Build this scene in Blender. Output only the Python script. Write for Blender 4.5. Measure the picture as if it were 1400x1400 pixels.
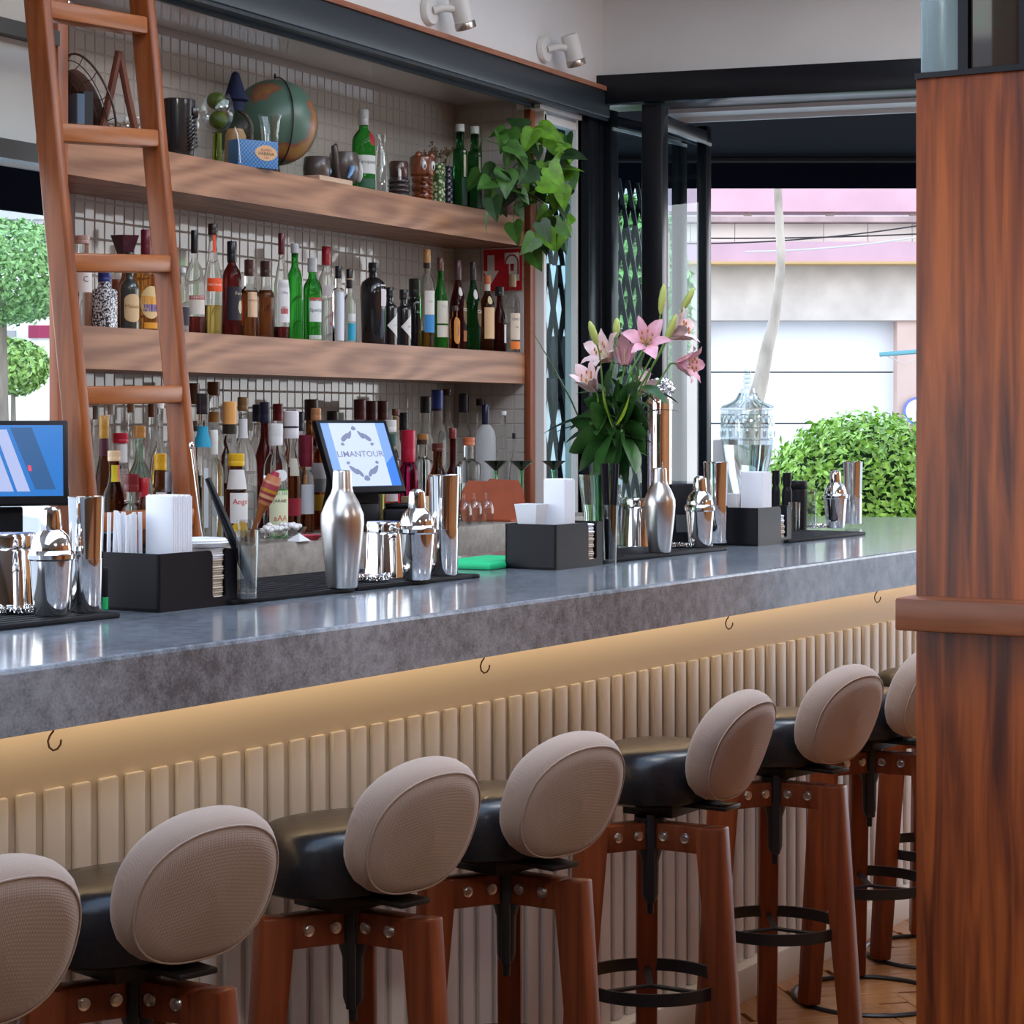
import bpy, bmesh, math, random
import numpy as np
from mathutils import Vector, Matrix, Euler
PI = math.pi
rnd = random.Random(7)
# ------------------------------------------------------------------ camera, world, light, exposure
for o in list(bpy.data.objects): bpy.data.objects.remove(o)
S = bpy.context.scene
COL = S.collection
ZC, FP, HY = 1.48, 3000.0, 576.0          # eye height, focal length and horizon of the photo (1400 px frame)
TH = math.radians(27.02)                  # angle between the view axis and the back shelf (+x)
SN, CS = math.sin(TH), math.cos(TH)
cd = bpy.data.cameras.new('camera'); cam = bpy.data.objects.new('camera', cd); COL.objects.link(cam)
cd.sensor_width = 36; cd.lens = FP / 1400 * 36; cd.shift_y = (HY - 700) / 1400; cd.clip_end = 200
cam.location = (0, 0, ZC); cam.rotation_euler = (PI / 2, 0, math.atan2(SN, CS) - PI / 2)
S.camera = cam
S.view_settings.view_transform = 'Standard'; S.view_settings.look = 'None'
S.view_settings.gamma = 1; S.view_settings.use_curve_mapping = False
S.view_settings.exposure = 0.6
W = bpy.data.worlds.new('sky'); S.world = W; W.use_nodes = True
nt = W.node_tree; nt.nodes.clear()
wo = nt.nodes.new('ShaderNodeOutputWorld'); wb = nt.nodes.new('ShaderNodeBackground')
tc = nt.nodes.new('ShaderNodeTexCoord'); sx = nt.nodes.new('ShaderNodeSeparateXYZ'); cr = nt.nodes.new('ShaderNodeValToRGB')
cr.color_ramp.elements[0].position = 0.0; cr.color_ramp.elements[0].color = (0.95, 0.97, 1, 1)
cr.color_ramp.elements[1].position = 1.0; cr.color_ramp.elements[1].color = (0.46, 0.66, 1.0, 1)
nt.links.new(tc.outputs['Generated'], sx.inputs[0]); nt.links.new(sx.outputs['Z'], cr.inputs[0])
nt.links.new(cr.outputs[0], wb.inputs[0]); nt.links.new(wb.outputs[0], wo.inputs[0])
wb.inputs[1].default_value = 2.4

def lamp(name, kind, loc, energy, color=(1, 1, 1), size=1, size_y=None, direction=(0, 0, -1), angle=None):
    d = bpy.data.lights.new(name, kind); d.energy = energy; d.color = color
    if kind == 'AREA':
        d.size = size
        if size_y: d.shape = 'RECTANGLE'; d.size_y = size_y
    if angle: d.angle = angle
    o = bpy.data.objects.new(name, d); COL.objects.link(o); o.location = loc
    o.rotation_euler = Vector(direction).to_track_quat('-Z', 'Y').to_euler()
    return o

# ------------------------------------------------------------------ frames of reference
def RF(R, F): return (SN * R + CS * F, -CS * R + SN * F)            # right / forward -> world x, y
def fwd(x, y): return CS * x + SN * y
def px_F(px, F): return RF((px - 700) / FP * F, F)
def px_y(px, y):                                                     # point of the sight line px on the plane y
    r = (px - 700) / FP
    return y * (CS + SN * r) / (SN - CS * r), y
def px_z(px, py, z):                                                 # point of the sight line on the level z
    return px_F(px, FP * (ZC - z) / (py - HY))
def zat(py, x, y): return ZC - (py - HY) * fwd(x, y) / FP
CT = math.radians(32.05)                                             # the counter runs 5 degrees off the back shelf
DC = Vector(RF(math.sin(CT), math.cos(CT))); DN = Vector(RF(-math.cos(CT), math.sin(CT)))
CROT = math.atan2(DC.y, DC.x)
def UV(u, v):
    p = DC * u + DN * v; return (p.x, p.y)
def px_v(px, v):
    r = (px - 700) / FP; s, c = math.sin(CT), math.cos(CT)
    return v * (c + s * r) / (s - c * r)
ZT = 1.13      # counter top
ZB = 1.136     # back bar top
ZM, ZU = 1.74, 2.255   # tops of the two shelves

# ------------------------------------------------------------------ materials
MATS = {}
def nodes(m):
    m.use_nodes = True; t = m.node_tree
    return t, t.nodes.get('Principled BSDF')
def P(name, col=(0.8, 0.8, 0.8), rough=0.5, metal=0, trans=0, ior=1.45, emit=None, es=0, coat=0, spec=0.5, noise=None, bump=0, alpha=1, sheen=0):
    """principled material; noise=(scale, amount, (sx,sy,sz)) varies the colour, bump adds relief"""
    if name in MATS: return MATS[name]
    m = bpy.data.materials.new(name); t, b = nodes(m)
    b.inputs['Base Color'].default_value = (*col, 1); b.inputs['Roughness'].default_value = rough
    b.inputs['Metallic'].default_value = metal; b.inputs['Transmission Weight'].default_value = trans
    b.inputs['IOR'].default_value = ior; b.inputs['Coat Weight'].default_value = coat
    b.inputs['Specular IOR Level'].default_value = spec; b.inputs['Sheen Weight'].default_value = sheen
    if emit: b.inputs['Emission Color'].default_value = (*emit, 1); b.inputs['Emission Strength'].default_value = es
    if noise:
        sc, am, st = noise
        tc = t.nodes.new('ShaderNodeTexCoord'); mp = t.nodes.new('ShaderNodeMapping'); n = t.nodes.new('ShaderNodeTexNoise')
        mp.inputs['Scale'].default_value = st; n.inputs['Scale'].default_value = sc; n.inputs['Detail'].default_value = 6
        r = t.nodes.new('ShaderNodeValToRGB')
        r.color_ramp.elements[0].position = 0.3; r.color_ramp.elements[1].position = 0.7
        r.color_ramp.elements[0].color = (*[c * (1 - am) for c in col], 1); r.color_ramp.elements[1].color = (*[min(1, c * (1 + am)) for c in col], 1)
        t.links.new(tc.outputs['Object'], mp.inputs[0]); t.links.new(mp.outputs[0], n.inputs[0])
        t.links.new(n.outputs[0], r.inputs[0]); t.links.new(r.outputs[0], b.inputs['Base Color'])
        if bump:
            bp = t.nodes.new('ShaderNodeBump'); bp.inputs['Strength'].default_value = bump; bp.inputs['Distance'].default_value = 0.01
            t.links.new(n.outputs[0], bp.inputs['Height']); t.links.new(bp.outputs[0], b.inputs['Normal'])
    MATS[name] = m
    return m
def wood(name, c0, c1, axis=0, scale=6, rough=0.35, ring=0.0, c2=None):
    """grain stretched along one axis; ring > 0 adds cathedral figure"""
    if name in MATS: return MATS[name]
    m = bpy.data.materials.new(name); t, b = nodes(m); b.inputs['Roughness'].default_value = rough; b.inputs['Specular IOR Level'].default_value = 0.28
    tc = t.nodes.new('ShaderNodeTexCoord'); mp = t.nodes.new('ShaderNodeMapping')
    st = [9.0, 9.0, 9.0]; st[axis] = 0.55
    mp.inputs['Scale'].default_value = st
    n = t.nodes.new('ShaderNodeTexNoise'); n.inputs['Scale'].default_value = scale; n.inputs['Detail'].default_value = 7; n.inputs['Distortion'].default_value = 0.5
    t.links.new(tc.outputs['Object'], mp.inputs[0]); t.links.new(mp.outputs[0], n.inputs[0])
    r = t.nodes.new('ShaderNodeValToRGB'); r.color_ramp.elements[0].position = 0.3; r.color_ramp.elements[1].position = 0.7
    r.color_ramp.elements[0].color = (*c0, 1); r.color_ramp.elements[1].color = (*c1, 1)
    if c2: e = r.color_ramp.elements.new(0.5); e.color = (*c2, 1)
    src = n.outputs[0]
    if ring:
        mp2 = t.nodes.new('ShaderNodeMapping'); s2 = [2.6, 2.6, 2.6]; s2[axis] = 0.5; mp2.inputs['Scale'].default_value = s2
        n2 = t.nodes.new('ShaderNodeTexNoise'); n2.inputs['Scale'].default_value = 1.3; n2.inputs['Detail'].default_value = 0.6
        t.links.new(tc.outputs['Object'], mp2.inputs[0]); t.links.new(mp2.outputs[0], n2.inputs[0])
        ml = t.nodes.new('ShaderNodeMath'); ml.operation = 'MULTIPLY'; ml.inputs[1].default_value = 95
        fr = t.nodes.new('ShaderNodeMath'); fr.operation = 'SINE'
        t.links.new(n2.outputs[0], ml.inputs[0]); t.links.new(ml.outputs[0], fr.inputs[0])
        mx = t.nodes.new('ShaderNodeMix'); mx.data_type = 'FLOAT'; mx.inputs[0].default_value = ring
        hf = t.nodes.new('ShaderNodeMath'); hf.operation = 'MULTIPLY_ADD'; hf.inputs[1].default_value = 0.5; hf.inputs[2].default_value = 0.5
        t.links.new(fr.outputs[0], hf.inputs[0]); t.links.new(n.outputs[0], mx.inputs[2]); t.links.new(hf.outputs[0], mx.inputs[3]); src = mx.outputs[0]
    t.links.new(src, r.inputs[0]); t.links.new(r.outputs[0], b.inputs['Base Color'])
    MATS[name] = m
    return m
def pane_glass(name='pane_glass', tint=(0.75, 0.87, 0.88), refl=0.12):
    if name in MATS: return MATS[name]
    m = bpy.data.materials.new(name); m.use_nodes = True; t = m.node_tree; t.nodes.clear()
    o = t.nodes.new('ShaderNodeOutputMaterial'); mx = t.nodes.new('ShaderNodeMixShader'); tr = t.nodes.new('ShaderNodeBsdfTransparent')
    gl = t.nodes.new('ShaderNodeBsdfGlossy'); fr = t.nodes.new('ShaderNodeFresnel'); fr.inputs[0].default_value = 1.5
    ad = t.nodes.new('ShaderNodeMath'); ad.operation = 'ADD'; ad.inputs[1].default_value = refl
    tr.inputs[0].default_value = (*[c ** 0.5 for c in tint], 1); gl.inputs['Roughness'].default_value = 0.02; gl.inputs[0].default_value = (0.9, 0.95, 0.95, 1)
    ge = t.nodes.new('ShaderNodeNewGeometry'); iv = t.nodes.new('ShaderNodeMath'); iv.operation = 'SUBTRACT'; iv.inputs[0].default_value = 1.0
    mu = t.nodes.new('ShaderNodeMath'); mu.operation = 'MULTIPLY'        # only the outer face reflects
    t.links.new(ge.outputs['Backfacing'], iv.inputs[1]); t.links.new(fr.outputs[0], ad.inputs[0])
    t.links.new(ad.outputs[0], mu.inputs[0]); t.links.new(iv.outputs[0], mu.inputs[1]); t.links.new(mu.outputs[0], mx.inputs[0])
    t.links.new(tr.outputs[0], mx.inputs[1]); t.links.new(gl.outputs[0], mx.inputs[2]); t.links.new(mx.outputs[0], o.inputs[0])
    MATS[name] = m
    return m
def pattern(name, c0, c1, kind='VORONOI', scale=60, rough=0.3, edge=0.5, st=(1, 1, 1)):
    if name in MATS: return MATS[name]
    m = bpy.data.materials.new(name); t, b = nodes(m); b.inputs['Roughness'].default_value = rough
    tc = t.nodes.new('ShaderNodeTexCoord'); mp = t.nodes.new('ShaderNodeMapping'); mp.inputs['Scale'].default_value = st
    if kind == 'VORONOI': n = t.nodes.new('ShaderNodeTexVoronoi')
    elif kind == 'CHECK': n = t.nodes.new('ShaderNodeTexChecker')
    else: n = t.nodes.new('ShaderNodeTexNoise'); n.inputs['Detail'].default_value = 3
    n.inputs['Scale'].default_value = scale
    r = t.nodes.new('ShaderNodeValToRGB'); r.color_ramp.interpolation = 'EASE'
    r.color_ramp.elements[0].position = edge - 0.06; r.color_ramp.elements[1].position = edge + 0.06
    r.color_ramp.elements[0].color = (*c0, 1); r.color_ramp.elements[1].color = (*c1, 1)
    t.links.new(tc.outputs['Object'], mp.inputs[0]); t.links.new(mp.outputs[0], n.inputs['Vector'])
    t.links.new(n.outputs['Distance' if kind == 'VORONOI' else ('Fac' if kind == 'CHECK' else 0)], r.inputs[0]); t.links.new(r.outputs[0], b.inputs['Base Color'])
    MATS[name] = m
    return m
def glass(name, col, ior=1.3, rough=0.02): return P(name, col, rough, 0, 1.0, ior)

M_STEEL = P('polished_steel', (0.78, 0.77, 0.76), 0.07, 1)
M_BRUSH = P('brushed_steel', (0.62, 0.60, 0.58), 0.28, 1)
M_CHROME = P('chrome', (0.85, 0.85, 0.87), 0.04, 1)
M_BLACK = P('black_plastic', (0.007, 0.007, 0.010), 0.4, spec=0.25)
M_BMETAL = P('black_metal', (0.012, 0.011, 0.012), 0.4)
M_RUBBER = P('black_rubber', (0.008, 0.008, 0.010), 0.6, spec=0.25)
M_DFRAME = P('dark_frame_paint', (0.007, 0.008, 0.012), 0.3, spec=0.35)
M_BEAM = P('blue_black_steel', (0.035, 0.045, 0.055), 0.35, 0.2)
M_WHITE = P('white_wall_paint', (0.80, 0.80, 0.80), 0.7, noise=(3, 0.03, (1, 1, 1)))
M_CREAM = P('cream_panel_paint', (0.66, 0.60, 0.52), 0.55)
M_SLAT = P('cream_slat_paint', (0.70, 0.67, 0.655), 0.45, noise=(5, 0.06, (1, 1, 0.3)))
M_TILE = P('white_glazed_tile', (0.49, 0.46, 0.42), 0.07, coat=0.3)
M_GROUT = P('grey_grout', (0.42, 0.385, 0.355), 0.9)
M_WOOD = wood('oiled_shelf_wood', (0.25, 0.105, 0.052), (0.46, 0.225, 0.12), 0, 5, 0.38, 0.31)
M_LADDER = wood('orange_ladder_wood', (0.17, 0.040, 0.010), (0.33, 0.090, 0.022), 2, 5, 0.3)
M_RUNG = wood('orange_rung_wood', (0.28, 0.082, 0.022), (0.40, 0.135, 0.040), 0, 5, 0.3)
M_PILLAR = wood('striped_pillar_wood', (0.055, 0.010, 0.003), (0.36, 0.085, 0.015), 2, 5.0, 0.35, 0.0, (0.20, 0.042, 0.009))
M_LEDGE = wood('ledge_wood', (0.15, 0.045, 0.018), (0.30, 0.10, 0.045), 1, 4, 0.35)
M_STOOLW = wood('red_brown_stool_wood', (0.11, 0.022, 0.008), (0.24, 0.056, 0.018), 2, 4, 0.3)
M_FLOORW = wood('oak_floor_wood', (0.24, 0.095, 0.03), (0.44, 0.20, 0.075), 0, 5, 0.3)
M_LEATHER = P('black_leather', (0.012, 0.012, 0.014), 0.28, noise=(90, 0.3, (1, 1, 1)), bump=0.06)
M_PAPER = P('white_paper', (0.82, 0.82, 0.84), 0.8)
M_PLAST = P('translucent_white_plastic', (0.85, 0.86, 0.9), 0.45)
M_CARD = P('coaster_card', (0.60, 0.50, 0.40), 0.8)
M_CLEAR = glass('clear_glass', (0.97, 0.98, 0.98), 1.18)
M_THINCLEAR = pane_glass('thin_clear_glass', (0.93, 0.95, 0.95), 0.05)
M_CORK = P('cork', (0.36, 0.20, 0.10), 0.8, noise=(80, 0.2, (1, 1, 1)))
M_LEAF = P('lily_leaf', (0.034, 0.105, 0.022), 0.35, noise=(20, 0.35, (1, 1, 1)))

def concrete(name, c0, c1, rough=0.25, sc=38, coat=0.0):
    if name in MATS: return MATS[name]
    m = bpy.data.materials.new(name); t, b = nodes(m); b.inputs['Roughness'].default_value = rough; b.inputs['Coat Weight'].default_value = coat; b.inputs['Coat Roughness'].default_value = 0.09
    tc = t.nodes.new('ShaderNodeTexCoord'); n = t.nodes.new('ShaderNodeTexNoise'); n.inputs['Scale'].default_value = sc; n.inputs['Detail'].default_value = 9
    n2 = t.nodes.new('ShaderNodeTexNoise'); n2.inputs['Scale'].default_value = 3.5; n2.inputs['Detail'].default_value = 4
    n3 = t.nodes.new('ShaderNodeTexNoise'); n3.inputs['Scale'].default_value = 220
    ma = t.nodes.new('ShaderNodeMath'); ma.operation = 'MULTIPLY_ADD'; ma.inputs[1].default_value = 0.5
    mb = t.nodes.new('ShaderNodeMath'); mb.operation = 'MULTIPLY_ADD'; mb.inputs[1].default_value = 0.35
    for q in (n, n2, n3): t.links.new(tc.outputs['Object'], q.inputs[0])
    t.links.new(n.outputs[0], ma.inputs[0]); t.links.new(n3.outputs[0], mb.inputs[0])
    ms = t.nodes.new('ShaderNodeMath'); ms.operation = 'MULTIPLY'; ms.inputs[1].default_value = 0.5
    t.links.new(n2.outputs[0], ms.inputs[0]); t.links.new(ms.outputs[0], mb.inputs[2]); t.links.new(mb.outputs[0], ma.inputs[2])
    r = t.nodes.new('ShaderNodeValToRGB'); r.color_ramp.elements[0].position = 0.52; r.color_ramp.elements[1].position = 0.84
    r.color_ramp.elements[0].color = (*c0, 1); r.color_ramp.elements[1].color = (*c1, 1)
    t.links.new(ma.outputs[0], r.inputs[0]); t.links.new(r.outputs[0], b.inputs['Base Color'])
    bp = t.nodes.new('ShaderNodeBump'); bp.inputs['Strength'].default_value = 0.05; bp.inputs['Distance'].default_value = 0.004
    t.links.new(n.outputs[0], bp.inputs['Height']); t.links.new(bp.outputs[0], b.inputs['Normal'])
    MATS[name] = m
    return m
M_COUNTER = concrete('polished_concrete', (0.11, 0.122, 0.14), (0.34, 0.375, 0.42), 0.15, coat=0.35)
M_BBCONC = concrete('raw_concrete', (0.20, 0.17, 0.14), (0.40, 0.35, 0.30), 0.6)

def fabric(name, col):
    if name in MATS: return MATS[name]
    m = bpy.data.materials.new(name); t, b = nodes(m); b.inputs['Roughness'].default_value = 0.9; b.inputs['Sheen Weight'].default_value = 0.3
    tc = t.nodes.new('ShaderNodeTexCoord')
    hs = []
    for rot, bd in ((0.0, 'X'), (-PI / 4, 'Y')):
        mp = t.nodes.new('ShaderNodeMapping'); mp.inputs['Rotation'].default_value = (rot, 0, 0)
        w = t.nodes.new('ShaderNodeTexWave'); w.inputs['Scale'].default_value = 120; w.bands_direction = bd
        t.links.new(tc.outputs['Object'], mp.inputs[0]); t.links.new(mp.outputs[0], w.inputs[0]); hs.append(w)
    mu = t.nodes.new('ShaderNodeMath'); mu.operation = 'MULTIPLY'
    t.links.new(hs[0].outputs['Fac'], mu.inputs[0]); t.links.new(hs[1].outputs['Fac'], mu.inputs[1])
    r = t.nodes.new('ShaderNodeValToRGB'); r.color_ramp.elements[0].color = (*[c * 0.92 for c in col], 1); r.color_ramp.elements[1].color = (*[min(1, c * 1.06) for c in col], 1)
    t.links.new(mu.outputs[0], r.inputs[0]); t.links.new(r.outputs[0], b.inputs['Base Color'])
    bp = t.nodes.new('ShaderNodeBump'); bp.inputs['Strength'].default_value = 0.22; bp.inputs['Distance'].default_value = 0.0015
    t.links.new(mu.outputs[0], bp.inputs['Height']); t.links.new(bp.outputs[0], b.inputs['Normal'])
    MATS[name] = m
    return m
M_FABRIC = fabric('taupe_woven_fabric', (0.42, 0.31, 0.245))

# ------------------------------------------------------------------ mesh building
class MB:
    def __init__(s): s.v = []; s.f = []
    def add(s, vs, fs, M=None):
        k = len(s.v)
        s.v += [tuple(M @ Vector(p)) if M is not None else tuple(p) for p in vs]
        s.f += [tuple(i + k for i in f) for f in fs]
        return s
    def box(s, c, d, M=None, rz=0):
        x, y, z = d[0] / 2, d[1] / 2, d[2] / 2
        T = Matrix.Translation(c) @ Matrix.Rotation(rz, 4, 'Z')
        if M is not None: T = M @ T
        return s.add([(-x, -y, -z), (x, -y, -z), (x, y, -z), (-x, y, -z), (-x, -y, z), (x, -y, z), (x, y, z), (-x, y, z)],
                     [(0, 3, 2, 1), (4, 5, 6, 7), (0, 1, 5, 4), (1, 2, 6, 5), (2, 3, 7, 6), (3, 0, 4, 7)], T)
    def bevbox(s, c, d, b=0.004, M=None, rz=0, seg=2):
        bm = bmesh.new(); bmesh.ops.create_cube(bm, size=1)
        bmesh.ops.scale(bm, vec=d, verts=bm.verts)
        bmesh.ops.bevel(bm, geom=list(bm.edges), offset=min(b, min(d) * 0.49), segments=seg, profile=0.5, affect='EDGES')
        T = Matrix.Translation(c) @ Matrix.Rotation(rz, 4, 'Z')
        if M is not None: T = M @ T
        bm.verts.index_update()
        s.add([v.co.copy() for v in bm.verts], [[v.index for v in f.verts] for f in bm.faces], T); bm.free()
        return s
    def lathe(s, prof, n=24, M=None, power=2.0, closed=True):
        """profile of (radius, z); power > 2 makes the plan squarer"""
        vs, fs = [], []
        m = len(prof)
        for r, z in prof:
            for k in range(n):
                a = 2 * PI * k / n; q = sup(a, power)
                vs.append((r * q * math.cos(a), r * q * math.sin(a), z))
        for i in range(m - 1):
            for k in range(n):
                fs.append((i * n + k, i * n + (k + 1) % n, (i + 1) * n + (k + 1) % n, (i + 1) * n + k))
        if closed:
            if prof[0][0] > 1e-5: fs.append(tuple(range(n - 1, -1, -1)))
            if prof[-1][0] > 1e-5: fs.append(tuple(range((m - 1) * n, m * n)))
        return s.add(vs, fs, M)
    def tube(s, pts, r, n=8, closed=False, M=None, flat=None):
        pts = [Vector(p) for p in pts]; N = len(pts)
        rs = r if isinstance(r, (list, tuple)) else [r] * N
        vs, fs = [], []
        up = Vector((0, 0, 1)); prev = None
        for i, p in enumerate(pts):
            if closed: t = pts[(i + 1) % N] - pts[i - 1]
            else: t = pts[min(i + 1, N - 1)] - pts[max(i - 1, 0)]
            t = t.normalized() if t.length > 1e-9 else up
            if prev is None:
                a = t.cross(up)
                if a.length < 0.05: a = t.cross(Vector((1, 0, 0)))
                a.normalize()
            else:
                a = prev - t * prev.dot(t)
                a = a.normalized() if a.length > 1e-6 else t.orthogonal().normalized()
            prev = a; b = t.cross(a)
            for k in range(n):
                q = 2 * PI * (k + 0.5) / n
                ca, cb = math.cos(q) * rs[i], math.sin(q) * rs[i]
                if flat: ca *= flat[0]; cb *= flat[1]
                vs.append(tuple(p + a * ca + b * cb))
        for i in range(N if closed else N - 1):
            for k in range(n):
                j = (i + 1) % N
                fs.append((i * n + k, j * n + k, j * n + (k + 1) % n, i * n + (k + 1) % n)[::-1])
        if not closed:
            fs.append(tuple(range(n))); fs.append(tuple(range((N - 1) * n, N * n))[::-1])
        return s.add(vs, fs, M)
    def prism(s, poly, z0, z1, M=None):
        n = len(poly)
        vs = [(x, y, z0) for x, y in poly] + [(x, y, z1) for x, y in poly]
        fs = [tuple(range(n - 1, -1, -1)), tuple(range(n, 2 * n))] + [(i, (i + 1) % n, n + (i + 1) % n, n + i) for i in range(n)]
        return s.add(vs, fs, M)
    def ball(s, c, r, n=16, m=10, M=None):
        T = Matrix.Translation(c) @ Matrix.Diagonal((*((r,) * 3 if not hasattr(r, '__len__') else r), 1))
        if M is not None: T = M @ T
        return s.lathe([(max(1e-6, math.sin(PI * i / m)), -math.cos(PI * i / m)) for i in range(m + 1)], n, T, closed=False)
    def mesh(s, name, mat, angle=38):
        me = bpy.data.meshes.new(name); me.from_pydata(s.v, [], s.f); me.validate(); me.update()
        me.polygons.foreach_set('use_smooth', [True] * len(me.polygons))
        try: me.set_sharp_from_angle(angle=math.radians(angle))
        except Exception: pass
        if mat: me.materials.append(mat)
        return me
def sup(a, p):
    if p == 2.0: return 1.0
    return (abs(math.cos(a)) ** p + abs(math.sin(a)) ** p) ** (-1.0 / p)
def part(name, mb, mat, parent=None, loc=(0, 0, 0), rot=(0, 0, 0), angle=38, label=None, kind=None):
    me = mb.mesh(name, mat, angle) if isinstance(mb, MB) else mb
    o = bpy.data.objects.new(name, me); COL.objects.link(o); o.location = loc; o.rotation_euler = rot
    if parent: o.parent = parent
    if label: o['label'] = label
    if kind: o['kind'] = kind
    return o
def thing(name, label, cat, loc=(0, 0, 0), rz=0, group=None):
    o = bpy.data.objects.new(name, None); COL.objects.link(o); o.location = loc; o.rotation_euler = (0, 0, rz)
    o.empty_display_size = 0.05
    o['label'] = label; o['category'] = cat
    if group: o['group'] = group
    return o
def solo(name, mb, mat, label, cat, loc=(0, 0, 0), rot=(0, 0, 0), group=None, angle=38):
    o = part(name, mb, mat, None, loc, rot, angle); o['label'] = label; o['category'] = cat
    if group: o['group'] = group
    return o
def struct(name, mb, mat, loc=(0, 0, 0), rot=(0, 0, 0), parent=None):
    o = part(name, mb, mat, parent, loc, rot)
    if not parent: o['kind'] = 'structure'
    return o
KIDS = {}
def copy_tree(o, loc=None, rz=None, label=None, group=None, parent=None):
    c = o.copy(); COL.objects.link(c)
    if loc is not None: c.location = loc
    if rz is not None: c.rotation_euler = (c.rotation_euler[0], c.rotation_euler[1], rz)
    if label: c['label'] = label
    if group: c['group'] = group
    if parent: c.parent = parent
    for ch in list(o.children): copy_tree(ch, parent=c)
    return c
def rot_to(d):  # matrix whose z axis points along d
    return Vector(d).to_track_quat('Z', 'Y').to_matrix().to_4x4()
_txt = {}
def text_mesh(s, size, bold=False):
    if (s, size) in _txt: return _txt[(s, size)]
    cu = bpy.data.curves.new('text', 'FONT'); cu.body = s; cu.size = size; cu.align_x = 'CENTER'; cu.align_y = 'CENTER'; cu.resolution_u = 2
    if bold: cu.offset = size * 0.011
    o = bpy.data.objects.new('text', cu); COL.objects.link(o)
    dg = bpy.context.evaluated_depsgraph_get(); me = o.evaluated_get(dg).to_mesh()
    vs = [tuple(v.co) for v in me.vertices]; fs = [tuple(p.vertices) for p in me.polygons]
    o.evaluated_get(dg).to_mesh_clear(); bpy.data.objects.remove(o); bpy.data.curves.remove(cu)
    _txt[(s, size)] = (vs, fs)
    return vs, fs
# ------------------------------------------------------------------ the room
MC = Matrix(((SN, CS, 0, 0), (-CS, SN, 0, 0), (0, 0, 1, 0), (0, 0, 0, 1)))      # street frame: (right, forward, up) -> world
MCT = Matrix.Rotation(CROT, 4, 'Z')                                             # counter frame (u, v, up) -> world
KR, KF = 0.356, 8.74                                                            # inner corner of the two walls
WD = Vector(RF(0.9458, -0.3248)); WN = Vector((-WD.y, WD.x))                    # window wall direction, WN points out to the street
KC = Vector(RF(KR, KF))
MW = Matrix(((WD.x, WN.x, 0, KC.x), (WD.y, WN.y, 0, KC.y), (0, 0, 1, 0), (0, 0, 0, 1)))   # window wall frame (along, out, up)
# unseen skylight opening added over bar and stools for cool top light
struct('ceiling', MB().box((2.2, -1.85, 3.45), (12.0, 4.7, 0.1)).box((2.2, 3.65, 3.45), (12.0, 2.1, 0.1)).box((-2.4, 1.55, 3.45), (2.8, 2.1, 0.1)).box((7.7, 1.55, 3.45), (1.0, 2.1, 0.1)), M_WHITE)
for k_ in range(7): part('added_skylight_bar', MB().box((-0.4 + 1.25 * k_, 1.55, 3.45), (0.05, 2.1, 0.1)), M_DFRAME, bpy.data.objects['ceiling'])
struct('wall_front', MB().box((2.2, -3.95, 1.7), (12.0, 0.1, 3.4)), wood('panel_wall_wood', (0.30, 0.12, 0.05), (0.50, 0.24, 0.10), 2, 4, 0.5))
# unseen wood partition added at far right for warm reflections in the steel
struct('wall_reflector', MB().box((3.9, -2.2, 1.2), (0.08, 4.0, 2.4), MW), wood('reflector_wood', (0.38, 0.15, 0.05), (0.62, 0.29, 0.11), 2, 4, 0.4))
struct('wall_west', MB().box((-3.75, 0.2, 1.7), (0.1, 8.2, 3.4)), P('umber_wall_paint', (0.16, 0.11, 0.08), 0.8))
struct('floor', MB().box((2.2, 0.2, -0.055), (12.0, 8.2, 0.1)), P('floor_base', (0.10, 0.05, 0.025), 0.6))
wb_ = struct('wall_back', MB().prism([px_y(95, 4.055), (7.54, 4.055), (7.54, 4.165), px_y(95, 4.165)], 0, 3.4).box((6.06, 3.9, 3.1), (2.96, 0.3, 0.6)), M_GROUT)
struct('wall_header', MB().box((4.95, 3.70, 3.1), (6.0, 0.1, 0.6)), M_WHITE)
struct('trim_1', MB().bevbox((5.0, 3.665, 2.735), (5.9, 0.10, 0.104), 0.006).box((5.0, 3.712, 2.685), (5.9, 0.012, 0.03)).box((5.0, 3.63, 2.678), (5.9, 0.012, 0.012)), M_BEAM)
struct('trim_2', MB().box((5.0, 3.63, 2.796), (5.9, 0.045, 0.018)), wood('red_strip_wood', (0.30, 0.11, 0.06), (0.42, 0.19, 0.12), 0, 5))
struct('trim_3', MB().box((6.06, 3.88, 2.712), (2.86, 0.33, 0.02)), P('niche_ceiling_lacquer', (0.78, 0.74, 0.70), 0.10, coat=0.6))
ws_ = struct('wall_right', MB().box((7.487, 3.90, 1.9), (0.07, 0.31, 1.62)), M_GROUT)
struct('trim_4', MB().bevbox((7.471, 3.735, 1.9), (0.042, 0.03, 1.64), 0.003), wood('stile_wood', (0.20, 0.055, 0.025), (0.30, 0.09, 0.04), 2, 5))
struct('trim_5', MB().bevbox((4.676, 3.745, 1.65), (0.045, 0.03, 2.1), 0.003).prism([px_y(80, 3.74), px_y(90, 3.74), px_y(95, 4.17), px_y(86, 4.17)], 0.0, 2.7), wood('left_stile_wood', (0.30, 0.10, 0.05), (0.40, 0.15, 0.08), 2, 5))
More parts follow.
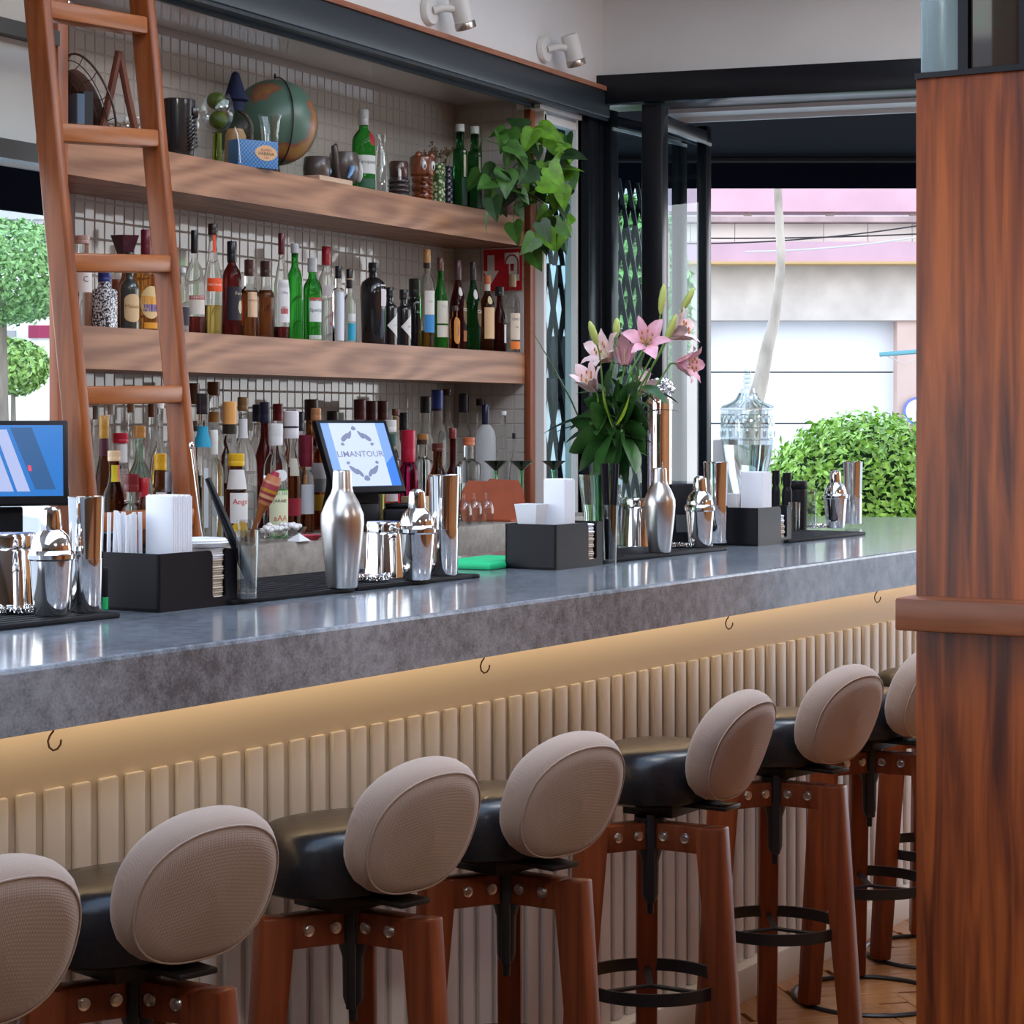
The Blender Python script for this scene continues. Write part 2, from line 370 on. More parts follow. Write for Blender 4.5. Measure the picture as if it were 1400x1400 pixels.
# glazed wall tiles, each proud of the grout and tilted a hair
TW, THH = 0.0475, 0.055
def tile_mb(w, h):
    b = 0.0025; x, z = w / 2, h / 2
    return MB().add([(-x, 0, -z), (x, 0, -z), (x, 0, z), (-x, 0, z), (-x + b, -0.004, -z + b), (x - b, -0.004, -z + b), (x - b, -0.004, z - b), (-x + b, -0.004, z - b)],
                    [(4, 5, 6, 7), (0, 1, 5, 4), (1, 2, 6, 5), (2, 3, 7, 6), (3, 0, 4, 7)])
tile_me = tile_mb(TW - 0.0022, THH - 0.0022).mesh('tile', M_TILE, 10)
cells = []
for i in range(58):
    for k in range(28):
        x, z = 4.705 + TW * (i + 0.5), ZB + 0.004 + THH * (k + 0.5)
        if x > 7.44 or x - TW / 2 < px_y(95, 4.06)[0]: continue
        cells.append((x, z))
def tile_score(c):
    hid = any(a < c[1] < b for a, b in ((1.60, 1.76), (2.12, 2.27))) 
    return (hid or c[1] < 1.40 and c[0] < 6.3, c[0])
cells.sort(key=tile_score)
trnd = random.Random(3)
rest = MB(); tm = tile_mb(TW - 0.0022, THH - 0.0022)
for n_, (x, z) in enumerate(cells):
    e = (trnd.gauss(0, 0.006), 0, trnd.gauss(0, 0.006))
    if n_ < 300:
        t_ = part('tile', tile_me, None, wb_, (x, 4.0572, z), e)
    else:
        rest.add(tm.v, tm.f, Matrix.Translation((x, 4.0572, z)) @ Euler(e).to_matrix().to_4x4())
part('tiles', rest, M_TILE, wb_, angle=10, kind='stuff')
for i in range(6):
    for k in range(28):
        e = (trnd.gauss(0, 0.006), 0, -PI / 2 + trnd.gauss(0, 0.006))
        part('tile', tile_me, None, ws_, (7.4542, 4.03 - TW * (i + 0.5), ZB + 0.004 + THH * (k + 0.5)), e)

# right-hand window wall with its dark header, and the open folding leaves
struct('wall_street', MB().box((2.6, 0.1, 3.13), (5.4, 0.2, 0.555), MW), M_WHITE)
struct('trim_6', MB().bevbox((2.6, 0.03, 2.793), (5.4, 0.17, 0.115), 0.005, MW).box((2.6, 0.16, 2.765), (5.4, 0.1, 0.05), MW), M_DFRAME)
struct('trim_7', MB().box((2.75, 0.30, 2.735), (5.1, 0.16, 0.02), MW).box((2.75, 0.37, 2.72), (5.1, 0.02, 0.03), MW), P('white_track', (0.80, 0.78, 0.77), 0.5))
struct('wall_sill', MB().box((0.85, 0.1, 0.54), (1.9, 0.16, 1.08), MW).box((0.85, 0.1, 1.085), (1.9, 0.22, 0.02), MW), M_DFRAME)
struct('trim_8', MB().bevbox((7.875, 3.70, 1.36), (0.10, 0.10, 2.72), 0.004).bevbox((7.955, 3.69, 1.36), (0.05, 0.09, 2.72), 0.004), M_DFRAME)
# glazed strip between the shelves and the corner post
w1 = struct('window_1', MB().box((7.535, 3.72, 1.9), (0.022, 0.04, 1.66)).box((7.812, 3.72, 1.9), (0.012, 0.05, 1.66)).box((7.67, 3.72, 2.64), (0.28, 0.04, 0.03)), P('white_frame_paint', (0.80, 0.79, 0.78), 0.4))
part('brown_strip', MB().box((7.835, 3.70, 1.9), (0.02, 0.03, 1.66)), P('brown_strip_paint', (0.16, 0.08, 0.06), 0.4), w1)
part('pane', MB().box((7.67, 3.722, 1.9), (0.27, 0.006, 1.5)), pane_glass('window_glass', (0.60, 0.80, 0.82), -0.09), w1)
struct('wall_corner', MB().box((7.715, 3.735, 0.55), (0.4, 0.05, 1.1)), M_WHITE)
struct('wall_left', MB().box((3.65, 3.78, 0.52), (0.8, 0.12, 1.04)), M_WHITE)
struct('trim_9', MB().box((7.7, 3.73, 2.69), (0.5, 0.10, 0.05)), P('white_track', (0.8, 0.78, 0.77), 0.5))
# left-hand window behind the ladder
w2 = struct('window_2', MB().box((3.95, 3.75, 2.497), (1.4, 0.06, 0.040)).box((3.95, 3.75, 2.182), (1.4, 0.06, 0.05)).box((3.95, 3.75, 1.07), (1.4, 0.08, 0.06)), P('olive_black_frame', (0.03, 0.03, 0.028), 0.4))
part('transom_panel', MB().box((3.95, 3.76, 2.67), (1.4, 0.02, 0.31)), P('beige_panel', (0.52, 0.48, 0.42), 0.6), w2)
part('blind', MB().box((3.95, 3.765, 2.342), (1.3, 0.012, 0.27)), P('pale_blind_fabric', (0.55, 0.56, 0.53), 0.8), w2)
part('pane', MB().box((3.95, 3.755, 1.63), (1.3, 0.005, 1.06)), pane_glass('left_window_glass', (0.92, 0.95, 0.95), -0.06), w2)

def leaf_door(name, R0, F0, dr, df, L, zt):
    a = Vector(RF(R0, F0)); d = Vector(RF(dr, df)).normalized(); rz = math.atan2(d.y, d.x)
    w = struct(name, MB().bevbox((0.03, 0, 1.9), (0.06, 0.045, 1.64), 0.004).bevbox((L - 0.03, 0, 1.9), (0.06, 0.045, 1.64), 0.004)
               .bevbox((L / 2, 0, zt - 0.025), (L, 0.045, 0.05), 0.004).bevbox((L / 2, 0, 1.12), (L, 0.045, 0.08), 0.004), M_DFRAME, (a.x, a.y, 0), (0, 0, rz))
    part('pane', MB().box((L / 2, 0, 1.9), (L - 0.11, 0.006, 1.6)), pane_glass('leaf_glass', (0.66, 0.80, 0.82), -0.08), w)
    part('rail_cover', MB().box((L / 2, -0.024, zt - 0.055), (L - 0.02, 0.006, 0.012)), P('silver_strip', (0.7, 0.72, 0.75), 0.3, 0.8), w, label='silver strip')
    return w
d1 = leaf_door('door_1', KR + 0.02, KF, 0.526, 0.85, 0.66, 2.70)
d2 = leaf_door('door_2', 0.556, 8.675, 0.41, 0.912, 0.645, 2.70)
struct('trim_10', MB().bevbox((0.215, 0.02, 1.9), (0.085, 0.09, 1.66), 0.004, MW), M_DFRAME)
st = part('notice', MB().box((0.115, -0.006, 2.13), (0.12, 0.003, 0.22)), P('notice_paper', (0.8, 0.79, 0.77), 0.7), d2, label='white taped notice with orange print')
part('notice_print', MB().box((0.125, -0.0085, 2.185), (0.035, 0.002, 0.03)).box((0.10, -0.0085, 2.11), (0.04, 0.002, 0.022)), P('orange_print', (0.75, 0.16, 0.04), 0.7), d2)
# folding scissor gates outside the glazed strip and the folding leaves
def scissor(label, x, y, n, w, rz):
    gt = thing('folding_gate', label, 'gate', (x, y, -0.15), rz)
    for i in range(n):
        for sgn in (1, -1):
            x0 = 0.1 * i
            for j in range(6):
                z0 = 0.45 * j
                a = Vector((x0 if sgn > 0 else x0 + w, 0.008 * sgn, z0)); b = Vector((x0 + w if sgn > 0 else x0, 0.008 * sgn, z0 + 0.45))
                d = (b - a).normalized()
                part('bar', MB().box((0, 0, 0), (0.020, 0.006, (b - a).length), Matrix.Translation((a + b) / 2) @ rot_to(d)), M_DFRAME, gt)
scissor('dark folding lattice gate behind the narrow window right of the shelves', 7.64, 3.80, 3, 0.14, 0)
scissor('dark folding lattice gate showing through the first folding leaf', 8.72, 3.98, 4, 0.2, 0)

# herringbone floor boards under the stools
fl = bpy.data.objects['floor']
pl_me = MB().bevbox((0, 0, 0), (0.36, 0.088, 0.012), 0.0015, seg=1).mesh('floorboard', M_FLOORW)
s2 = math.sqrt(0.5)
for i in range(-4, 26):
    for j in range(-5, 7):
        for q in (0, 1):
            cu = 3.9 + i * 0.09 * 2 * s2 + (0.18 * s2 + 0.045 if q else 0) * 1.0
            cv = 1.75 + j * 0.36 * s2 * 2 * 0.5 * 2
            u = cu; v = cv + (0.36 * s2 if q else 0)
            if not (4.0 < u < 7.9 and 1.0 < v < 2.9): continue
            x, y = UV(u, v)
            part('floorboard', pl_me, None, fl, (x, y, 0.0 + rnd.uniform(-0.0006, 0.0006)), (0, 0, CROT + (PI / 4 if q else -PI / 4)))

# ------------------------------------------------------------------ the street outside
M_PINK = P('pink_render', (0.55, 0.35, 0.40), 0.85, noise=(2, 0.08, (1, 1, 1)))
M_BEIGE = P('beige_render', (0.70, 0.62, 0.56), 0.9, noise=(1.2, 0.12, (1, 1, 1)))
M_CONC = P('weathered_render', (0.58, 0.52, 0.47), 0.9, noise=(3, 0.16, (1, 1, 1)))
struct('ground', MB().box((22, 14, -0.2), (70, 60, 0.1)), P('asphalt', (0.34, 0.34, 0.33), 0.9, noise=(4, 0.2, (1, 1, 1))))
FD = 20.0
def fr(px): return (px - 700) / FP * FD
def fz(py): return ZC - (py - HY) / FP * FD
def slab(mb, x0, x1, y0, y1, d=0.3, off=0.0):
    return mb.box(((fr(x0) + fr(x1)) / 2, FD + off + d / 2, (fz(y0) + fz(y1)) / 2), (fr(x1) - fr(x0), d, fz(y0) - fz(y1)), MC)
bl = thing('garage_building', 'pink and beige building with white garage door across the street', 'building', (*RF(3, FD), -0.15))
BI = Matrix.Translation((-bl.location[0], -bl.location[1], 0.15))
def bpart(name, mb, mat, **k):
    m2 = MB().add(mb.v, mb.f, BI); return part(name, m2, mat, bl, **k)
bpart('parapet', slab(MB(), 900, 1700, 60, 285, 0.4, 0.3), M_PINK)
for x in (1030, 1145, 1262, 1380): bpart('post', slab(MB(), x - 5, x + 5, 282, 304, 0.08, 0.45), M_CONC)
bpart('ledge', slab(MB(), 880, 1700, 300, 308, 0.9, -0.35), P('ledge_stain', (0.42, 0.30, 0.29), 0.9, noise=(3, 0.25, (1, 1, 1))))
bpart('panel_backing', slab(MB(), 880, 1700, 308.5, 333.5, 0.1, 0.0), P('joint_grey', (0.46, 0.40, 0.36), 0.9))
for k in range(14): bpart('panel', slab(MB(), 882 + k * 60, 941.3 + k * 60, 308.5, 333, 0.3, -0.2), M_BEIGE)
bpart('band', slab(MB(), 880, 1700, 334, 361, 0.6, -0.3), M_PINK)
bpart('drip_edge', slab(MB(), 880, 1700, 361, 364, 0.6, -0.32), P('ochre_edge', (0.55, 0.36, 0.16), 0.8))
bpart('lintel', slab(MB(), 880, 1700, 364, 438, 0.4, 0.0), M_CONC)
bpart('pier', slab(MB(), 1228, 1700, 438, 850, 0.5, 0.05), P('pinkish_render', (0.60, 0.44, 0.38), 0.9, noise=(2, 0.08, (1, 1, 1))))
bpart('pier', slab(MB(), 880, 956, 438, 850, 0.5, 0.05), P('pinkish_render', (0.6, 0.44, 0.38), 0.9))
M_DOOR = P('white_door_paint', (0.80, 0.82, 0.86), 0.6)
for y0, y1 in ((438, 507), (509, 578), (580, 648), (650, 718), (720, 800)): bpart('door_panel', slab(MB(), 956, 1228, y0, y1, 0.08, 0.25), M_DOOR)
bpart('door_backing', slab(MB(), 950, 1232, 438, 800, 0.05, 0.36), P('dark_gap', (0.12, 0.14, 0.15), 0.9))
def sag(x0, y0, x1, y1, s, off):
    pts = []
    for i in range(13):
        t = i / 12; pts.append(MC @ Vector((fr(x0 + (x1 - x0) * t), FD + off, fz(y0 + (y1 - y0) * t + s * 4 * t * (1 - t)))))
    return MB().tube(pts, 0.007, 5)
solo('street_cable', sag(900, 340, 1330, 300, 12, -0.6), M_BMETAL, 'grey cable sagging along the pink band of the garage building', 'cable')
solo('street_cable', sag(1000, 358, 1340, 315, 10, -1.2), P('pale_cable', (0.5, 0.5, 0.5), 0.6), 'pale cable crossing the pink band, below the grey one', 'cable')
solo('street_cable', sag(960, 332, 1320, 322, 3, -0.5), M_BMETAL, 'black cable lying on the panel joint above the pink band', 'cable')
bx2 = thing('wall_bracket', 'teal metal bracket arm sticking out by the right pier', 'bracket', (*RF(fr(1240), FD), fz(486)))
Mi = Matrix.Translation(-bx2.location)
part('arm', MB().tube([Mi @ MC @ Vector((fr(x), FD - 0.5, fz(y))) for x, y in ((1190, 487), (1270, 481))], 0.02, 6), P('teal_paint', (0.12, 0.32, 0.36), 0.5), bx2)
part('wire', MB().tube([Mi @ MC @ Vector((fr(x), FD - 0.5, fz(y))) for x, y in ((1198, 488), (1224, 500), (1262, 484))], 0.006, 5), M_CONC, bx2)
sg = thing('street_sign', 'round blue and white street sign half hidden by the wood pillar', 'sign', (*RF(fr(1254), FD), fz(562)))
part('disc', MB().lathe([(0.13, -0.005), (0.13, 0.005)], 24, MC.to_3x3().to_4x4() @ Matrix.Rotation(PI / 2, 4, 'X')), P('sign_blue', (0.16, 0.2, 0.5), 0.5), sg)
part('face', MB().lathe([(0.105, -0.004), (0.105, 0.004)], 24, MC.to_3x3().to_4x4() @ Matrix.Translation((0, -0.005, 0)) @ Matrix.Rotation(PI / 2, 4, 'X')), P('sign_white', (0.8, 0.8, 0.82), 0.5), sg)
part('post', MB().tube([(0, 0.0, -fz(562) - 0.15), (0, 0, 0)], 0.02, 8), M_CONC, sg)
# black awning over the street windows
aw = thing('awning', 'black canvas awning with a straight valance outside the open window', 'awning', (*RF(2.0, 8.9), 2.7))
AI = Matrix.Translation(-aw.location)
part('canopy', MB().box((2.0, 9.95, 2.80), (4.6, 2.1, 0.02), AI @ MC @ Matrix.Translation((0, 9.95, 2.8)) @ Matrix.Rotation(0.01, 4, 'X') @ Matrix.Translation((0, -9.95, -2.8))), P('black_canvas', (0.004, 0.0045, 0.008), 0.95, spec=0.1), aw)
part('valance', MB().box((2.0, 11.0, 2.715), (4.6, 0.015, 0.135), AI @ MC), P('navy_canvas', (0.004, 0.005, 0.011), 0.95, spec=0.1), aw)
part('front_bar', MB().tube([AI @ MC @ Vector((-0.3, 10.99, 2.79)), AI @ MC @ Vector((4.3, 10.99, 2.79))], 0.018, 8), M_BMETAL, aw)
aw2 = thing('awning', 'dark navy awning with white edge strip outside the left window', 'awning', (5.0, 4.62, 2.235))
part('valance', MB().box((0.1, 0.2, 0.02), (2.4, 0.02, 0.145)), P('navy_canvas', (0.004, 0.005, 0.011), 0.95, spec=0.1), aw2)
part('edge_strip', MB().box((0.1, 0.18, 0.113), (2.4, 0.03, 0.042)), P('white_frame_paint', (0.8, 0.79, 0.78), 0.4), aw2)
part('canopy', MB().box((0.1, 0.0, 0.15), (2.4, 0.40, 0.02)), P('black_canvas', (0.004, 0.0045, 0.008), 0.95, spec=0.1), aw2)
aw3 = thing('awning', 'dark awning above the narrow window right of the shelves', 'awning', (7.7, 4.2, 2.4))
part('canopy', MB().box((0.3, 0.3, 0.35), (1.6, 1.0, 0.02)), P('black_canvas', (0.004, 0.0045, 0.008), 0.95, spec=0.1), aw3)
part('valance', MB().box((0.3, 0.8, 0.22), (1.6, 0.015, 0.26)), P('navy_canvas', (0.004, 0.005, 0.011), 0.95, spec=0.1), aw3)

# leaf masses
def leaf_cloud(n, shape, size, seed, M=None):
    g = np.random.default_rng(seed)
    d = g.normal(size=(n, 3)); d /= np.linalg.norm(d, axis=1)[:, None]
    r = 1 - np.abs(g.normal(size=n)) * 0.12
    c = d * r[:, None] * np.array(shape)
    c += g.normal(size=(n, 3)) * 0.03 * min(shape)
    nrm = d + g.normal(size=(n, 3)) * 0.55; nrm /= np.linalg.norm(nrm, axis=1)[:, None]
    a = np.cross(nrm, g.normal(size=(n, 3))); a /= np.linalg.norm(a, axis=1)[:, None]; b = np.cross(nrm, a)
    s = size * g.uniform(0.7, 1.3, n)[:, None]
    v = np.stack([c - a * s, c - b * s * 0.45 + nrm * s * 0.15, c + a * s, c + b * s * 0.45 + nrm * s * 0.15], 1).reshape(-1, 3)
    f = np.arange(n * 4).reshape(n, 4)
    mb = MB(); mb.v = [tuple(x) for x in v.tolist()]; mb.f = [tuple(x) for x in f.tolist()]
    return mb
def leafmat(name, c, var=0.45):
    if name in MATS: return MATS[name]
    m = P(name, c, 0.45); t = m.node_tree; b = t.nodes['Principled BSDF']
    gi = t.nodes.new('ShaderNodeTexNoise'); gi.inputs['Scale'].default_value = 25
    tc = t.nodes.new('ShaderNodeTexCoord'); r = t.nodes.new('ShaderNodeValToRGB')
    r.color_ramp.elements[0].position = 0.35; r.color_ramp.elements[1].position = 0.65
    r.color_ramp.elements[0].color = (*[x * (1 - var) for x in c], 1); r.color_ramp.elements[1].color = (*[min(1, x * (1 + var)) for x in c], 1)
    t.links.new(tc.outputs['Object'], gi.inputs[0]); t.links.new(gi.outputs[0], r.inputs[0]); t.links.new(r.outputs[0], b.inputs['Base Color'])
    b.inputs['Subsurface Weight'].default_value = 0.0
    return m
HX = RF((1184 - 700) / FP * 11.5, 11.5)
hd = thing('round_hedge', 'clipped round green hedge outside beyond the end of the counter', 'hedge', (*HX, -0.15))
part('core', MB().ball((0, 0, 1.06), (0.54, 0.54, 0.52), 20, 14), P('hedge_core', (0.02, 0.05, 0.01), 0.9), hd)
part('foliage', leaf_cloud(17000, (0.63, 0.63, 0.61), 0.024, 5), leafmat('hedge_leaf', (0.36, 0.62, 0.10)), hd, (0, 0, 1.06), kind='stuff')
part('planter', MB().bevbox((0, 0, 0.26), (0.9, 0.9, 0.52), 0.02), M_CONC, hd)
def street_tree(label, px, F, crown, zc, rad, trunk, n, seed, col, leafsize=0.06):
    x, y = px_F(px, F)
    t = thing('street_tree', label, 'tree', (x, y, -0.15))
    part('trunk', MB().tube([(0, 0, 0), (0.03, 0.02, zc * 0.6), (0, 0, zc + 0.1)], [trunk * 1.3, trunk, trunk * 0.5], 8), P('bark', (0.23, 0.19, 0.15), 0.9, noise=(15, 0.3, (1, 1, 0.2))), t)
    part('foliage', leaf_cloud(n, crown, leafsize, seed), leafmat(col[0], col[1]), t, (0, 0, zc + 0.15), kind='stuff')
    return t
street_tree('leafy green street tree behind the left window', 4, 15, (0.60, 0.6, 0.36), 2.50, 0.7, 0.04, 9000, 11, ('tree_leaf', (0.22, 0.40, 0.13)), 0.026)
street_tree('small clipped round shrub on stem, below the left tree', 18, 17, (0.28, 0.28, 0.22), 1.9, 0.3, 0.03, 1500, 12, ('shrub_leaf', (0.26, 0.42, 0.10)), 0.035)
street_tree('green tree seen through the closed glass leaf', 868, 16.5, (0.42, 0.42, 0.9), 2.3, 0.7, 0.06, 5200, 13, ('tree_leaf2', (0.18, 0.38, 0.10)), 0.05)
# slim bare trunk behind the glass jar
t = thing('bare_tree', 'slim bent pale trunk rising behind the lidded glass jar', 'tree', (*px_F(1022, 13.2), -0.15))
TI = Matrix.Translation(-t.location)
def tp(px, py, F=13.2): x, y = px_F(px, F); return TI @ Vector((x, y, ZC - (py - HY) * F / FP))
part('trunk', MB().tube([tp(1020, 946), tp(1022, 700), tp(1030, 560), tp(1040, 522), tp(1048, 480), tp(1058, 440), tp(1065, 390), tp(1068, 350), tp(1066, 310), tp(1063, 255), tp(1066, 150), tp(1072, 40)],
                        [0.058, 0.054, 0.050, 0.046, 0.040, 0.034, 0.029, 0.027, 0.026, 0.025, 0.023, 0.02], 10), P('pale_bark', (0.42, 0.36, 0.30), 0.9, noise=(9, 0.35, (1, 1, 0.4))), t)
part('foliage', leaf_cloud(900, (0.8, 0.8, 0.5), 0.06, 14), leafmat('tree_leaf', (0.16, 0.32, 0.09)), t, tuple(tp(1072, 20)), kind='stuff')
# plain white houses further down the street
def house(label, px0, px1, F, ytop, mat, wins):
    x0, x1 = (px0 - 700) / FP * F, (px1 - 700) / FP * F; zt = ZC - (ytop - HY) / FP * F
    h = thing('street_house', label, 'building', (*RF((x0 + x1) / 2, F), -0.15)); I = Matrix.Translation(-h.location)
    part('wall', MB().box(((x0 + x1) / 2, F + 0.5, (zt - 0.15) / 2), (x1 - x0, 1.0, zt + 0.15), I @ MC), mat, h)
    part('cornice', MB().box(((x0 + x1) / 2, F + 0.45, zt + 0.05), (x1 - x0 + 0.1, 1.2, 0.12), I @ MC), P('grey_cornice', (0.45, 0.45, 0.44), 0.8), h)
    for a, b, c, d, cm in wins:
        xa, xb = (a - 700) / FP * F, (b - 700) / FP * F; za, zb = ZC - (c - HY) / FP * F, ZC - (d - HY) / FP * F
        w = part('window', MB().box(((xa + xb) / 2, F - 0.02, (za + zb) / 2), (xb - xa, 0.06, za - zb), I @ MC), cm, h)
    return h
M_HOUSE = P('white_render', (0.74, 0.73, 0.71), 0.9, noise=(2, 0.05, (1, 1, 1)))
house('white house wall behind the left street tree', -420, 110, 24, 300, M_HOUSE, [(10, 22, 452, 464, P('grey_box', (0.3, 0.3, 0.3), 0.7)), (40, 74, 445, 462, P('maroon_awning', (0.25, 0.02, 0.06), 0.7)), (-200, -120, 380, 480, M_DFRAME)])
house('pale grey house seen through the glazed strip and folding leaves', 560, 880, 27, 200, P('grey_render', (0.55, 0.56, 0.55), 0.9), [(720, 790, 330, 400, P('pale_pane', (0.4, 0.5, 0.52), 0.2)), (800, 840, 270, 360, M_DFRAME), (750, 800, 460, 560, M_DFRAME)])
# cars parked by the kerb
def car(px, F, label, col, rz=0.0, k=1.0):
    c = thing('parked_car', label, 'car', (*px_F(px, F), -0.15), math.atan2(-CS, SN) + rz)
    side = [(-2.0, 0.35), (-2.0, 0.75), (-1.85, 0.92), (-1.1, 1.0), (-0.55, 1.42), (0.75, 1.46), (1.35, 1.05), (1.95, 0.95), (2.05, 0.7), (2.05, 0.35)]
    R90 = Matrix.Rotation(PI / 2, 4, 'X')
    part('body', MB().prism(side, -0.85, 0.85, R90), P(col[0], col[1], 0.25, coat=0.5), c)
    gl = P('car_glass', (0.10, 0.19, 0.20), 0.08, spec=0.8)
    for s in (-0.856, 0.856):
        part('side_window', MB().prism([(-0.95, 1.03), (-0.5, 1.36), (0.1, 1.39), (0.1, 1.03)], s - 0.004, s + 0.004, R90), gl, c)
        part('side_window', MB().prism([(0.16, 1.03), (0.16, 1.39), (0.7, 1.40), (1.2, 1.06)], s - 0.004, s + 0.004, R90), gl, c)
    part('windscreen', MB().add([(-1.06, -0.75, 1.04), (-1.06, 0.75, 1.04), (-0.58, 0.68, 1.41), (-0.58, -0.68, 1.41)], [(0, 3, 2, 1)], Matrix.Translation((-0.012, 0, 0.012))), gl, c)
    part('rear_window', MB().add([(1.31, -0.75, 1.09), (1.31, 0.75, 1.09), (0.80, 0.68, 1.43), (0.80, -0.68, 1.43)], [(0, 1, 2, 3)], Matrix.Translation((0.012, 0, 0.012))), gl, c)
    for x in (-1.3, 1.3):
        for y in (-0.8, 0.8):
            part('wheel', MB().lathe([(0.2, -0.1), (0.32, -0.1), (0.34, -0.06), (0.34, 0.06), (0.32, 0.1), (0.2, 0.1)], 20, Matrix.Translation((x, y, 0.34)) @ R90), M_RUBBER, c)
    c.scale = (k, k, k)
    return c
car(-520, 10.8, 'white car parked outside the left window', ('car_white', (0.82, 0.83, 0.84)), 0.0, 1.24)
car(490, 13.5, 'white car parked outside the folding leaves', ('car_white', (0.82, 0.83, 0.84)), 0.0, 1.08)
# ------------------------------------------------------------------ bar counter
VF, VP, VS = 2.243, 2.505, 2.475       # counter front edge, panel, slat face
def isect(p, d, q, e):
    den = d.x * e.y - d.y * e.x; t = ((q - p).x * e.y - (q - p).y * e.x) / den; return p + d * t
e0, e1 = Vector(RF(1.056, 8.12)), Vector(RF(1.4776, 8.0)); ed = e1 - e0
YB = 2.72
cA = Vector(UV(0.6, VF)); cB = isect(cA, DC, e0, ed); cC = isect(Vector((0, YB)), Vector((1, 0)), e0, ed); cD = Vector((cA.x - 0.05, YB))
ct = thing('bar_counter', 'long concrete bar counter with a cream slatted front', 'counter', (*UV(3.5, 2.5), 0))
CI = Matrix.Translation((-ct.location[0], -ct.location[1], 0))
bm = bmesh.new()
vs = [bm.verts.new((p.x - ct.location[0], p.y - ct.location[1], z)) for z in (ZT - 0.096, ZT) for p in (cA, cB, cC, cD)]
for f in ((3, 2, 1, 0), (4, 5, 6, 7), (0, 1, 5, 4), (1, 2, 6, 5), (2, 3, 7, 6), (3, 0, 4, 7)): bm.faces.new([vs[i] for i in f])
bm.edges.ensure_lookup_table()
ee = [e for e in bm.edges if (e.verts[0].co.z > ZT - 0.01 and e.verts[1].co.z > ZT - 0.01)]
bmesh.ops.bevel(bm, geom=ee, offset=0.007, segments=2, profile=0.5, affect='EDGES')
me = bpy.data.meshes.new('countertop'); bm.to_mesh(me); bm.free(); me.materials.append(M_COUNTER)
part('countertop', me, None, ct)
UE = 7.75
part('front_panel', MB().box(((0.6 + UE) / 2, VP + 0.05, 0.516), (UE - 0.6, 0.1, 1.032), CI @ MCT), M_CREAM, ct)
part('baseboard', MB().bevbox(((0.6 + UE) / 2, VP - 0.02, 0.045), (UE - 0.6, 0.055, 0.09), 0.004, CI @ MCT), M_CREAM, ct)
SW, SG = 0.043, 0.0225
slat_me = MB().bevbox((0, 0, 0), (SW, 0.012, 0.80), 0.004).mesh('slat', M_SLAT)
slat_n = MB().bevbox((0, 0, 0), (SW * 0.9, 0.011, 0.80), 0.004).mesh('slat', M_SLAT)
u = 1.2; k = 0
while u < 7.7:
    nar = k % 5 in (1, 3)
    p = CI @ MCT @ Vector((u, VP - (0.0055 if nar else 0.006), 0.89 - 0.40))
    part('slat', slat_n if nar else slat_me, None, ct, tuple(p), (0, 0, CROT))
    u += (SW * 0.95 if nar or (k + 1) % 5 in (1, 3) else SW) + SG; k += 1
part('light_strip', MB().box(((1.0 + UE) / 2, VP - 0.045, ZT - 0.0985), (UE - 1.0, 0.012, 0.004), CI @ MCT), P('warm_led', (1, 0.8, 0.5), 0.5, emit=(1.0, 0.66, 0.30), es=3.0), ct, label='warm glowing light strip under the counter lip')
hk = MB().tube([(0, 0, 0.0), (0, 0, -0.004), (-0.005, 0, -0.010), (-0.008, 0, -0.018), (-0.006, 0, -0.027), (0.0, 0, -0.032), (0.006, 0, -0.030), (0.0105, 0, -0.024), (0.0115, 0, -0.017)], 0.0016, 6).mesh('hook', P('bronze_hook', (0.16, 0.09, 0.04), 0.4, 0.6))
for px in (73, 662, 996, 1199):
    uu = px_v(px, VF + 0.012); p = CI @ MCT @ Vector((uu, VF + 0.012, ZT - 0.096))
    part('hook', hk, None, ct, tuple(p), (0, 0, CROT - 0.55))
lamp('counter_led', 'AREA', (*UV(4.3, VP - 0.045), ZT - 0.100), 10, (1.0, 0.73, 0.44), 6.4, 0.012, (0.05, 0.45, -1))
bpy.data.objects['counter_led'].rotation_euler = (Matrix.Rotation(CROT, 4, 'Z') @ Matrix.Rotation(math.radians(8), 4, 'X')).to_euler()

# back bar under the shelves
bb = thing('back_bar', 'raw concrete back bar slab under the bottle shelves', 'counter', (5.8, 3.72, 0))
part('slab', MB().bevbox((0, 0, ZB - 0.06), (3.4, 0.655, 0.12), 0.004), M_BBCONC, bb)
part('carcass', MB().box((0, 0.06, 0.51), (3.3, 0.5, 1.015)), M_DFRAME, bb)
# wall shelves
for nm, z, h, lb in (('wall_shelf', ZU, 0.111, 'upper thick wooden shelf above the bottle row, with odd objects on it'), ('wall_shelf', ZM, 0.117, 'lower thick wooden shelf carrying the straight row of bottles')):
    o = solo(nm, MB().prism([(px_y(92, 3.743)[0] - 6.078, -0.1525), (1.3685, -0.1525), (1.3685, 0.1525), (px_y(96, 4.048)[0] - 6.078, 0.1525)], -h / 2, h / 2), M_WOOD, lb, 'shelf', (6.078, 3.8955, z - h / 2))

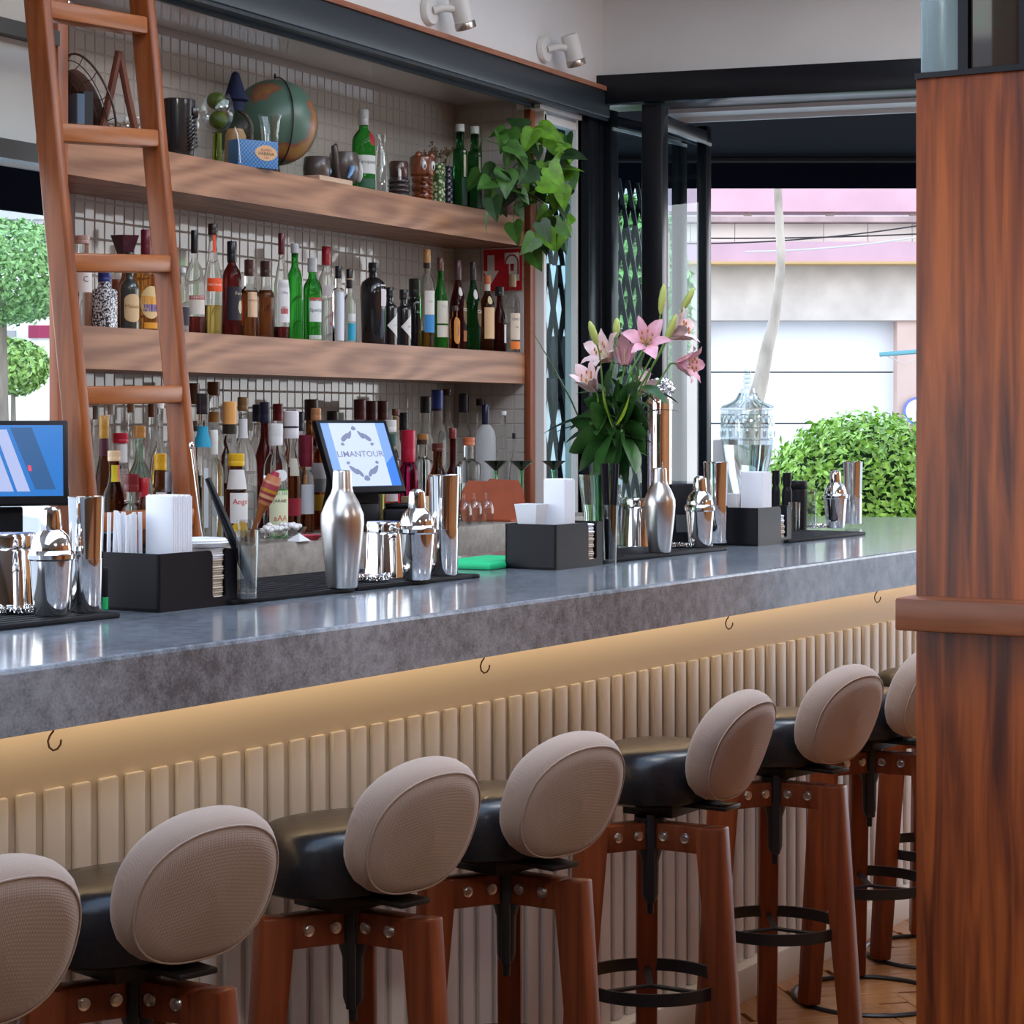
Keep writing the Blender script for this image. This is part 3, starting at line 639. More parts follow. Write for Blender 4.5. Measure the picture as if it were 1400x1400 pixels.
# ------------------------------------------------------------------ right-hand wood pillar
pi_ = thing('wood_pillar', 'tall striped wood pillar in the right foreground with a small ledge', 'pillar', (*UV(3.2, 0.8), 0))
PI_ = Matrix.Translation((-pi_.location[0], -pi_.location[1], 0))
part('shaft', MB().bevbox((3.226, 0.70, 0.99), (0.40, 1.0, 1.98), 0.003, PI_ @ MCT), M_PILLAR, pi_)
part('ledge', MB().bevbox((3.01, 0.69, 1.2025), (0.08, 1.04, 0.047), 0.004, PI_ @ MCT), M_LEDGE, pi_)
fm = MB()
for v0, v1 in ((1.135, 1.120), (1.044, 1.028), (0.90, 0.885), (0.55, 0.535), (0.215, 0.20)): fm.box((3.10, (v0 + v1) / 2, 2.25), (0.15, abs(v0 - v1), 0.54), PI_ @ MCT)
fm.box((3.10, 0.70, 1.983), (0.156, 1.0, 0.008), PI_ @ MCT).box((3.10, 0.70, 2.52), (0.156, 1.0, 0.03), PI_ @ MCT)
part('glass_frame', fm, M_DFRAME, pi_)
GB = pattern('leaf_reflection_glass', (0.05, 0.035, 0.028), (0.02, 0.06, 0.02), 'NOISE', 9, 0.08, 0.55)  # green leaf reflection painted into the dark glass colour
for v0, v1, m_ in ((1.196, 1.135, P('frosted_glass_block', (0.50, 0.66, 0.70), 0.22, trans=0.85, ior=1.2)), (1.120, 1.044, GB), (1.028, 0.90, GB), (0.885, 0.55, GB), (0.535, 0.215, GB)):
    part('glass_block', MB().bevbox((3.09, (v0 + v1) / 2, 2.25), (0.12, v0 - v1 - .001, 0.53), 0.006, PI_ @ MCT), m_, pi_)

# ------------------------------------------------------------------ ladder
LY0, LY1 = 3.22, 3.55
def lpt(px, py, y):
    x, yy = px_y(px, y); return Vector((x, yy, zat(py, x, yy)))
ld = thing('ladder', 'orange-brown wooden ladder leaning on the bar shelves at left', 'ladder', (4.35, 3.22, 0))
LI = Matrix.Translation(-ld.location)
def yat(z): return LY0 + (LY1 - LY0) * z / 2.85
def on_ladder(px, py):
    y = 3.4
    for _ in range(6):
        p = lpt(px, py, y); y = yat(p.z)
    return lpt(px, py, y)
rails = []
for a, b in (((51, 0), (116, 700)), ((194, 0), (257, 700))):
    p, q = on_ladder(*a), on_ladder(*b)
    d = (q - p) / (p.z - q.z); top = p - d * (2.95 - p.z); bot = p + d * (p.z - 0.0)
    rails.append((top, bot))
wd = (rails[1][0] - rails[0][0]); wd.z = 0; wd.normalize()
def rail_mb(t, b):
    ax = (t - b).normalized(); n = wd.cross(ax).normalized(); w = ax.cross(n).normalized()
    M = Matrix((( w.x, n.x, ax.x, 0), (w.y, n.y, ax.y, 0), (w.z, n.z, ax.z, 0), (0, 0, 0, 1)))
    return MB().bevbox((0, 0, (t - b).length / 2), (0.034, 0.066, (t - b).length), 0.008, M, seg=3), b
for t_, b_ in rails:
    mb, b0 = rail_mb(t_, b_); part('rail', mb, M_LADDER, ld, tuple(LI @ b0))
for (ax_, ay), (bx_, by) in (((52, 12), (190, 36)), ((68, 181), (205, 190)), ((84, 359), (222, 361)), ((99, 541), (238, 539)), ((118, 716), (254, 706))):
    p, q = on_ladder(ax_, ay), on_ladder(bx_, by); d = (q - p); L = d.length; d.normalize()
    n = Vector((0, 0, 1)).cross(d).normalized(); up = d.cross(n)
    M = Matrix((( d.x, n.x, up.x, 0), (d.y, n.y, up.y, 0), (d.z, n.z, up.z, 0), (0, 0, 0, 1)))
    part('rung', MB().bevbox((0, 0, 0), (L, 0.06, 0.046), 0.006, M), M_RUNG, ld, tuple(LI @ ((p + q) / 2)))

# ------------------------------------------------------------------ wall spotlights
M_SPOT = P('white_spot_enamel', (0.80, 0.79, 0.77), 0.35)
def spot(px, py, label):
    x, y = px_y(px, 3.648); z = zat(py, x, y)
    s = thing('wall_spotlight', label, 'lamp', (x, y, z))
    ry = Matrix.Rotation(PI / 2, 4, 'X')
    part('base_plate', MB().lathe([(0.05, 0.0), (0.05, 0.012), (0.045, 0.02)], 24, ry), M_SPOT, s)
    part('arm', MB().tube([(0, -0.02, 0), (0.03, -0.05, 0.012), (0.055, -0.07, 0.01)], 0.014, 10), M_SPOT, s)
    d = Vector((0.35, -0.10, -0.93)).normalized()
    M = Matrix.Translation((0.085, -0.085, 0.005)) @ rot_to(d)
    part('head', MB().lathe([(0.0, -0.062), (0.030, -0.06), (0.034, -0.05), (0.034, 0.05), (0.031, 0.052), (0.029, 0.03), (0.0, 0.03)], 24, M, closed=False), M_SPOT, s)
    part('rim', MB().lathe([(0.0345, 0.036), (0.0365, 0.04), (0.0365, 0.06), (0.031, 0.062), (0.029, 0.05)], 24, M, closed=False), P('spot_ring', (0.45, 0.40, 0.36), 0.25, 0.9), s)
    part('bulb', MB().ball((0, 0, 0.045), (0.026, 0.026, 0.01), 16, 8, M), P('bulb_glass', (0.55, 0.45, 0.4), 0.15), s)
spot(585, 15, 'left white wall spotlight above the dark beam')
spot(742, 68, 'right white wall spotlight above the dark beam, nearer the corner')

# ------------------------------------------------------------------ bar stools
BW, BH = 0.138, 0.121
def make_stool(label, loc, rz):
    s = thing('bar_stool', label, 'stool', loc, rz, 'bar stools along the counter')
    # local frame: x along the counter, y towards the counter, z up
    seat = MB().lathe([(0.0, 0.675), (0.14, 0.675), (0.160, 0.683), (0.166, 0.70), (0.165, 0.73), (0.160, 0.76), (0.150, 0.778), (0.13, 0.787), (0.08, 0.791), (0.0, 0.792)], 40, Matrix.Translation((0, 0.03, 0)) @ Matrix.Diagonal((1.0, 0.78, 1, 1)), 2.4, closed=False)
    part('seat', seat, M_LEATHER, s)
    # backrest: thick padded oval, leaning away from the counter
    M = Matrix.Translation((0, -0.158, 0.803)) @ Matrix.Rotation(math.radians(20), 4, 'X')
    prof = []
    vs, fs = [], []
    N, K = 40, 9
    for j in range(K + 1):
        t = -1 + 2 * j / K; a = t * PI / 2
        sc = math.cos(a) ** 0.33 if abs(t) < 1 else 0.0; yy = 0.043 * math.sin(a)
        for i in range(N):
            q = 2 * PI * i / N; p = sup(q, 2.15 if math.sin(q) > 0 else 3.0)
            x = BW * p * math.cos(q); z = BH * p * math.sin(q)
            if z < 0: x *= 1 - 0.10 * (z / BH) ** 2
            k = 1.0 if 0 < j < K else 0.0
            bow = 0.012 * (x / BW) ** 2
            vs.append((x * max(sc, 0.001), yy + bow * sc, z * max(sc, 0.001)))
    for j in range(K):
        for i in range(N): fs.append((j * N + i, j * N + (i + 1) % N, (j + 1) * N + (i + 1) % N, (j + 1) * N + i))
    bk = part('backrest', MB().add(vs, fs, M), M_FABRIC, s, angle=80)
    ring = []
    for i in range(48):
        q = 2 * PI * i / 48; p = sup(q, 2.15 if math.sin(q) > 0 else 3.0); x = BW * p * math.cos(q); z = BH * p * math.sin(q)
        if z < 0: x *= 1 - 0.10 * (z / BH) ** 2
        ring.append(M @ Vector((x * 0.905, -0.031 + 0.012 * (x / BW) ** 2, z * 0.905)))
    part('piping', MB().tube(ring, 0.0017, 6, closed=True), M_FABRIC, bk)
    part('bracket', MB().bevbox((0, -0.10, 0.670), (0.07, 0.11, 0.010), 0.003).bevbox((0, 0.01, 0.660), (0.15, 0.12, 0.026), 0.003), M_BMETAL, s)
    # three legs: left, right (both towards the room) and one behind
    az = [math.radians(a) for a in (-150 + LEGROT, -30 + LEGROT, 90 + LEGROT)]
    for n, a in enumerate(az):
        ca, sa = math.cos(a), math.sin(a)
        R3 = Matrix.Rotation(a, 4, 'Z')
        # beam from the hub to the leg top, then the leg splaying outwards
        beam = MB().bevbox((0.066, 0, 0.612), (0.128, 0.043, 0.056), 0.004, R3)
        part('beam', beam, M_STOOLW, s)
        top, bot = Vector((0.143, 0, 0.622)), Vector((0.196, 0, 0.016))
        d = top - bot; ux = Vector((d.z, 0, -d.x)).normalized()
        lv, w = [], 0.0232
        for p, tk in ((bot, 0.021), (top + Vector((0, 0, 0.018)), 0.031)):
            for sx_, sy in ((-1, -1), (1, -1), (1, 1), (-1, 1)): lv.append(p + ux * tk * sx_ + Vector((0, w * sy, 0)))
        bmz = MB().add(lv, [(0, 3, 2, 1), (4, 5, 6, 7), (0, 1, 5, 4), (1, 2, 6, 5), (2, 3, 7, 6), (3, 0, 4, 7)])
        b2 = bmesh.new(); mm = bmz.mesh('tmp', None); b2.from_mesh(mm); bpy.data.meshes.remove(mm)
        bmesh.ops.bevel(b2, geom=list(b2.edges), offset=0.006, segments=2, profile=0.5, affect='EDGES')
        m2 = bpy.data.meshes.new('leg'); b2.to_mesh(m2); b2.free(); m2.transform(R3); m2.materials.append(M_STOOLW)
        m2.polygons.foreach_set('use_smooth', [True] * len(m2.polygons)); m2.set_sharp_from_angle(angle=0.6)
        lg = part('leg', m2, None, s)
        for rr in (0.042, 0.092):
            for side in (-1, 1):
                part('bolt', MB().lathe([(0.0, 0.004), (0.005, 0.004), (0.0055, 0.0012), (0.010, 0.0025), (0.0115, 0.0), (0.0115, -0.002)], 14, R3 @ Matrix.Translation((rr, side * 0.0218, 0.614)) @ Matrix.Rotation(-side * PI / 2, 4, 'X'), closed=False), M_BRUSH, s)
        # bolt through the foot ring into the leg
        part('bolt', MB().lathe([(0.0, 0.004), (0.005, 0.003), (0.0065, 0.0)], 12, R3 @ Matrix.Translation((0.190, 0, 0.302)) @ Matrix.Rotation(PI / 2, 4, 'Y'), closed=False), M_BRUSH, s)
    def hoop(r, z, h, tk):
        return MB().lathe([(r, z - h / 2), (r + tk, z - h / 2), (r + tk, z + h / 2), (r, z + h / 2), (r, z - h / 2)], 48, closed=False)
    part('foot_ring', hoop(0.149, 0.30, 0.026, 0.006), M_BMETAL, s)
    sp = MB()
    for a in az: sp.box((0.075, 0, 0.292), (0.15, 0.014, 0.006), Matrix.Rotation(a, 4, 'Z'))
    part('ring_spokes', sp, M_BMETAL, s)
    part('floor_ring', MB().tube([(0.192 * math.cos(2 * PI * i / 48), 0.192 * math.sin(2 * PI * i / 48), 0.008) for i in range(48)], 0.008, 8, closed=True), M_BMETAL, s)
    hub = MB().lathe([(0.0, 0.442), (0.007, 0.444), (0.008, 0.468), (0.014, 0.474), (0.0175, 0.486), (0.0185, 0.555), (0.028, 0.586), (0.034, 0.592), (0.034, 0.65)], 20, closed=False)
    part('height_column', hub, M_BMETAL, s)
    am = (az[0] + az[1]) / 2
    part('lever', MB().bevbox((0.033, 0, 0.565), (0.010, 0.017, 0.185), 0.003, Matrix.Rotation(am, 4, 'Z')), M_BMETAL, s)
    return s
LEGROT = -58
st_lab = ['bar stool at the left frame edge, only part of its taupe oval backrest showing',
          'second bar stool from the left, its beam bolts at the bottom edge of the photo',
          'third bar stool from the left, black seat showing between two taupe backrests',
          'fourth bar stool from the left, its foot ring just at the bottom edge',
          'middle bar stool with its whole black foot ring in view, fifth from the left',
          'sixth bar stool from the left, right leg just left of the wood pillar',
          'seventh bar stool, its taupe backrest cut in half by the wood pillar',
          'farthest bar stool, only ring and leg showing left of the wood pillar']
uu = [(2.093, 2.245), (2.517, 2.245), (3.068, 2.245), (3.470, 2.185), (4.070, 2.205), (4.682, 2.205), (5.245, 2.205), (5.77, 2.235)]      # along, across
SLIDE = [0, 0, 0, 0, 0.08, 0.06, 0, 0]
base = None
SWIV = [-0.22, -0.22, -0.15, -0.20, 0.0, -0.16, -0.1, 0]
for i, (u_, v_) in enumerate(uu):
    loc = (*UV(u_, v_), 0)
    if base is None: base = make_stool(st_lab[0], loc, CROT)
    else:
        st = copy_tree(base, loc, CROT + rnd.uniform(-0.04, 0.04), st_lab[i])
        for ch in st.children:                      # the upholstered top swivels on the legs
            if ch.name.split('.')[0] in ('seat', 'backrest', 'bracket'): ch.rotation_euler = (0, 0, SWIV[i]); ch.location = (SLIDE[i], 0, 0)
for ch in base.children:
    if ch.name.split('.')[0] in ('seat', 'backrest', 'bracket'): ch.rotation_euler = (0, 0, SWIV[0])
# ------------------------------------------------------------------ bottles
def sc(h):                       # sRGB hex -> linear rgb
    h = h.lstrip('#'); v = [int(h[i:i + 2], 16) / 255 for i in (0, 2, 4)]
    return tuple(c / 12.92 if c <= 0.04045 else ((c + 0.055) / 1.055) ** 2.4 for c in v)
def paint(h, rough=0.55): return P('paint_' + h, sc(h), rough)
def capm(h): return P('cap_' + h, sc(h), 0.35, coat=0.2)
GL = {'clear': glass('bottle_glass_clear', (0.95, 0.96, 0.95), 1.16), 'green': glass('bottle_glass_green', (0.06, 0.55, 0.07), 1.2),
      'dgreen': glass('bottle_glass_dark_green', (0.03, 0.22, 0.05), 1.2), 'pgreen': glass('bottle_glass_pale_green', (0.62, 0.82, 0.70), 1.16),
      'amber': glass('bottle_glass_amber', (0.50, 0.19, 0.05), 1.2), 'brown': glass('bottle_glass_brown', (0.22, 0.07, 0.03), 1.2),
      'dred': glass('bottle_glass_dark_red', (0.16, 0.02, 0.02), 1.2), 'black': P('bottle_black', (0.012, 0.012, 0.015), 0.12, coat=0.5),
      'teal': glass('bottle_glass_teal', (0.55, 0.85, 0.88), 1.16), 'olive': P('bottle_olive', (0.045, 0.05, 0.045), 0.15, coat=0.5),
      'frost': P('bottle_frosted', (0.80, 0.82, 0.84), 0.45, trans=0.55, ior=1.1), 'magenta': glass('bottle_glass_magenta', (0.5, 0.02, 0.12), 1.2),
      'pattern': pattern('bottle_printed', (0.75, 0.76, 0.78), (0.03, 0.03, 0.04), 'NOISE', 170, 0.2, 0.5)}
LIQ = {'amber': glass('liquid_amber', (0.62, 0.26, 0.05), 1.25), 'gold': glass('liquid_gold', (0.85, 0.60, 0.18), 1.25), 'red': glass('liquid_red', (0.22, 0.03, 0.03), 1.25),
       'brown': glass('liquid_brown', (0.30, 0.09, 0.03), 1.25), 'clear': glass('liquid_clear', (0.95, 0.97, 0.97), 1.25), 'wine': glass('liquid_wine', (0.30, 0.03, 0.06), 1.25)}
SHAPES = {   # (height fraction, radius fraction of the body radius; negative = fraction of the neck radius)
 'std':   [(0, .86), (.012, 1), (.58, 1), (.64, .97), (.69, .82), (.73, .60), (.76, -1.05), (.80, -1), (.955, -1), (.96, -1.15), (1, -1.15)],
 'slope': [(0, .86), (.012, 1), (.44, 1), (.52, .94), (.62, .70), (.70, .48), (.76, -1.1), (.82, -1), (.955, -1), (.96, -1.15), (1, -1.15)],
 'shoulder': [(0, .88), (.012, 1), (.64, 1), (.675, .96), (.70, .82), (.715, .58), (.725, -1.1), (.76, -1), (.955, -1), (.96, -1.12), (1, -1.12)],
 'squat': [(0, .88), (.012, 1), (.52, 1), (.57, .96), (.61, .80), (.64, .55), (.66, -1.05), (.70, -1), (.955, -1), (.96, -1.1), (1, -1.1)],
 'taper': [(0, .80), (.012, .86), (.60, 1.0), (.70, .98), (.76, .85), (.80, .55), (.82, -1.05), (.86, -1), (.96, -1), (1, -1)],
 'ball':  [(0, .40), (.015, .50), (.08, .78), (.18, .96), (.28, 1), (.38, .94), (.47, .74), (.53, .48), (.57, -1.05), (.62, -1), (.955, -1), (.96, -1.2), (1, -1.2)],
 'dome':  [(0, .86), (.012, 1), (.40, 1), (.52, .95), (.60, .82), (.66, .58), (.70, -1.2), (.74, -1), (.955, -1), (.96, -1.1), (1, -1.1)],
 'bitters': [(0, .88), (.012, 1), (.56, 1), (.60, .93), (.63, .72), (.65, -1.4), (.86, -1.0), (.96, -1), (1, -1)],
}
def radius_at(prof, z):
    for (r0, z0), (r1, z1) in zip(prof, prof[1:]):
        if z0 <= z <= z1: return r0 + (r1 - r0) * (z - z0) / max(1e-9, z1 - z0)
    return prof[-1][0]
def strip(prof, z0, z1, half, az, power, off, rows=3, shape=None, cols=14):
    """a label that follows the bottle wall; shape cuts it (oval, left triangle)"""
    vs, fs = [], []
    zs = [z0 + (z1 - z0) * j / rows for j in range(rows + 1)] if not shape else [z0 + (z1 - z0) * (0.5 - 0.5 * math.cos(PI * j / 12)) for j in range(13)]
    for z in zs:
        t = (z - z0) / (z1 - z0) * 2 - 1
        lo, hi = -half, half
        if shape == 'oval': k = math.sqrt(max(0.0, 1 - t * t)) ; lo, hi = -half * max(k, .02), half * max(k, .02)
        if shape == 'pill': k = min(1.0, math.sqrt(max(0.0, 1 - max(0, (abs(t) - .6) / .4) ** 2))); lo, hi = -half * max(k, .02), half * max(k, .02)
        if shape == 'tri': lo = half - 2 * half * (1 - abs(t))
        r = radius_at(prof, z) + off
        for i in range(cols + 1):
            a = az + lo + (hi - lo) * i / cols; q = sup(a, power)
            vs.append((r * q * math.cos(a), r * q * math.sin(a), z))
    n = cols + 1
    for j in range(len(zs) - 1):
        for i in range(cols): fs.append((j * n + i, j * n + i + 1, (j + 1) * n + i + 1, (j + 1) * n + i))
    k = len(vs); th = 0.0005   # inner skin: the label has thickness
    return MB().add(vs, fs)
def wrap_text(txt, prof, z, size, az, power, off, vertical=False):
    vs, fs = text_mesh(txt, size); r0 = radius_at(prof, z)
    out = []
    for x, y, _ in vs:
        if vertical: x, y = -y, x
        a = az + x / r0; q = sup(a, power); r = radius_at(prof, z + y) + off
        out.append((r * q * math.cos(a), r * q * math.sin(a), z + y))
    return MB().add(out, fs)
AZ = -PI / 2
BOTTLES = []
def bottle(label, px, ytop, hw, y, z, shape='std', col='clear', cap='#111111', capf=.16, neck=.36, power=2.0, liq=None, labels=(), texts=(), rz=None, group=None, capr=1.22, band=None, name='liquor_bottle', turn=-0.58, cat='bottle'):
    """px, ytop, hw: where the bottle stands on its shelf at depth y; height and girth follow from that depth.
    labels: (z0, z1, half angle, colour, shape, turn); texts: (string, z, size, colour, turn)"""
    x, _ = px_y(px, y); F = fwd(x, y); h = zat(ytop, x, y) - z; r = hw * F / FP
    if power > 2: r *= 0.93
    t = thing(name, label, cat, (x, y, z), (rnd.uniform(-.06, .06) if rz is None else rz), group)
    rn = r * neck
    prof = [((f * r if f > 0 else -f * rn), q * h) for q, f in SHAPES[shape]]
    hc = capf * h; gp = [p for p in prof if p[1] < h - hc * 0.35]
    gp.append((radius_at(prof, h - hc * 0.3), h - hc * 0.3))
    part('glass', MB().lathe([(1e-4, 0.0)] + gp + [(1e-4, gp[-1][1])], 28, None, power, closed=False), GL[col], t, angle=50)
    if liq:
        lv = liq[0] * h; lp = [(max(1e-4, p[0] - r * .07), max(p[1], .004)) for p in prof if p[1] < lv] + [(radius_at(prof, lv) - r * .07, lv)]
        part('liquid', MB().lathe([(1e-4, .004)] + lp + [(1e-4, lv)], 24, None, power, closed=False), LIQ[liq[1]], t, angle=50)
    if cap:
        rc = rn * capr
        part('cap', MB().lathe([(rc * .98, h - hc), (rc, h - hc + .002), (rc, h - hc * .62), (rc * .985, h - hc * .60), (rc, h - hc * .56), (rc, h - .002), (rc * .9, h)], 20), capm(cap), t)
        if band: part('cap_band', MB().lathe([(rc * 1.03, h - hc * band[0]), (rc * 1.03, h - hc * band[1])], 20), capm(band[2]), t)
    for lb in labels:
        z0, z1, half, c = lb[:4]; shp = lb[4] if len(lb) > 4 else None; tn = lb[5] if len(lb) > 5 else turn
        part('label', strip(prof, z0 * h, z1 * h, half, AZ + tn, power, .0008, shape=shp), paint(c) if isinstance(c, str) else c, t, angle=60)
    for tx in texts:
        s_, zf, size, c = tx[:4]; tn = tx[4] if len(tx) > 4 else turn; vert = len(tx) > 5
        part('lettering', wrap_text(s_, prof, zf * h, size, AZ + tn, power, .0016, vert), paint(c), t)
    return t
G1 = 'bottles in a row on the lower wooden shelf'
Y1, Y2 = 3.83, 3.92
def shelf(label, px, yt, hw, y=Y1, **k): return bottle(label, px, yt, hw, y, ZM, group=G1, **k)
shelf('clear bottle with white label and pink-beige stopper, leftmost on the lower shelf', 113, 322, 13, cap='#b89a90', capf=.09, neck=.62, shape='shoulder', liq=(.5, 'clear'), labels=[(.38, .66, .9, '#e4ded8')], texts=[('C', .52, .022, '#404048')])
shelf('square bottle printed all over in black and white with a blue cap', 143, 372, 16, col='pattern', cap='#1d2f78', capf=.17, neck=.5, power=4, shape='shoulder')
shelf('plain brown bottle behind the printed square one', 160, 382, 12, Y2 + .06, col='brown', cap='#8a4a30', capf=.2, neck=.5, shape='std')
shelf('dark grey bottle with beige pill-shaped label', 177, 345, 13, Y1 - .01, col='olive', cap='#2c3020', capf=.1, neck=.42, shape='squat', labels=[(.10, .46, .95, '#d9b98c', 'pill')], texts=[('Maison', .30, .016, '#a07848')])
shelf('bottle topped by a flared maroon paper hood, behind the ladder rung', 171, 352, 9, Y2, col='brown', cap='#4a1020', capf=.2, neck=.5)
hx, _ = px_y(169, Y2 + .03); hz = zat(352, hx, Y2 + .03)
part('paper_hood', MB().lathe([(.014, 0), (.020, .02), (.040, .075), (.042, .082), (.039, .082), (.018, .022)], 4, Matrix.Translation((0, 0, hz - ZM - .02)) @ Matrix.Rotation(0.5, 4, 'Z') @ Matrix.Rotation(-0.06, 4, 'Y')), capm('#4a1024'), bpy.data.objects[[o.name for o in bpy.data.objects if o.get('label', '').startswith('bottle topped by a flared')][0]])
shelf('amber bottle with round orange and purple label and maroon capsule', 200, 314, 18, Y1, col='amber', cap='#6a1a2a', capf=.25, neck=.34, shape='squat', labels=[(.12, .44, .85, '#e8c890', 'oval'), (.26, .34, .75, '#e89a20'), (.19, .26, .6, '#5a4890'), (.025, .085, .55, '#e8a030')], turn=-0.5)
shelf('clear bottle with slanted striped label, beside the right ladder rail', 250, 366, 9, Y1, cap='#dddddd', capf=.08, labels=[(.12, .40, .9, '#3a3a44')], liq=(.4, 'clear'))
shelf('clear rounded bottle with black capsule, cream label and dark red dregs', 266, 315, 14, Y1, cap='#15151a', capf=.22, neck=.30, shape='dome', liq=(.17, 'red'), labels=[(.19, .33, .9, '#d8d0c4'), (.33, .37, .9, '#b04a48')], texts=[('DRENCY', .35, .011, '#e8e0d8')])
shelf('clear bottle with orange label and orange neck strip, half full of gold spirit', 291, 306, 13, Y1, cap='#2c1c18', capf=.10, neck=.42, shape='slope', liq=(.27, 'gold'), labels=[(.39, .51, .95, '#f0561e'), (.74, .91, .35, '#f0501e')], texts=[('MEZCALERO', .45, .009, '#f8d8c0')])
shelf('dark red bottle with black label and small cream seal', 317, 330, 13, Y1, col='dred', cap='#141418', capf=.22, neck=.42, shape='std', labels=[(.17, .52, .95, '#23202a'), (.24, .38, .35, '#cfc6a8', 'oval', .1)], texts=[('Fernet', .45, .014, '#cfc6a8', 0.0)])
shelf('square amber bottle with brown cap and beige label', 341, 355, 13, Y1, liq=(.6, 'brown'), cap='#4a2622', capf=.21, neck=.48, power=3.6, shape='squat', labels=[(.26, .58, .62, '#e0bc98')], texts=[('FAMOSO', .47, .010, '#8a6040')])
shelf('round-shouldered amber bottle with dark brown cap, no front label', 363, 357, 12, Y1, liq=(.62, 'brown'), cap='#3a211c', capf=.2, neck=.5, shape='squat')
shelf('tall clear bottle with maroon capsule and long white label', 385, 319, 11, Y1, cap='#5c1a22', capf=.20, neck=.36, shape='slope', liq=(.12, 'red'), labels=[(.16, .56, .9, '#e6e4e4'), (.24, .29, .5, '#b04040')], texts=[('BEET', .30, .008, '#a02020'), ('Lillet', .44, .012, '#9090a0')])
shelf('slim green bottle with silver cap and a red-sealed white ribbon label', 403, 333, 11, Y1, col='green', cap='#b0b0b2', capf=.10, neck=.42, shape='std', labels=[(.42, .76, .16, '#e0e4d8', None, .35), (.70, .79, .22, '#a01828', 'oval', .35)])
shelf('bright green bottle with silver screw cap and white script label', 427, 353, 13, Y1 - .015, col='green', cap='#b8b8ba', capf=.17, neck=.42, shape='std', labels=[(.23, .50, .75, '#e4e8e8'), (.48, .52, .75, '#c84848'), (.005, .07, .8, '#c8d0cc'), (.56, .74, .26, '#b01c2c', 'oval', .65)], texts=[('Special', .37, .017, '#505868')])
shelf('clear bottle with bright red cap and pale red script', 446, 337, 11, Y2, cap='#a81e2e', capf=.19, neck=.46, shape='std', liq=(.45, 'clear'), labels=[(.49, .60, .85, '#e4dcdc')], texts=[('Beefeater', .32, .022, '#c83038', -.2, 1)])
shelf('clear bottle with black cap and tall pale blue-white label', 463, 364, 8, Y1 - .01, cap='#18181c', capf=.16, neck=.55, shape='shoulder', power=3.4, labels=[(.03, .66, .8, '#dbe4ee')])
shelf('clear square bottle with black banded cap and cyan label', 478, 368, 9, Y1, cap='#161418', capf=.26, neck=.45, shape='squat', power=3.4, labels=[(.04, .27, .75, '#2aa4c4'), (.30, .40, .75, '#d8dcdc')], band=(.55, .48, '#b8a488'))
shelf('big black shouldered bottle with crooked white label and green strip', 510, 359, 18, Y1 - .01, col='black', cap='#101012', capf=.12, neck=.30, shape='taper', labels=[(.47, .73, .50, '#dcd2d6', None, .1), (.16, .46, .24, '#3c6a40', None, .35), (.03, .16, .24, '#5a2830', None, .35)])
shelf('left one of two short black cylinders bearing a white triangle', 533, 393, 10, Y1, col='black', cap='#141416', capf=.17, neck=.5, shape='squat' if 0 else 'shoulder', labels=[(.12, .58, .85, '#dedcd8', 'tri')], texts=[('NOTU', .35, .008, '#909090', -.1)])
shelf('right one of two short black cylinders bearing a white triangle', 552, 396, 10, Y1, col='black', cap='#141416', capf=.17, neck=.5, shape='shoulder', labels=[(.12, .58, .85, '#dedcd8', 'tri')], texts=[('BATI', .35, .008, '#909090', -.1)])
shelf('black glossy bottle with pale teal lettering, right of the triangle bottles', 567, 381, 13, Y2, col='black', cap='#101012', capf=.26, neck=.52, shape='shoulder', texts=[('azabal', .53, .018, '#9fd0d0', -.2)])
shelf('clear bottle with tall tan cork and blue and white label', 584, 341, 10, Y1, cap='#b08048', capf=.19, neck=.42, shape='std', liq=(.18, 'amber'), labels=[(.34, .58, .85, '#dcd8d0'), (.16, .335, .85, '#3a8ac8')], band=(1.0, .72, '#2a1c18'), texts=[('VLI', .47, .012, '#909090')])
shelf('green bottle with brown capsule and two cream labels', 602, 353, 11, Y1, col='green', cap='#5a342c', capf=.14, neck=.36, shape='slope', labels=[(.28, .53, .85, '#d8d4c4'), (.13, .26, .85, '#dedacc')], texts=[('Ca', .47, .014, '#9a9484')])
shelf('dark red bottle with round white medal and gold oval label', 626, 356, 12, Y1 + .01, col='dred', cap='#4a2a2e', capf=.22, neck=.34, shape='slope', labels=[(.60, .70, .38, '#dcd8d4', 'oval'), (.28, .58, .75, '#6a4a20', 'oval', .3), (.10, .22, .6, '#a05018', None, .2)], texts=[('OGIE', .45, .017, '#f0e8d8', .2)])
shelf('small slim bottle with long orange pill label, in front of the medal bottle', 622, 418, 7, Y1 - .05, col='amber', cap='#3a2018', capf=.12, neck=.5, shape='shoulder', labels=[(.12, .74, .7, '#d08a40', 'pill')], texts=[('TEQUILA', .43, .010, '#584858', -.35, 1)])
shelf('dark green bottle with round white medal and gold oval label', 647, 358, 11, Y1 + .01, col='dgreen', cap='#33262a', capf=.2, neck=.34, shape='slope', labels=[(.58, .69, .42, '#e0dedc', 'oval'), (.27, .57, .75, '#5a4424', 'oval', .2)], texts=[('CALE', .44, .017, '#f0e8d8', .15)])
shelf('brown bottle with orange cap and tall beige label', 666, 377, 10, 3.815, col='brown', cap='#c4683c', capf=.11, neck=.42, shape='std', labels=[(.17, .58, .85, '#e2bc90'), (.80, .89, 1.6, '#d8ccc0'), (.62, .73, .4, '#d8cc9c', 'oval')])
shelf('dark red decanter with wide black stopper and small white label', 683, 392, 9, 3.79, col='dred', cap='#17181c', capf=.14, neck=.42, shape='slope', labels=[(.14, .42, .55, '#dcd4cc', None, .2)], capr=1.7)
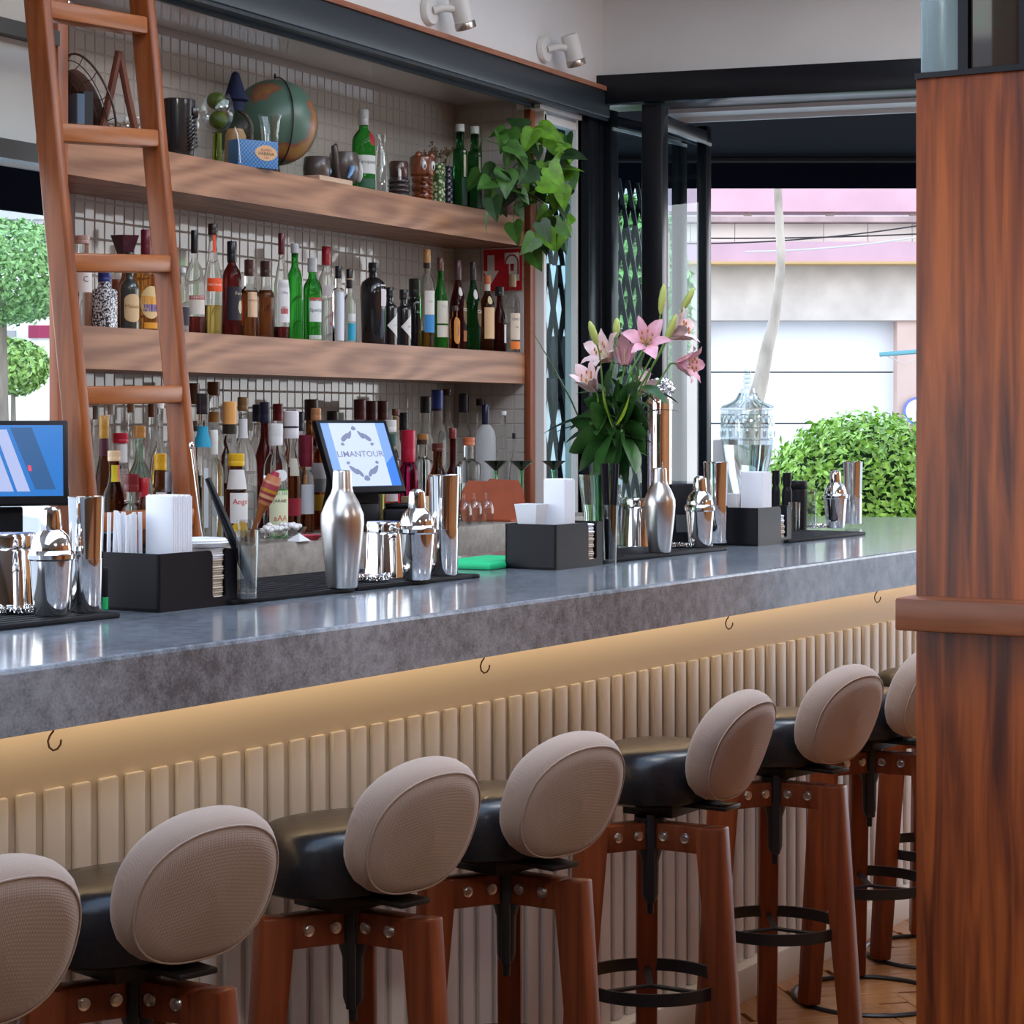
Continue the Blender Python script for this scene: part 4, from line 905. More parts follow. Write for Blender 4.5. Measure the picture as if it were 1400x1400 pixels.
shelf('clear bottle with tall pale neck and orange-edged label, rightmost on the lower shelf', 701, 375, 10, 3.765, shape='std', cap='#b09878', capf=.16, neck=.42, labels=[(.16, .50, .85, '#e0cdb8'), (.04, .14, .85, '#f08030')], texts=[('UNO', .42, .014, '#504848'), ('14', .32, .014, '#504848')])

G2 = 'bottles crowded on the concrete back bar'
def bar(label, px, yt, hw, y, **k):
    if hw < 14: hw *= 1.28
    return bottle(label, px, yt, hw, y, ZB, group=G2, **k)
# between the ladder rails
bar('brown wine bottle with gold capsule, seen between the ladder rails', 142, 568, 10, 3.62, col='brown', cap='#b08030', capf=.17, neck=.45, shape='slope', labels=[(.70, .83, 1.6, '#4a1222')])
bar('bottle with red cap and white neck, between the ladder rails', 165, 592, 9, 3.72, cap='#b01830', capf=.09, neck=.75, shape='shoulder', labels=[(.74, .91, 1.6, '#d0ccc8')])
bar('dark wide-based bottle with cream cap and yellow-pink neck label', 156, 616, 17, 3.50, col='brown', cap='#e8c8a0', capf=.10, neck=.42, shape='dome', labels=[(.70, .86, .8, '#c8b820'), (.70, .86, .3, '#e06a60', None, .05)])
bar('large pale green bottle with cork and round white label', 191, 582, 19, 3.60, col='pgreen', cap='#b07838', capf=.10, neck=.36, shape='dome', labels=[(.14, .48, .62, '#e2e0d8', 'oval')], texts=[('Gin', .34, .022, '#b06a50')])
bar('clear bottle with very long slim neck, between the ladder rails', 219, 549, 15, 3.72, cap='#e0dcd4', capf=.05, neck=.28, shape='dome', liq=(.3, 'clear'))
bar('small brown bottle with yellow cap, left of the right ladder rail', 219, 620, 8, 3.50, col='brown', cap='#e0a820', capf=.17, neck=.7, shape='bitters', labels=[(.05, .60, .9, '#d8ccc8'), (.30, .52, .7, '#b84848')])
bar('dark bottle with chrome pourer, left of the right ladder rail', 231, 645, 6, 3.43, col='black', cap='#8a8a90', capf=.25, neck=.6, shape='squat')
bar('small bottle with square dark red cap, between the ladder rails', 180, 648, 10, 3.44, cap='#6a1218', capf=.22, neck=.75, shape='squat', power=3.4, liq=(.4, 'brown'))
bar('small dark bottle with bright red cap, between the ladder rails', 197, 653, 8, 3.42, col='brown', cap='#a81c28', capf=.25, neck=.55, shape='std')
for k_, (px_, yt_, hw_) in enumerate(((131, 555, 9), (152, 548, 10), (179, 545, 14), (207, 552, 10), (232, 556, 9))):
    bar(['first', 'second', 'third', 'fourth', 'fifth'][k_] + ' clear bottle from the left in the row against the tiles, between ladder rails', px_, yt_, hw_, 3.95, cap=['#888888', '#d8d8d8', '#a08060', '#7a4020', '#333333'][k_], capf=.1, neck=.3, shape='dome', liq=(.4, 'clear'))
# between the ladder and the screen
bar('clear bottle with big brown wooden cap, next to the ladder', 264, 524, 9, 3.93, cap='#5c3a28', capf=.14, neck=.7, shape='dome', liq=(.4, 'gold'), labels=[(.68, .75, 1.6, '#2c2018')], capr=1.1)
bar('clear bottle with black cap and cyan neck sleeve', 277, 538, 10, 3.62, cap='#221c22', capf=.14, neck=.55, shape='std', liq=(.45, 'clear'), labels=[(.64, .78, 1.6, '#1a94b8'), (.10, .5, .25, '#d0d8dc')])
bar('wide clear bottle with brown cork and tan neck band', 292, 522, 20, 3.93, cap='#6a4026', capf=.09, neck=.36, shape='dome', liq=(.4, 'clear'), labels=[(.73, .80, 1.6, '#9a6a34')])
bar('clear bottle with white cap and pale collar label', 292, 588, 14, 3.66, cap='#dcdcd4', capf=.22, neck=.36, shape='std', labels=[(.22, .40, .85, '#c8d4d0')])
bar('clear bottle with peach sleeve and black cap top', 314, 549, 11, 3.72, cap='#e8a860', capf=.24, neck=.62, shape='dome', liq=(.4, 'brown'), band=(1.0, .70, '#2c2822'), capr=1.1)
bar('brown bitters bottle with yellow cap and oversized white paper label', 323, 620, 12, 3.53, col='brown', cap='#e0b020', capf=.14, neck=.62, shape='bitters', labels=[(.60, .82, 1.5, '#d8d4d0'), (.22, .56, 1.0, '#e6e2de'), (.06, .24, .9, '#e8b81c', 'oval')], texts=[('Ango', .46, .022, '#c82020')])
bar('clear bulbous bottle with brown cork and white neck label', 332, 543, 20, 3.80, cap='#70502c', capf=.10, neck=.30, shape='dome', liq=(.35, 'clear'), labels=[(.70, .84, 1.6, '#dcdcdc')])
bar('clear bottle with slim navy cap, against the tiles', 352, 553, 9, 3.96, cap='#141c3c', capf=.14, neck=.5, liq=(.4, 'clear'))
bar('dark red bottle with navy cap, left of the green-labelled one', 362, 550, 15, 3.84, col='dred', cap='#141a34', capf=.16, neck=.38, shape='dome')
bar('clear bottle with flared crimson cap, behind the white-capped ones', 380, 552, 11, 3.95, cap='#7c1222', capf=.14, neck=.42, liq=(.4, 'clear'))
bar('clear syrup bottle with white cap and green-edged label', 377, 579, 13, 3.54, cap='#dcdcdc', capf=.19, neck=.48, shape='std', liq=(.55, 'clear'), labels=[(.03, .42, .95, '#dde0bc'), (.38, .43, .96, '#1c9030'), (.01, .045, .96, '#1c9030'), (.50, .60, .7, '#e6e6e8', 'oval')], texts=[('JARABE', .33, .013, '#583828'), ('aAA', .18, .024, '#c85830')])
bar('dark clear bottle with white banded cap and red squares on its label', 398, 562, 11, 3.60, cap='#dedade', capf=.22, neck=.62, shape='slope', liq=(.55, 'brown'), labels=[(.48, .62, .5, '#b8b0a0'), (.16, .30, .8, '#8a1226')], band=(.62, .55, '#33333a'))
bar('clear bottle with navy cap, right of the white banded cap', 408, 563, 9, 3.95, cap='#14182c', capf=.17, neck=.6, liq=(.4, 'clear'))
bar('bottle with dark red sleeve, left of the tilted screen', 418, 595, 9, 3.62, cap='#6a1228', capf=.32, neck=.72, shape='squat', liq=(.5, 'brown'), labels=[(.20, .5, .9, '#c8ccd0')])
bar('brown-capped tall bottle behind the tilted screen edge', 426, 546, 10, 3.95, col='brown', cap='#3a2018', capf=.17, neck=.62)
bar('bottle with round tan stopper and grey, white and yellow labels', 432, 558, 11, 3.72, col='amber', cap='#b07850', capf=.10, neck=.42, labels=[(.42, .55, .9, '#c8beb8'), (.31, .42, .9, '#8a8684'), (.16, .29, .7, '#d8a020')])
# behind and right of the screen
for px_, yt_, c, lb in ((492, 546, '#5c1622', 'maroon capped bottle standing behind the top of the tilted screen'), (508, 548, '#4a1018', 'dark maroon capped bottle behind the tilted screen, middle of three'), (523, 548, '#4a1c16', 'brownish maroon capped bottle behind the screen corner, right of three'), (455, 562, '#1c1a1a', 'bottle with only its black cap showing over the screen')):
    bar(lb, px_, yt_, 11, 3.95, cap=c, capf=.17, neck=.5, liq=(.5, 'wine'))
bar('clear bottle with short brown cork, right of the screen corner', 541, 559, 7, 3.84, cap='#5a3020', capf=.06, neck=.5, liq=(.4, 'gold'), labels=[(.80, .93, 1.6, '#8a6a44')])
bar('bottle with white and green cap, against the screen edge', 533, 574, 10, 3.80, col='pgreen', cap='#d8d8d4', capf=.12, neck=.6, labels=[(.74, .86, 1.6, '#1c4a3a'), (.2, .6, .9, '#dcd8d4')])
bar('dark bottle with black capsule, left of the crimson wax bottle', 552, 564, 8, 3.92, col='brown', cap='#121216', capf=.17, neck=.52, labels=[(.2, .5, .9, '#e0dcd8')])
bar('magenta bottle with long crimson wax neck', 558, 588, 11, 3.66, col='magenta', cap='#b01436', capf=.34, neck=.62, shape='squat', capr=1.15)
bar('tall clear round-shouldered bottle with black cap', 582, 542, 12, 3.92, cap='#1a1c20', capf=.14, neck=.42, shape='dome', liq=(.4, 'clear'))
bar('clear bottle with tan and brown stopper, half full', 578, 593, 12, 3.66, cap='#9a6a38', capf=.12, neck=.42, shape='shoulder', liq=(.32, 'gold'), band=(1.0, .55, '#3a2418'))
bar('clear bottle with bright blue sleeve on its neck', 598, 533, 10, 3.95, cap='#2444a0', capf=.17, neck=.52, liq=(.4, 'clear'), band=(1.0, .88, '#121a3c'))
bar('clear bottle with small brown cap near the shelf underside', 611, 532, 10, 3.96, cap='#3c1c1a', capf=.05, neck=.42, liq=(.4, 'clear'))
bar('dark syrup-like bottle with brown stopper, in front of the round flask', 599, 606, 13, 3.50, col='brown', cap='#5c2c24', capf=.10, neck=.42, shape='dome')
bar('round dark red flask with double red-ringed neck', 619, 585, 14, 3.74, col='dred', cap='#7a2826', capf=.12, neck=.30, shape='ball')
bar('clear bottle with tall navy cap, against the corner tiles', 634, 538, 9, 3.95, cap='#17172c', capf=.16, neck=.5, liq=(.4, 'clear'))
bar('square clear bottle with round orange cork', 641, 598, 12, 3.62, cap='#c8704a', capf=.10, neck=.42, shape='shoulder', power=4, capr=1.35, liq=(.45, 'clear'))
bar('clear bottle with dark maroon cap behind the frosted one', 657, 545, 8, 3.90, cap='#2c1420', capf=.06, neck=.5, liq=(.4, 'clear'))
bar('frosted grey round-shouldered bottle with long navy neck', 664, 553, 14, 3.82, col='frost', cap='#15183a', capf=.19, neck=.32, shape='taper', labels=[(.12, .32, .55, '#a8b428', 'oval', .1)])
bar('slender clear tapered bottle right of the frosted one', 688, 562, 8, 3.745, cap='#d0d0d0', capf=.04, neck=.36, shape='slope', liq=(.5, 'clear'))
bar('small clear bottle with tiny black cap by the end of the shelves', 703, 592, 6, 3.70, cap='#18181a', capf=.07, neck=.30, shape='slope', liq=(.4, 'clear'))
# ------------------------------------------------------------------ things on the upper shelf
def up(px, y): x, _ = px_y(px, y); return (x, y, ZU)
def size_at(px, y): x, _ = px_y(px, y); return fwd(x, y) / FP            # metres per photo pixel there
def solid_of(me_mb, **k): return me_mb
YA, YBk = 3.81, 3.92
# wire bowl leaning on its rim
k = size_at(125, YBk); o = thing('wire_basket', 'round wire basket propped on its edge at the left end of the upper shelf', 'basket', up(122, 3.885), -0.5)
tm_ = Matrix.Translation((0, 0, 0.135)) @ Matrix.Rotation(math.radians(-24), 4, 'Y') @ Matrix.Rotation(PI / 2, 4, 'Y')
def circ(r, z, n=32): return [tm_ @ Vector((r * math.cos(2 * PI * i / n), r * math.sin(2 * PI * i / n), z)) for i in range(n)]
M_WIRE = P('rusty_wire', (0.10, 0.07, 0.06), 0.5, 0.3)
part('rim', MB().tube(circ(0.135, 0.0), 0.0035, 6, closed=True), M_WIRE, o)
w_ = MB()
for r, z in ((0.122, -0.02), (0.10, -0.04), (0.075, -0.052), (0.045, -0.058)): w_.tube(circ(r, z), 0.0017, 5, closed=True)
for i in range(12):
    a = 2 * PI * i / 12; w_.tube([tm_ @ Vector((r * math.cos(a + q), r * math.sin(a + q), z)) for r, z, q in ((0.135, 0, 0), (0.122, -0.02, .08), (0.10, -0.04, .0), (0.075, -0.052, .08), (0.045, -0.058, 0))], 0.0015, 5)
part('mesh_wires', w_, M_WIRE, o)
o = thing('metal_tray', 'grey oval metal tray leaning behind the wire basket', 'tray', up(112, 3.93), -0.5)
part('plate', MB().lathe([(0.0, 0), (0.09, 0), (0.11, 0.008), (0.113, 0.010), (0.09, 0.003), (0, 0.003)], 28, Matrix.Translation((0, 0, 0.116)) @ Matrix.Rotation(math.radians(-22), 4, 'Y') @ Matrix.Rotation(PI / 2, 4, 'Y'), closed=False), P('grey_tin', (0.34, 0.33, 0.32), 0.45, 0.3), o)
for i_, (px, w, h, c, lb) in enumerate(((97, .022, .125, '#5a748c', 'grey-blue book standing at the left end of the upper shelf'), (107, .030, .135, '#1c2026', 'thick black book beside the grey-blue one on the upper shelf'))):
    o = thing('book', lb, 'book', up(px, 3.84), -0.35)
    part('cover', MB().box((-w / 2, 0, h / 2), (0.003, 0.10, h)).box((w / 2, 0, h / 2), (0.003, 0.10, h)).box((0, -0.05, h / 2), (w, 0.003, h)), paint(c), o)
    part('pages', MB().box((0, 0.002, h / 2), (w - 0.003, 0.098, h - 0.008)), P('book_pages', (0.6, 0.55, 0.46), 0.8), o)
o = solo('wooden_triangle', MB().tube([(-0.062, 0, 0), (-0.03, 0.0, 0.13), (0.0, 0, 0.262)], 0.011, 8).tube([(0.0, 0, 0.262), (0.028, 0, 0.13), (0.058, 0, 0.01)], 0.011, 8), wood('dark_red_wood', (0.13, 0.04, 0.025), (0.22, 0.08, 0.05), 2, 5), 'tall narrow dark wood triangle frame on the upper shelf, behind the ladder', 'ornament', up(163, 3.78), (0, 0, -0.5))
o = thing('seed_bowl', 'clear glass bowl of pale dried seeds beside the wooden triangle', 'bowl', up(170, 3.93))
part('glass', MB().lathe([(0.04, 0), (0.062, 0.02), (0.07, 0.07), (0.066, 0.11), (0.063, 0.11), (0.066, 0.07), (0.058, 0.022), (0.0, 0.006)], 28, closed=False), M_THINCLEAR, o)
sd = MB(); r2 = random.Random(4)
for _ in range(260):
    a, rr, z = r2.uniform(0, 6.28), 0.058 * math.sqrt(r2.random()), 0.012 + 0.085 * r2.random()
    sd.ball((rr * math.cos(a), rr * math.sin(a), z), (0.006, 0.004, 0.004), 6, 4)
part('seeds', sd, P('dried_seed', (0.38, 0.27, 0.19), 0.7, noise=(60, 0.5, (1, 1, 1))), o, kind='stuff')
# black carved mug
o = thing('carved_mug', 'black ribbed carved mug just right of the ladder on the upper shelf', 'mug', up(242, 3.83), -0.55)
M_BCER = P('black_ceramic', (0.013, 0.014, 0.017), 0.22, coat=0.4)
part('body', MB().lathe([(0.0, 0.0), (0.042, 0), (0.046, 0.01), (0.05, 0.06), (0.052, 0.12), (0.052, 0.172), (0.048, 0.175), (0.044, 0.165), (0.044, 0.02), (0, 0.012)], 28, closed=False, power=2.6), M_BCER, o)
rb = MB()
for i in range(9): rb.tube([(0.018 - 0.001 * i + 0.03 * t, -0.0515 - 0.001 * t + 0.012 * t * t, 0.02 + 0.0115 * i + 0.018 * t) for t in (0, .33, .66, 1.0)], 0.003, 6)
part('ribs', rb, M_BCER, o)
part('brow', MB().bevbox((0.038, -0.042, 0.135), (0.022, 0.022, 0.035), 0.006), M_BCER, o)
for z in (0.128, 0.102): part('eye', MB().ball((0.056, -0.018, z), (0.006, 0.010, 0.013)), P('white_glaze', (0.8, 0.8, 0.8), 0.2), o, label='white glazed eye')
# goblet with limes
o = thing('glass_goblet', 'big round glass goblet with green stem, holding limes, on the upper shelf', 'glass', up(297, 3.82))
part('bowl', MB().lathe([(0.008, 0.105), (0.03, 0.112), (0.048, 0.135), (0.052, 0.165), (0.047, 0.195), (0.036, 0.218), (0.034, 0.218), (0.045, 0.194), (0.05, 0.165), (0.046, 0.137), (0.028, 0.115), (0.0, 0.109)], 32, closed=False), M_THINCLEAR, o)
part('stem', MB().lathe([(0.045, 0.0), (0.04, 0.004), (0.016, 0.012), (0.014, 0.05), (0.013, 0.10), (0.0, 0.105)], 24, closed=False), glass('green_stem_glass', (0.45, 0.66, 0.15), 1.2), o)
M_LIME = P('lime_skin', (0.075, 0.125, 0.01), 0.4, noise=(120, 0.15, (1, 1, 1)), bump=0.1)
for (dx, dz), lb in zip(((-0.006, 0.196), (0.006, 0.140)), ('upper lime in the round glass goblet', 'lower lime in the round glass goblet')):
    x, y, z = up(297, 3.82); solo('lime', MB().ball((0, 0, 0), (0.029, 0.029, 0.027), 18, 12).ball((0.02, 0, 0.018), 0.006, 8, 6), M_LIME, lb, 'lime', (x + dx, y, z + dz))
# clear figure decanter with a pointed navy stopper
o = thing('glass_decanter', 'clear domed glass decanter with pointed navy cloth stopper, left of the globe', 'decanter', up(322, 3.90))
part('glass', MB().lathe([(0.0, 0.0), (0.05, 0), (0.056, 0.01), (0.057, 0.11), (0.057, 0.15), (0.050, 0.172), (0.036, 0.188), (0.026, 0.198), (0.028, 0.225), (0.0, 0.225)], 32, closed=False), M_CLEAR, o)
part('inner_scroll', MB().lathe([(0.0, 0.008), (0.03, 0.008), (0.028, 0.12), (0.02, 0.14), (0, 0.14)], 20, closed=False), P('tan_scroll', (0.55, 0.33, 0.15), 0.6), o)
part('stopper', MB().lathe([(0.0, 0.195), (0.026, 0.197), (0.029, 0.225), (0.042, 0.232), (0.043, 0.236), (0.032, 0.25), (0.022, 0.285), (0.012, 0.315), (0.005, 0.322), (0.0, 0.323)], 26, closed=False), P('navy_cloth', (0.006, 0.012, 0.05), 0.7), o)
# blue box
o = thing('cigar_box', 'blue patterned box with an oval cream label, below the globe', 'box', up(346, 3.765), -0.42)
part('box', MB().bevbox((0, 0, 0.042), (0.145, 0.06, 0.084), 0.002), pattern('blue_chequer', (0.03, 0.13, 0.36), (0.10, 0.28, 0.55), 'CHECK', 150, 0.5, 0.5, (1, 1, 1)), o)
ov = [(0.028 + 0.036 * math.cos(2 * PI * i / 36) * (1 + .12 * abs(math.cos(2 * PI * i / 36)) ** 6), 0.047 + 0.024 * math.sin(2 * PI * i / 36)) for i in range(36)]
RX = Matrix.Translation((0, -0.0302, 0)) @ Matrix.Rotation(PI / 2, 4, 'X')
lb_ = part('label', MB().prism(ov, 0.0, 0.0006, RX), paint('#dcb084'), o)
for s_, zz, sz, c in (('ROMEO', 0.055, 0.011, '#a8483c'), ('HABANA', 0.044, 0.014, '#4a3c34'), ('Cuba', 0.033, 0.008, '#a8483c')):
    v_, f_ = text_mesh(s_, sz); part('lettering', MB().add([(0.028 + x, zz + y, 0.0012) for x, y, _ in v_], f_, RX), paint(c), lb_)
o = thing('white_ribbon', 'thin white cloth ribbon hanging over the left end of the blue box', 'ribbon', up(321, 3.74))
part('strip', MB().tube([(0, 0.0, 0.11), (0.003, -0.006, 0.09), (0.004, -0.012, 0.06), (0.008, -0.012, 0.03), (0.012, -0.012, 0.002)], [0.003, 0.006, 0.004, 0.004, 0.005], 8, flat=(1.0, 0.35)), M_PAPER, o)
# ribbed tumbler standing on the box
bx, by, bz = up(369, 3.765)
o = solo('glass_tumbler', MB().lathe([(0.0, 0.0), (0.024, 0.0), (0.027, 0.004), (0.028, 0.03), (0.033, 0.07), (0.038, 0.092), (0.0365, 0.092), (0.031, 0.07), (0.026, 0.03), (0.024, 0.012), (0, 0.010)], 30, closed=False), M_THINCLEAR, 'clear flared tumbler standing on the blue box', 'glass', (bx, by, bz + 0.0842))
# globe
gx, gy, gz = up(376, 3.90); rg = 59 * size_at(376, 3.90)
o = thing('desk_globe', 'green and red terrestrial globe on the upper shelf', 'globe', (gx, gy, gz), -0.4)
gm = bpy.data.materials.new('globe_map'); t_, b_ = nodes(gm); b_.inputs['Roughness'].default_value = 0.35
tcn = t_.nodes.new('ShaderNodeTexCoord'); nz = t_.nodes.new('ShaderNodeTexNoise'); nz.inputs['Scale'].default_value = 5.5; nz.inputs['Detail'].default_value = 5
rp = t_.nodes.new('ShaderNodeValToRGB'); rp.color_ramp.elements[0].position = 0.575; rp.color_ramp.elements[1].position = 0.59
rp.color_ramp.elements[0].color = (0.09, 0.17, 0.125, 1); rp.color_ramp.elements[1].color = (0.27, 0.085, 0.06, 1)
e_ = rp.color_ramp.elements.new(0.66); e_.color = (0.36, 0.20, 0.06, 1)
t_.links.new(tcn.outputs['Object'], nz.inputs[0]); t_.links.new(nz.outputs[0], rp.inputs[0]); t_.links.new(rp.outputs[0], b_.inputs['Base Color'])
sph = part('sphere', MB().ball((0, 0, 0), rg, 40, 24), gm, o, (0, 0, rg + 0.05), (0.3, 0.2, 2.6))
part('meridian', MB().tube([(1.04 * rg * math.sin(a), -0.35 * rg * math.sin(a) if 0 else 0, rg + 0.05 + 1.04 * rg * math.cos(a)) for a in [PI * i / 24 for i in range(25)]], 0.0025, 6), P('bronze_dark', (0.05, 0.035, 0.025), 0.4, 0.5), o, rot=(0, 0, -1.75))
part('finial', MB().lathe([(0.003, 0), (0.005, 0.004), (0.003, 0.014), (0.001, 0.018)], 10, Matrix.Translation((0, 0, 2 * rg + 0.052))), P('bronze_dark', (0.05, 0.035, 0.025), 0.4, 0.5), o)
part('base', MB().lathe([(0.0, 0), (0.06, 0), (0.06, 0.01), (0.02, 0.018), (0.012, 0.05), (0, 0.052)], 28, closed=False), P('bronze_dark', (0.05, 0.035, 0.025), 0.4, 0.5), o)
# pale wooden board with two dark bird mugs on it
o = solo('serving_board', MB().bevbox((0, 0, 0.009), (0.205, 0.10, 0.018), 0.002), wood('pale_board_wood', (0.55, 0.36, 0.24), (0.70, 0.52, 0.38), 0, 5), 'pale thin wooden board lying under the two grey-brown mugs', 'board', up(442, 3.805))
M_GCER = P('grey_brown_ceramic', (0.085, 0.065, 0.058), 0.3, coat=0.3)
x, y, z = up(433, 3.85)
o = thing('bird_mug', 'short grey-brown ceramic mug on the pale board, beside the globe', 'mug', (x, y, z + 0.018))
part('body', MB().lathe([(0.0, 0), (0.036, 0), (0.044, 0.012), (0.046, 0.04), (0.042, 0.072), (0.038, 0.076), (0.036, 0.07), (0.038, 0.02), (0, 0.01)], 28, closed=False), M_GCER, o)
part('spot', MB().ball((0.022, -0.037, 0.03), (0.007, 0.006, 0.011)), P('blue_glaze', (0.16, 0.34, 0.62), 0.15), o, label='pale blue glazed spot')
x, y, z = up(470, 3.83)
o = thing('bird_mug', 'tall grey-brown mug with a neck-like handle on the pale board', 'mug', (x, y, z + 0.018), -0.3)
part('body', MB().lathe([(0.0, 0), (0.034, 0), (0.046, 0.015), (0.053, 0.05), (0.052, 0.08), (0.046, 0.102), (0.042, 0.104), (0.045, 0.08), (0.046, 0.04), (0, 0.01)], 28, closed=False), M_GCER, o)
part('handle', MB().tube([(-0.040, -0.02, 0.012), (-0.052, -0.024, 0.05), (-0.060, -0.024, 0.09), (-0.060, -0.022, 0.116), (-0.052, -0.02, 0.124)], [0.008, 0.009, 0.012, 0.012, 0.006], 10), M_GCER, o)
part('beak', MB().tube([(-0.01, -0.054, 0.05), (-0.022, -0.060, 0.03), (-0.036, -0.062, 0.012)], [0.010, 0.008, 0.004], 10), P('blue_glaze', (0.16, 0.34, 0.62), 0.15), o, label='pale blue glazed beak')
part('wing', MB().ball((0.045, -0.026, 0.04), (0.008, 0.018, 0.034)), P('white_glaze', (0.8, 0.8, 0.8), 0.2), o, label='white glazed wing')
# bottles on the upper shelf
G3 = 'bottles on the upper shelf'
o = bottle('round-shouldered green gin bottle with red medallion and white label', 497, 150, 16, 3.83, ZU, 'std', 'green', '#a8a6a4', .19, .38, labels=[(.22, .44, .95, '#d4d8d4'), (.05, .16, .95, '#2c5a44'), (.56, .72, .42, '#a01c28', 'oval', -.1)], texts=[('Tanqueray', .36, .018, '#5c6460')], group=G3)
o = solo('glass_carafe', MB().lathe([(0.0, 0.0), (0.030, 0.0), (0.031, 0.06), (0.026, 0.11), (0.018, 0.16), (0.017, 0.205), (0.020, 0.212), (0.018, 0.212), (0.015, 0.2), (0.016, 0.16), (0.023, 0.11), (0.028, 0.06), (0.027, 0.014), (0, 0.012)], 26, closed=False), M_THINCLEAR, 'slim clear cut-glass carafe right of the green gin bottle', 'carafe', up(521, 3.82))
M_BROWNC = P('brown_ceramic', (0.20, 0.055, 0.02), 0.18, coat=0.5, noise=(18, 0.4, (1, 1, 1)))
M_DKBR = P('dark_brown_ceramic', (0.07, 0.03, 0.022), 0.25, coat=0.4)
def ringed(n, r, h, bulge=.1):
    pr = [(0.0, 0.0), (r * .9, 0)]
    for i in range(n * 6 + 1):
        t = i / (n * 6); pr.append((r * (0.94 + bulge * abs(math.sin(PI * n * t))), 0.004 + (h - 0.008) * t))
    return pr + [(r * .86, h), (r * .82, h - .01), (r * .8, 0.02), (0, 0.015)]
o = thing('ringed_mug', 'dark brown mug standing upside down on a silver-ringed dark mug', 'mug', up(545, 3.835))
part('body', MB().lathe(ringed(4, .036, .075, .16), 26, closed=False), P('silver_black_glaze', (0.10, 0.09, 0.09), 0.12, 0.6), o)
part('upper_cup', MB().lathe([(0.0, .075), (.030, .075), (.033, .08), (.034, .125), (.030, .132), (0, .132)], 26, closed=False), M_DKBR, o)
part('handle', MB().tube([(-.030, -.02, .10), (-.045, -.03, .09), (-.048, -.032, .075), (-.040, -.027, .065)], .006, 8), P('white_glaze', (0.8, 0.8, 0.8), 0.2), o)
o = thing('face_mug', 'glossy orange-brown carved face mug with white eyes on the upper shelf', 'mug', up(577, 3.805), -0.5)
part('body', MB().lathe(ringed(5, .036, .16, .12), 28, closed=False), M_BROWNC, o)
part('head', MB().lathe([(.035, .085), (.044, .095), (.046, .13), (.043, .155), (.036, .162)], 28, closed=False), M_BROWNC, o)
for s in (-1, 1):
    part('ear', MB().ball((.026 * s, -.018, .160), (.014, .012, .016)), M_BROWNC, o)
    e = part('eye', MB().ball((.018 * s, -.043, .125), (.009, .006, .017)), P('white_glaze', (0.8, 0.8, 0.8), 0.2), o, label='white glazed eye')
    part('pupil', MB().ball((.018 * s, -.0485, .120), (.003, .002, .008)), M_BCER, e)
part('nose', MB().ball((0, -.045, .098), (.009, .009, .008)), M_BROWNC, o)
for i in range(5):
    for s in (-1, 1): part('knob', MB().ball((.014 * s, -.036, .016 + .016 * i), (.011, .008, .007), 10, 8), M_BROWNC, o)
o = solo('patterned_mug', MB().lathe(ringed(7, .024, .145, .08), 22, closed=False, power=3), pattern('green_cream_glaze', (0.55, 0.62, 0.36), (0.06, 0.12, 0.03), 'VORONOI', 70, 0.2, 0.42), 'narrow cream and green patterned mug right of the face mug', 'mug', up(599, 3.80))
o = solo('dark_mug', MB().lathe(ringed(6, .020, .14, .10), 22, closed=False, power=3), P('blue_black_glaze', (0.015, 0.015, 0.03), 0.12, coat=0.6), 'narrow blue-black glazed mug left of the tall green bottles', 'mug', up(612, 3.79))
o = thing('dried_flowers', 'bunch of small dried brown flowers behind the face mug', 'flowers', up(598, 3.90))
stm = MB(); r2 = random.Random(9); hd_ = MB()
for i in range(26):
    a, rr = r2.uniform(0, 6.28), r2.uniform(.02, .085); p = Vector((rr * math.cos(a), rr * .6 * math.sin(a), r2.uniform(.18, .235)))
    stm.tube([(0.004 * math.cos(a), .004 * math.sin(a), 0.0), tuple(p * .6), tuple(p)], .0009, 4)
    for _ in range(6): hd_.ball(tuple(p + Vector((r2.uniform(-.008, .008), r2.uniform(-.008, .008), r2.uniform(-.006, .010)))), .0032, 6, 4)
part('stems', stm, P('dry_stem', (0.20, 0.15, 0.08), 0.8), o)
part('flower_heads', hd_, P('dry_flower', (0.20, 0.13, 0.06), 0.9, noise=(90, 0.5, (1, 1, 1))), o, kind='stuff')
for px, yt, lb in ((629, 170, 'left one of two tall dark green bottles with silver caps, beside the trailing plant'), (649, 173, 'right one of two tall dark green bottles with silver caps, touching the trailing plant')):
    bottle(lb, px, yt, 10, 3.775, ZU, 'shoulder', 'dgreen', '#b0b4ac', .09, .55, labels=[(.36, .68, .26, '#c8c4ac', None, -.25), (.02, .35, .5, '#2c4a38', None, -.25)], power=2.6, group=G3, turn=-.25)

# ------------------------------------------------------------------ fire-hose sign on the side wall of the niche
def side_pt(px, py):     # point on the plane x = 7.446
    xx = 7.446; r = (px - 700) / FP; y = xx * (SN - CS * r) / (CS + SN * r); return y, zat(py, xx, y)
ya, zb_ = side_pt(660, 340); yb, za_ = side_pt(714, 397)
fs_ = thing('fire_sign', 'red fire-hose sign with white down arrow on the tiled niche end wall', 'sign', (7.445, (ya + yb) / 2, (zb_ + za_) / 2), -PI / 2)
sw, sh = abs(ya - yb), zb_ - za_
part('plate', MB().box((0, -0.0015, 0), (sw, 0.003, sh)), paint('#b8101e'), fs_)
RXs = Matrix.Translation((0, -0.0031, 0)) @ Matrix.Rotation(PI / 2, 4, 'X')
W1 = paint('#d4ccc4')
part('border', MB().box((0, -0.0032, sh / 2 - .003), (sw, .0006, .004)).box((-sw / 2 + .003, -.0032, 0), (.004, .0006, sh)), W1, fs_)
part('arrow', MB().prism([(-.062, .055), (-.032, .055), (-.032, -.005), (-.014, -.005), (-.047, -.055), (-.080, -.005), (-.062, -.005)], 0, .0006, RXs), W1, fs_)
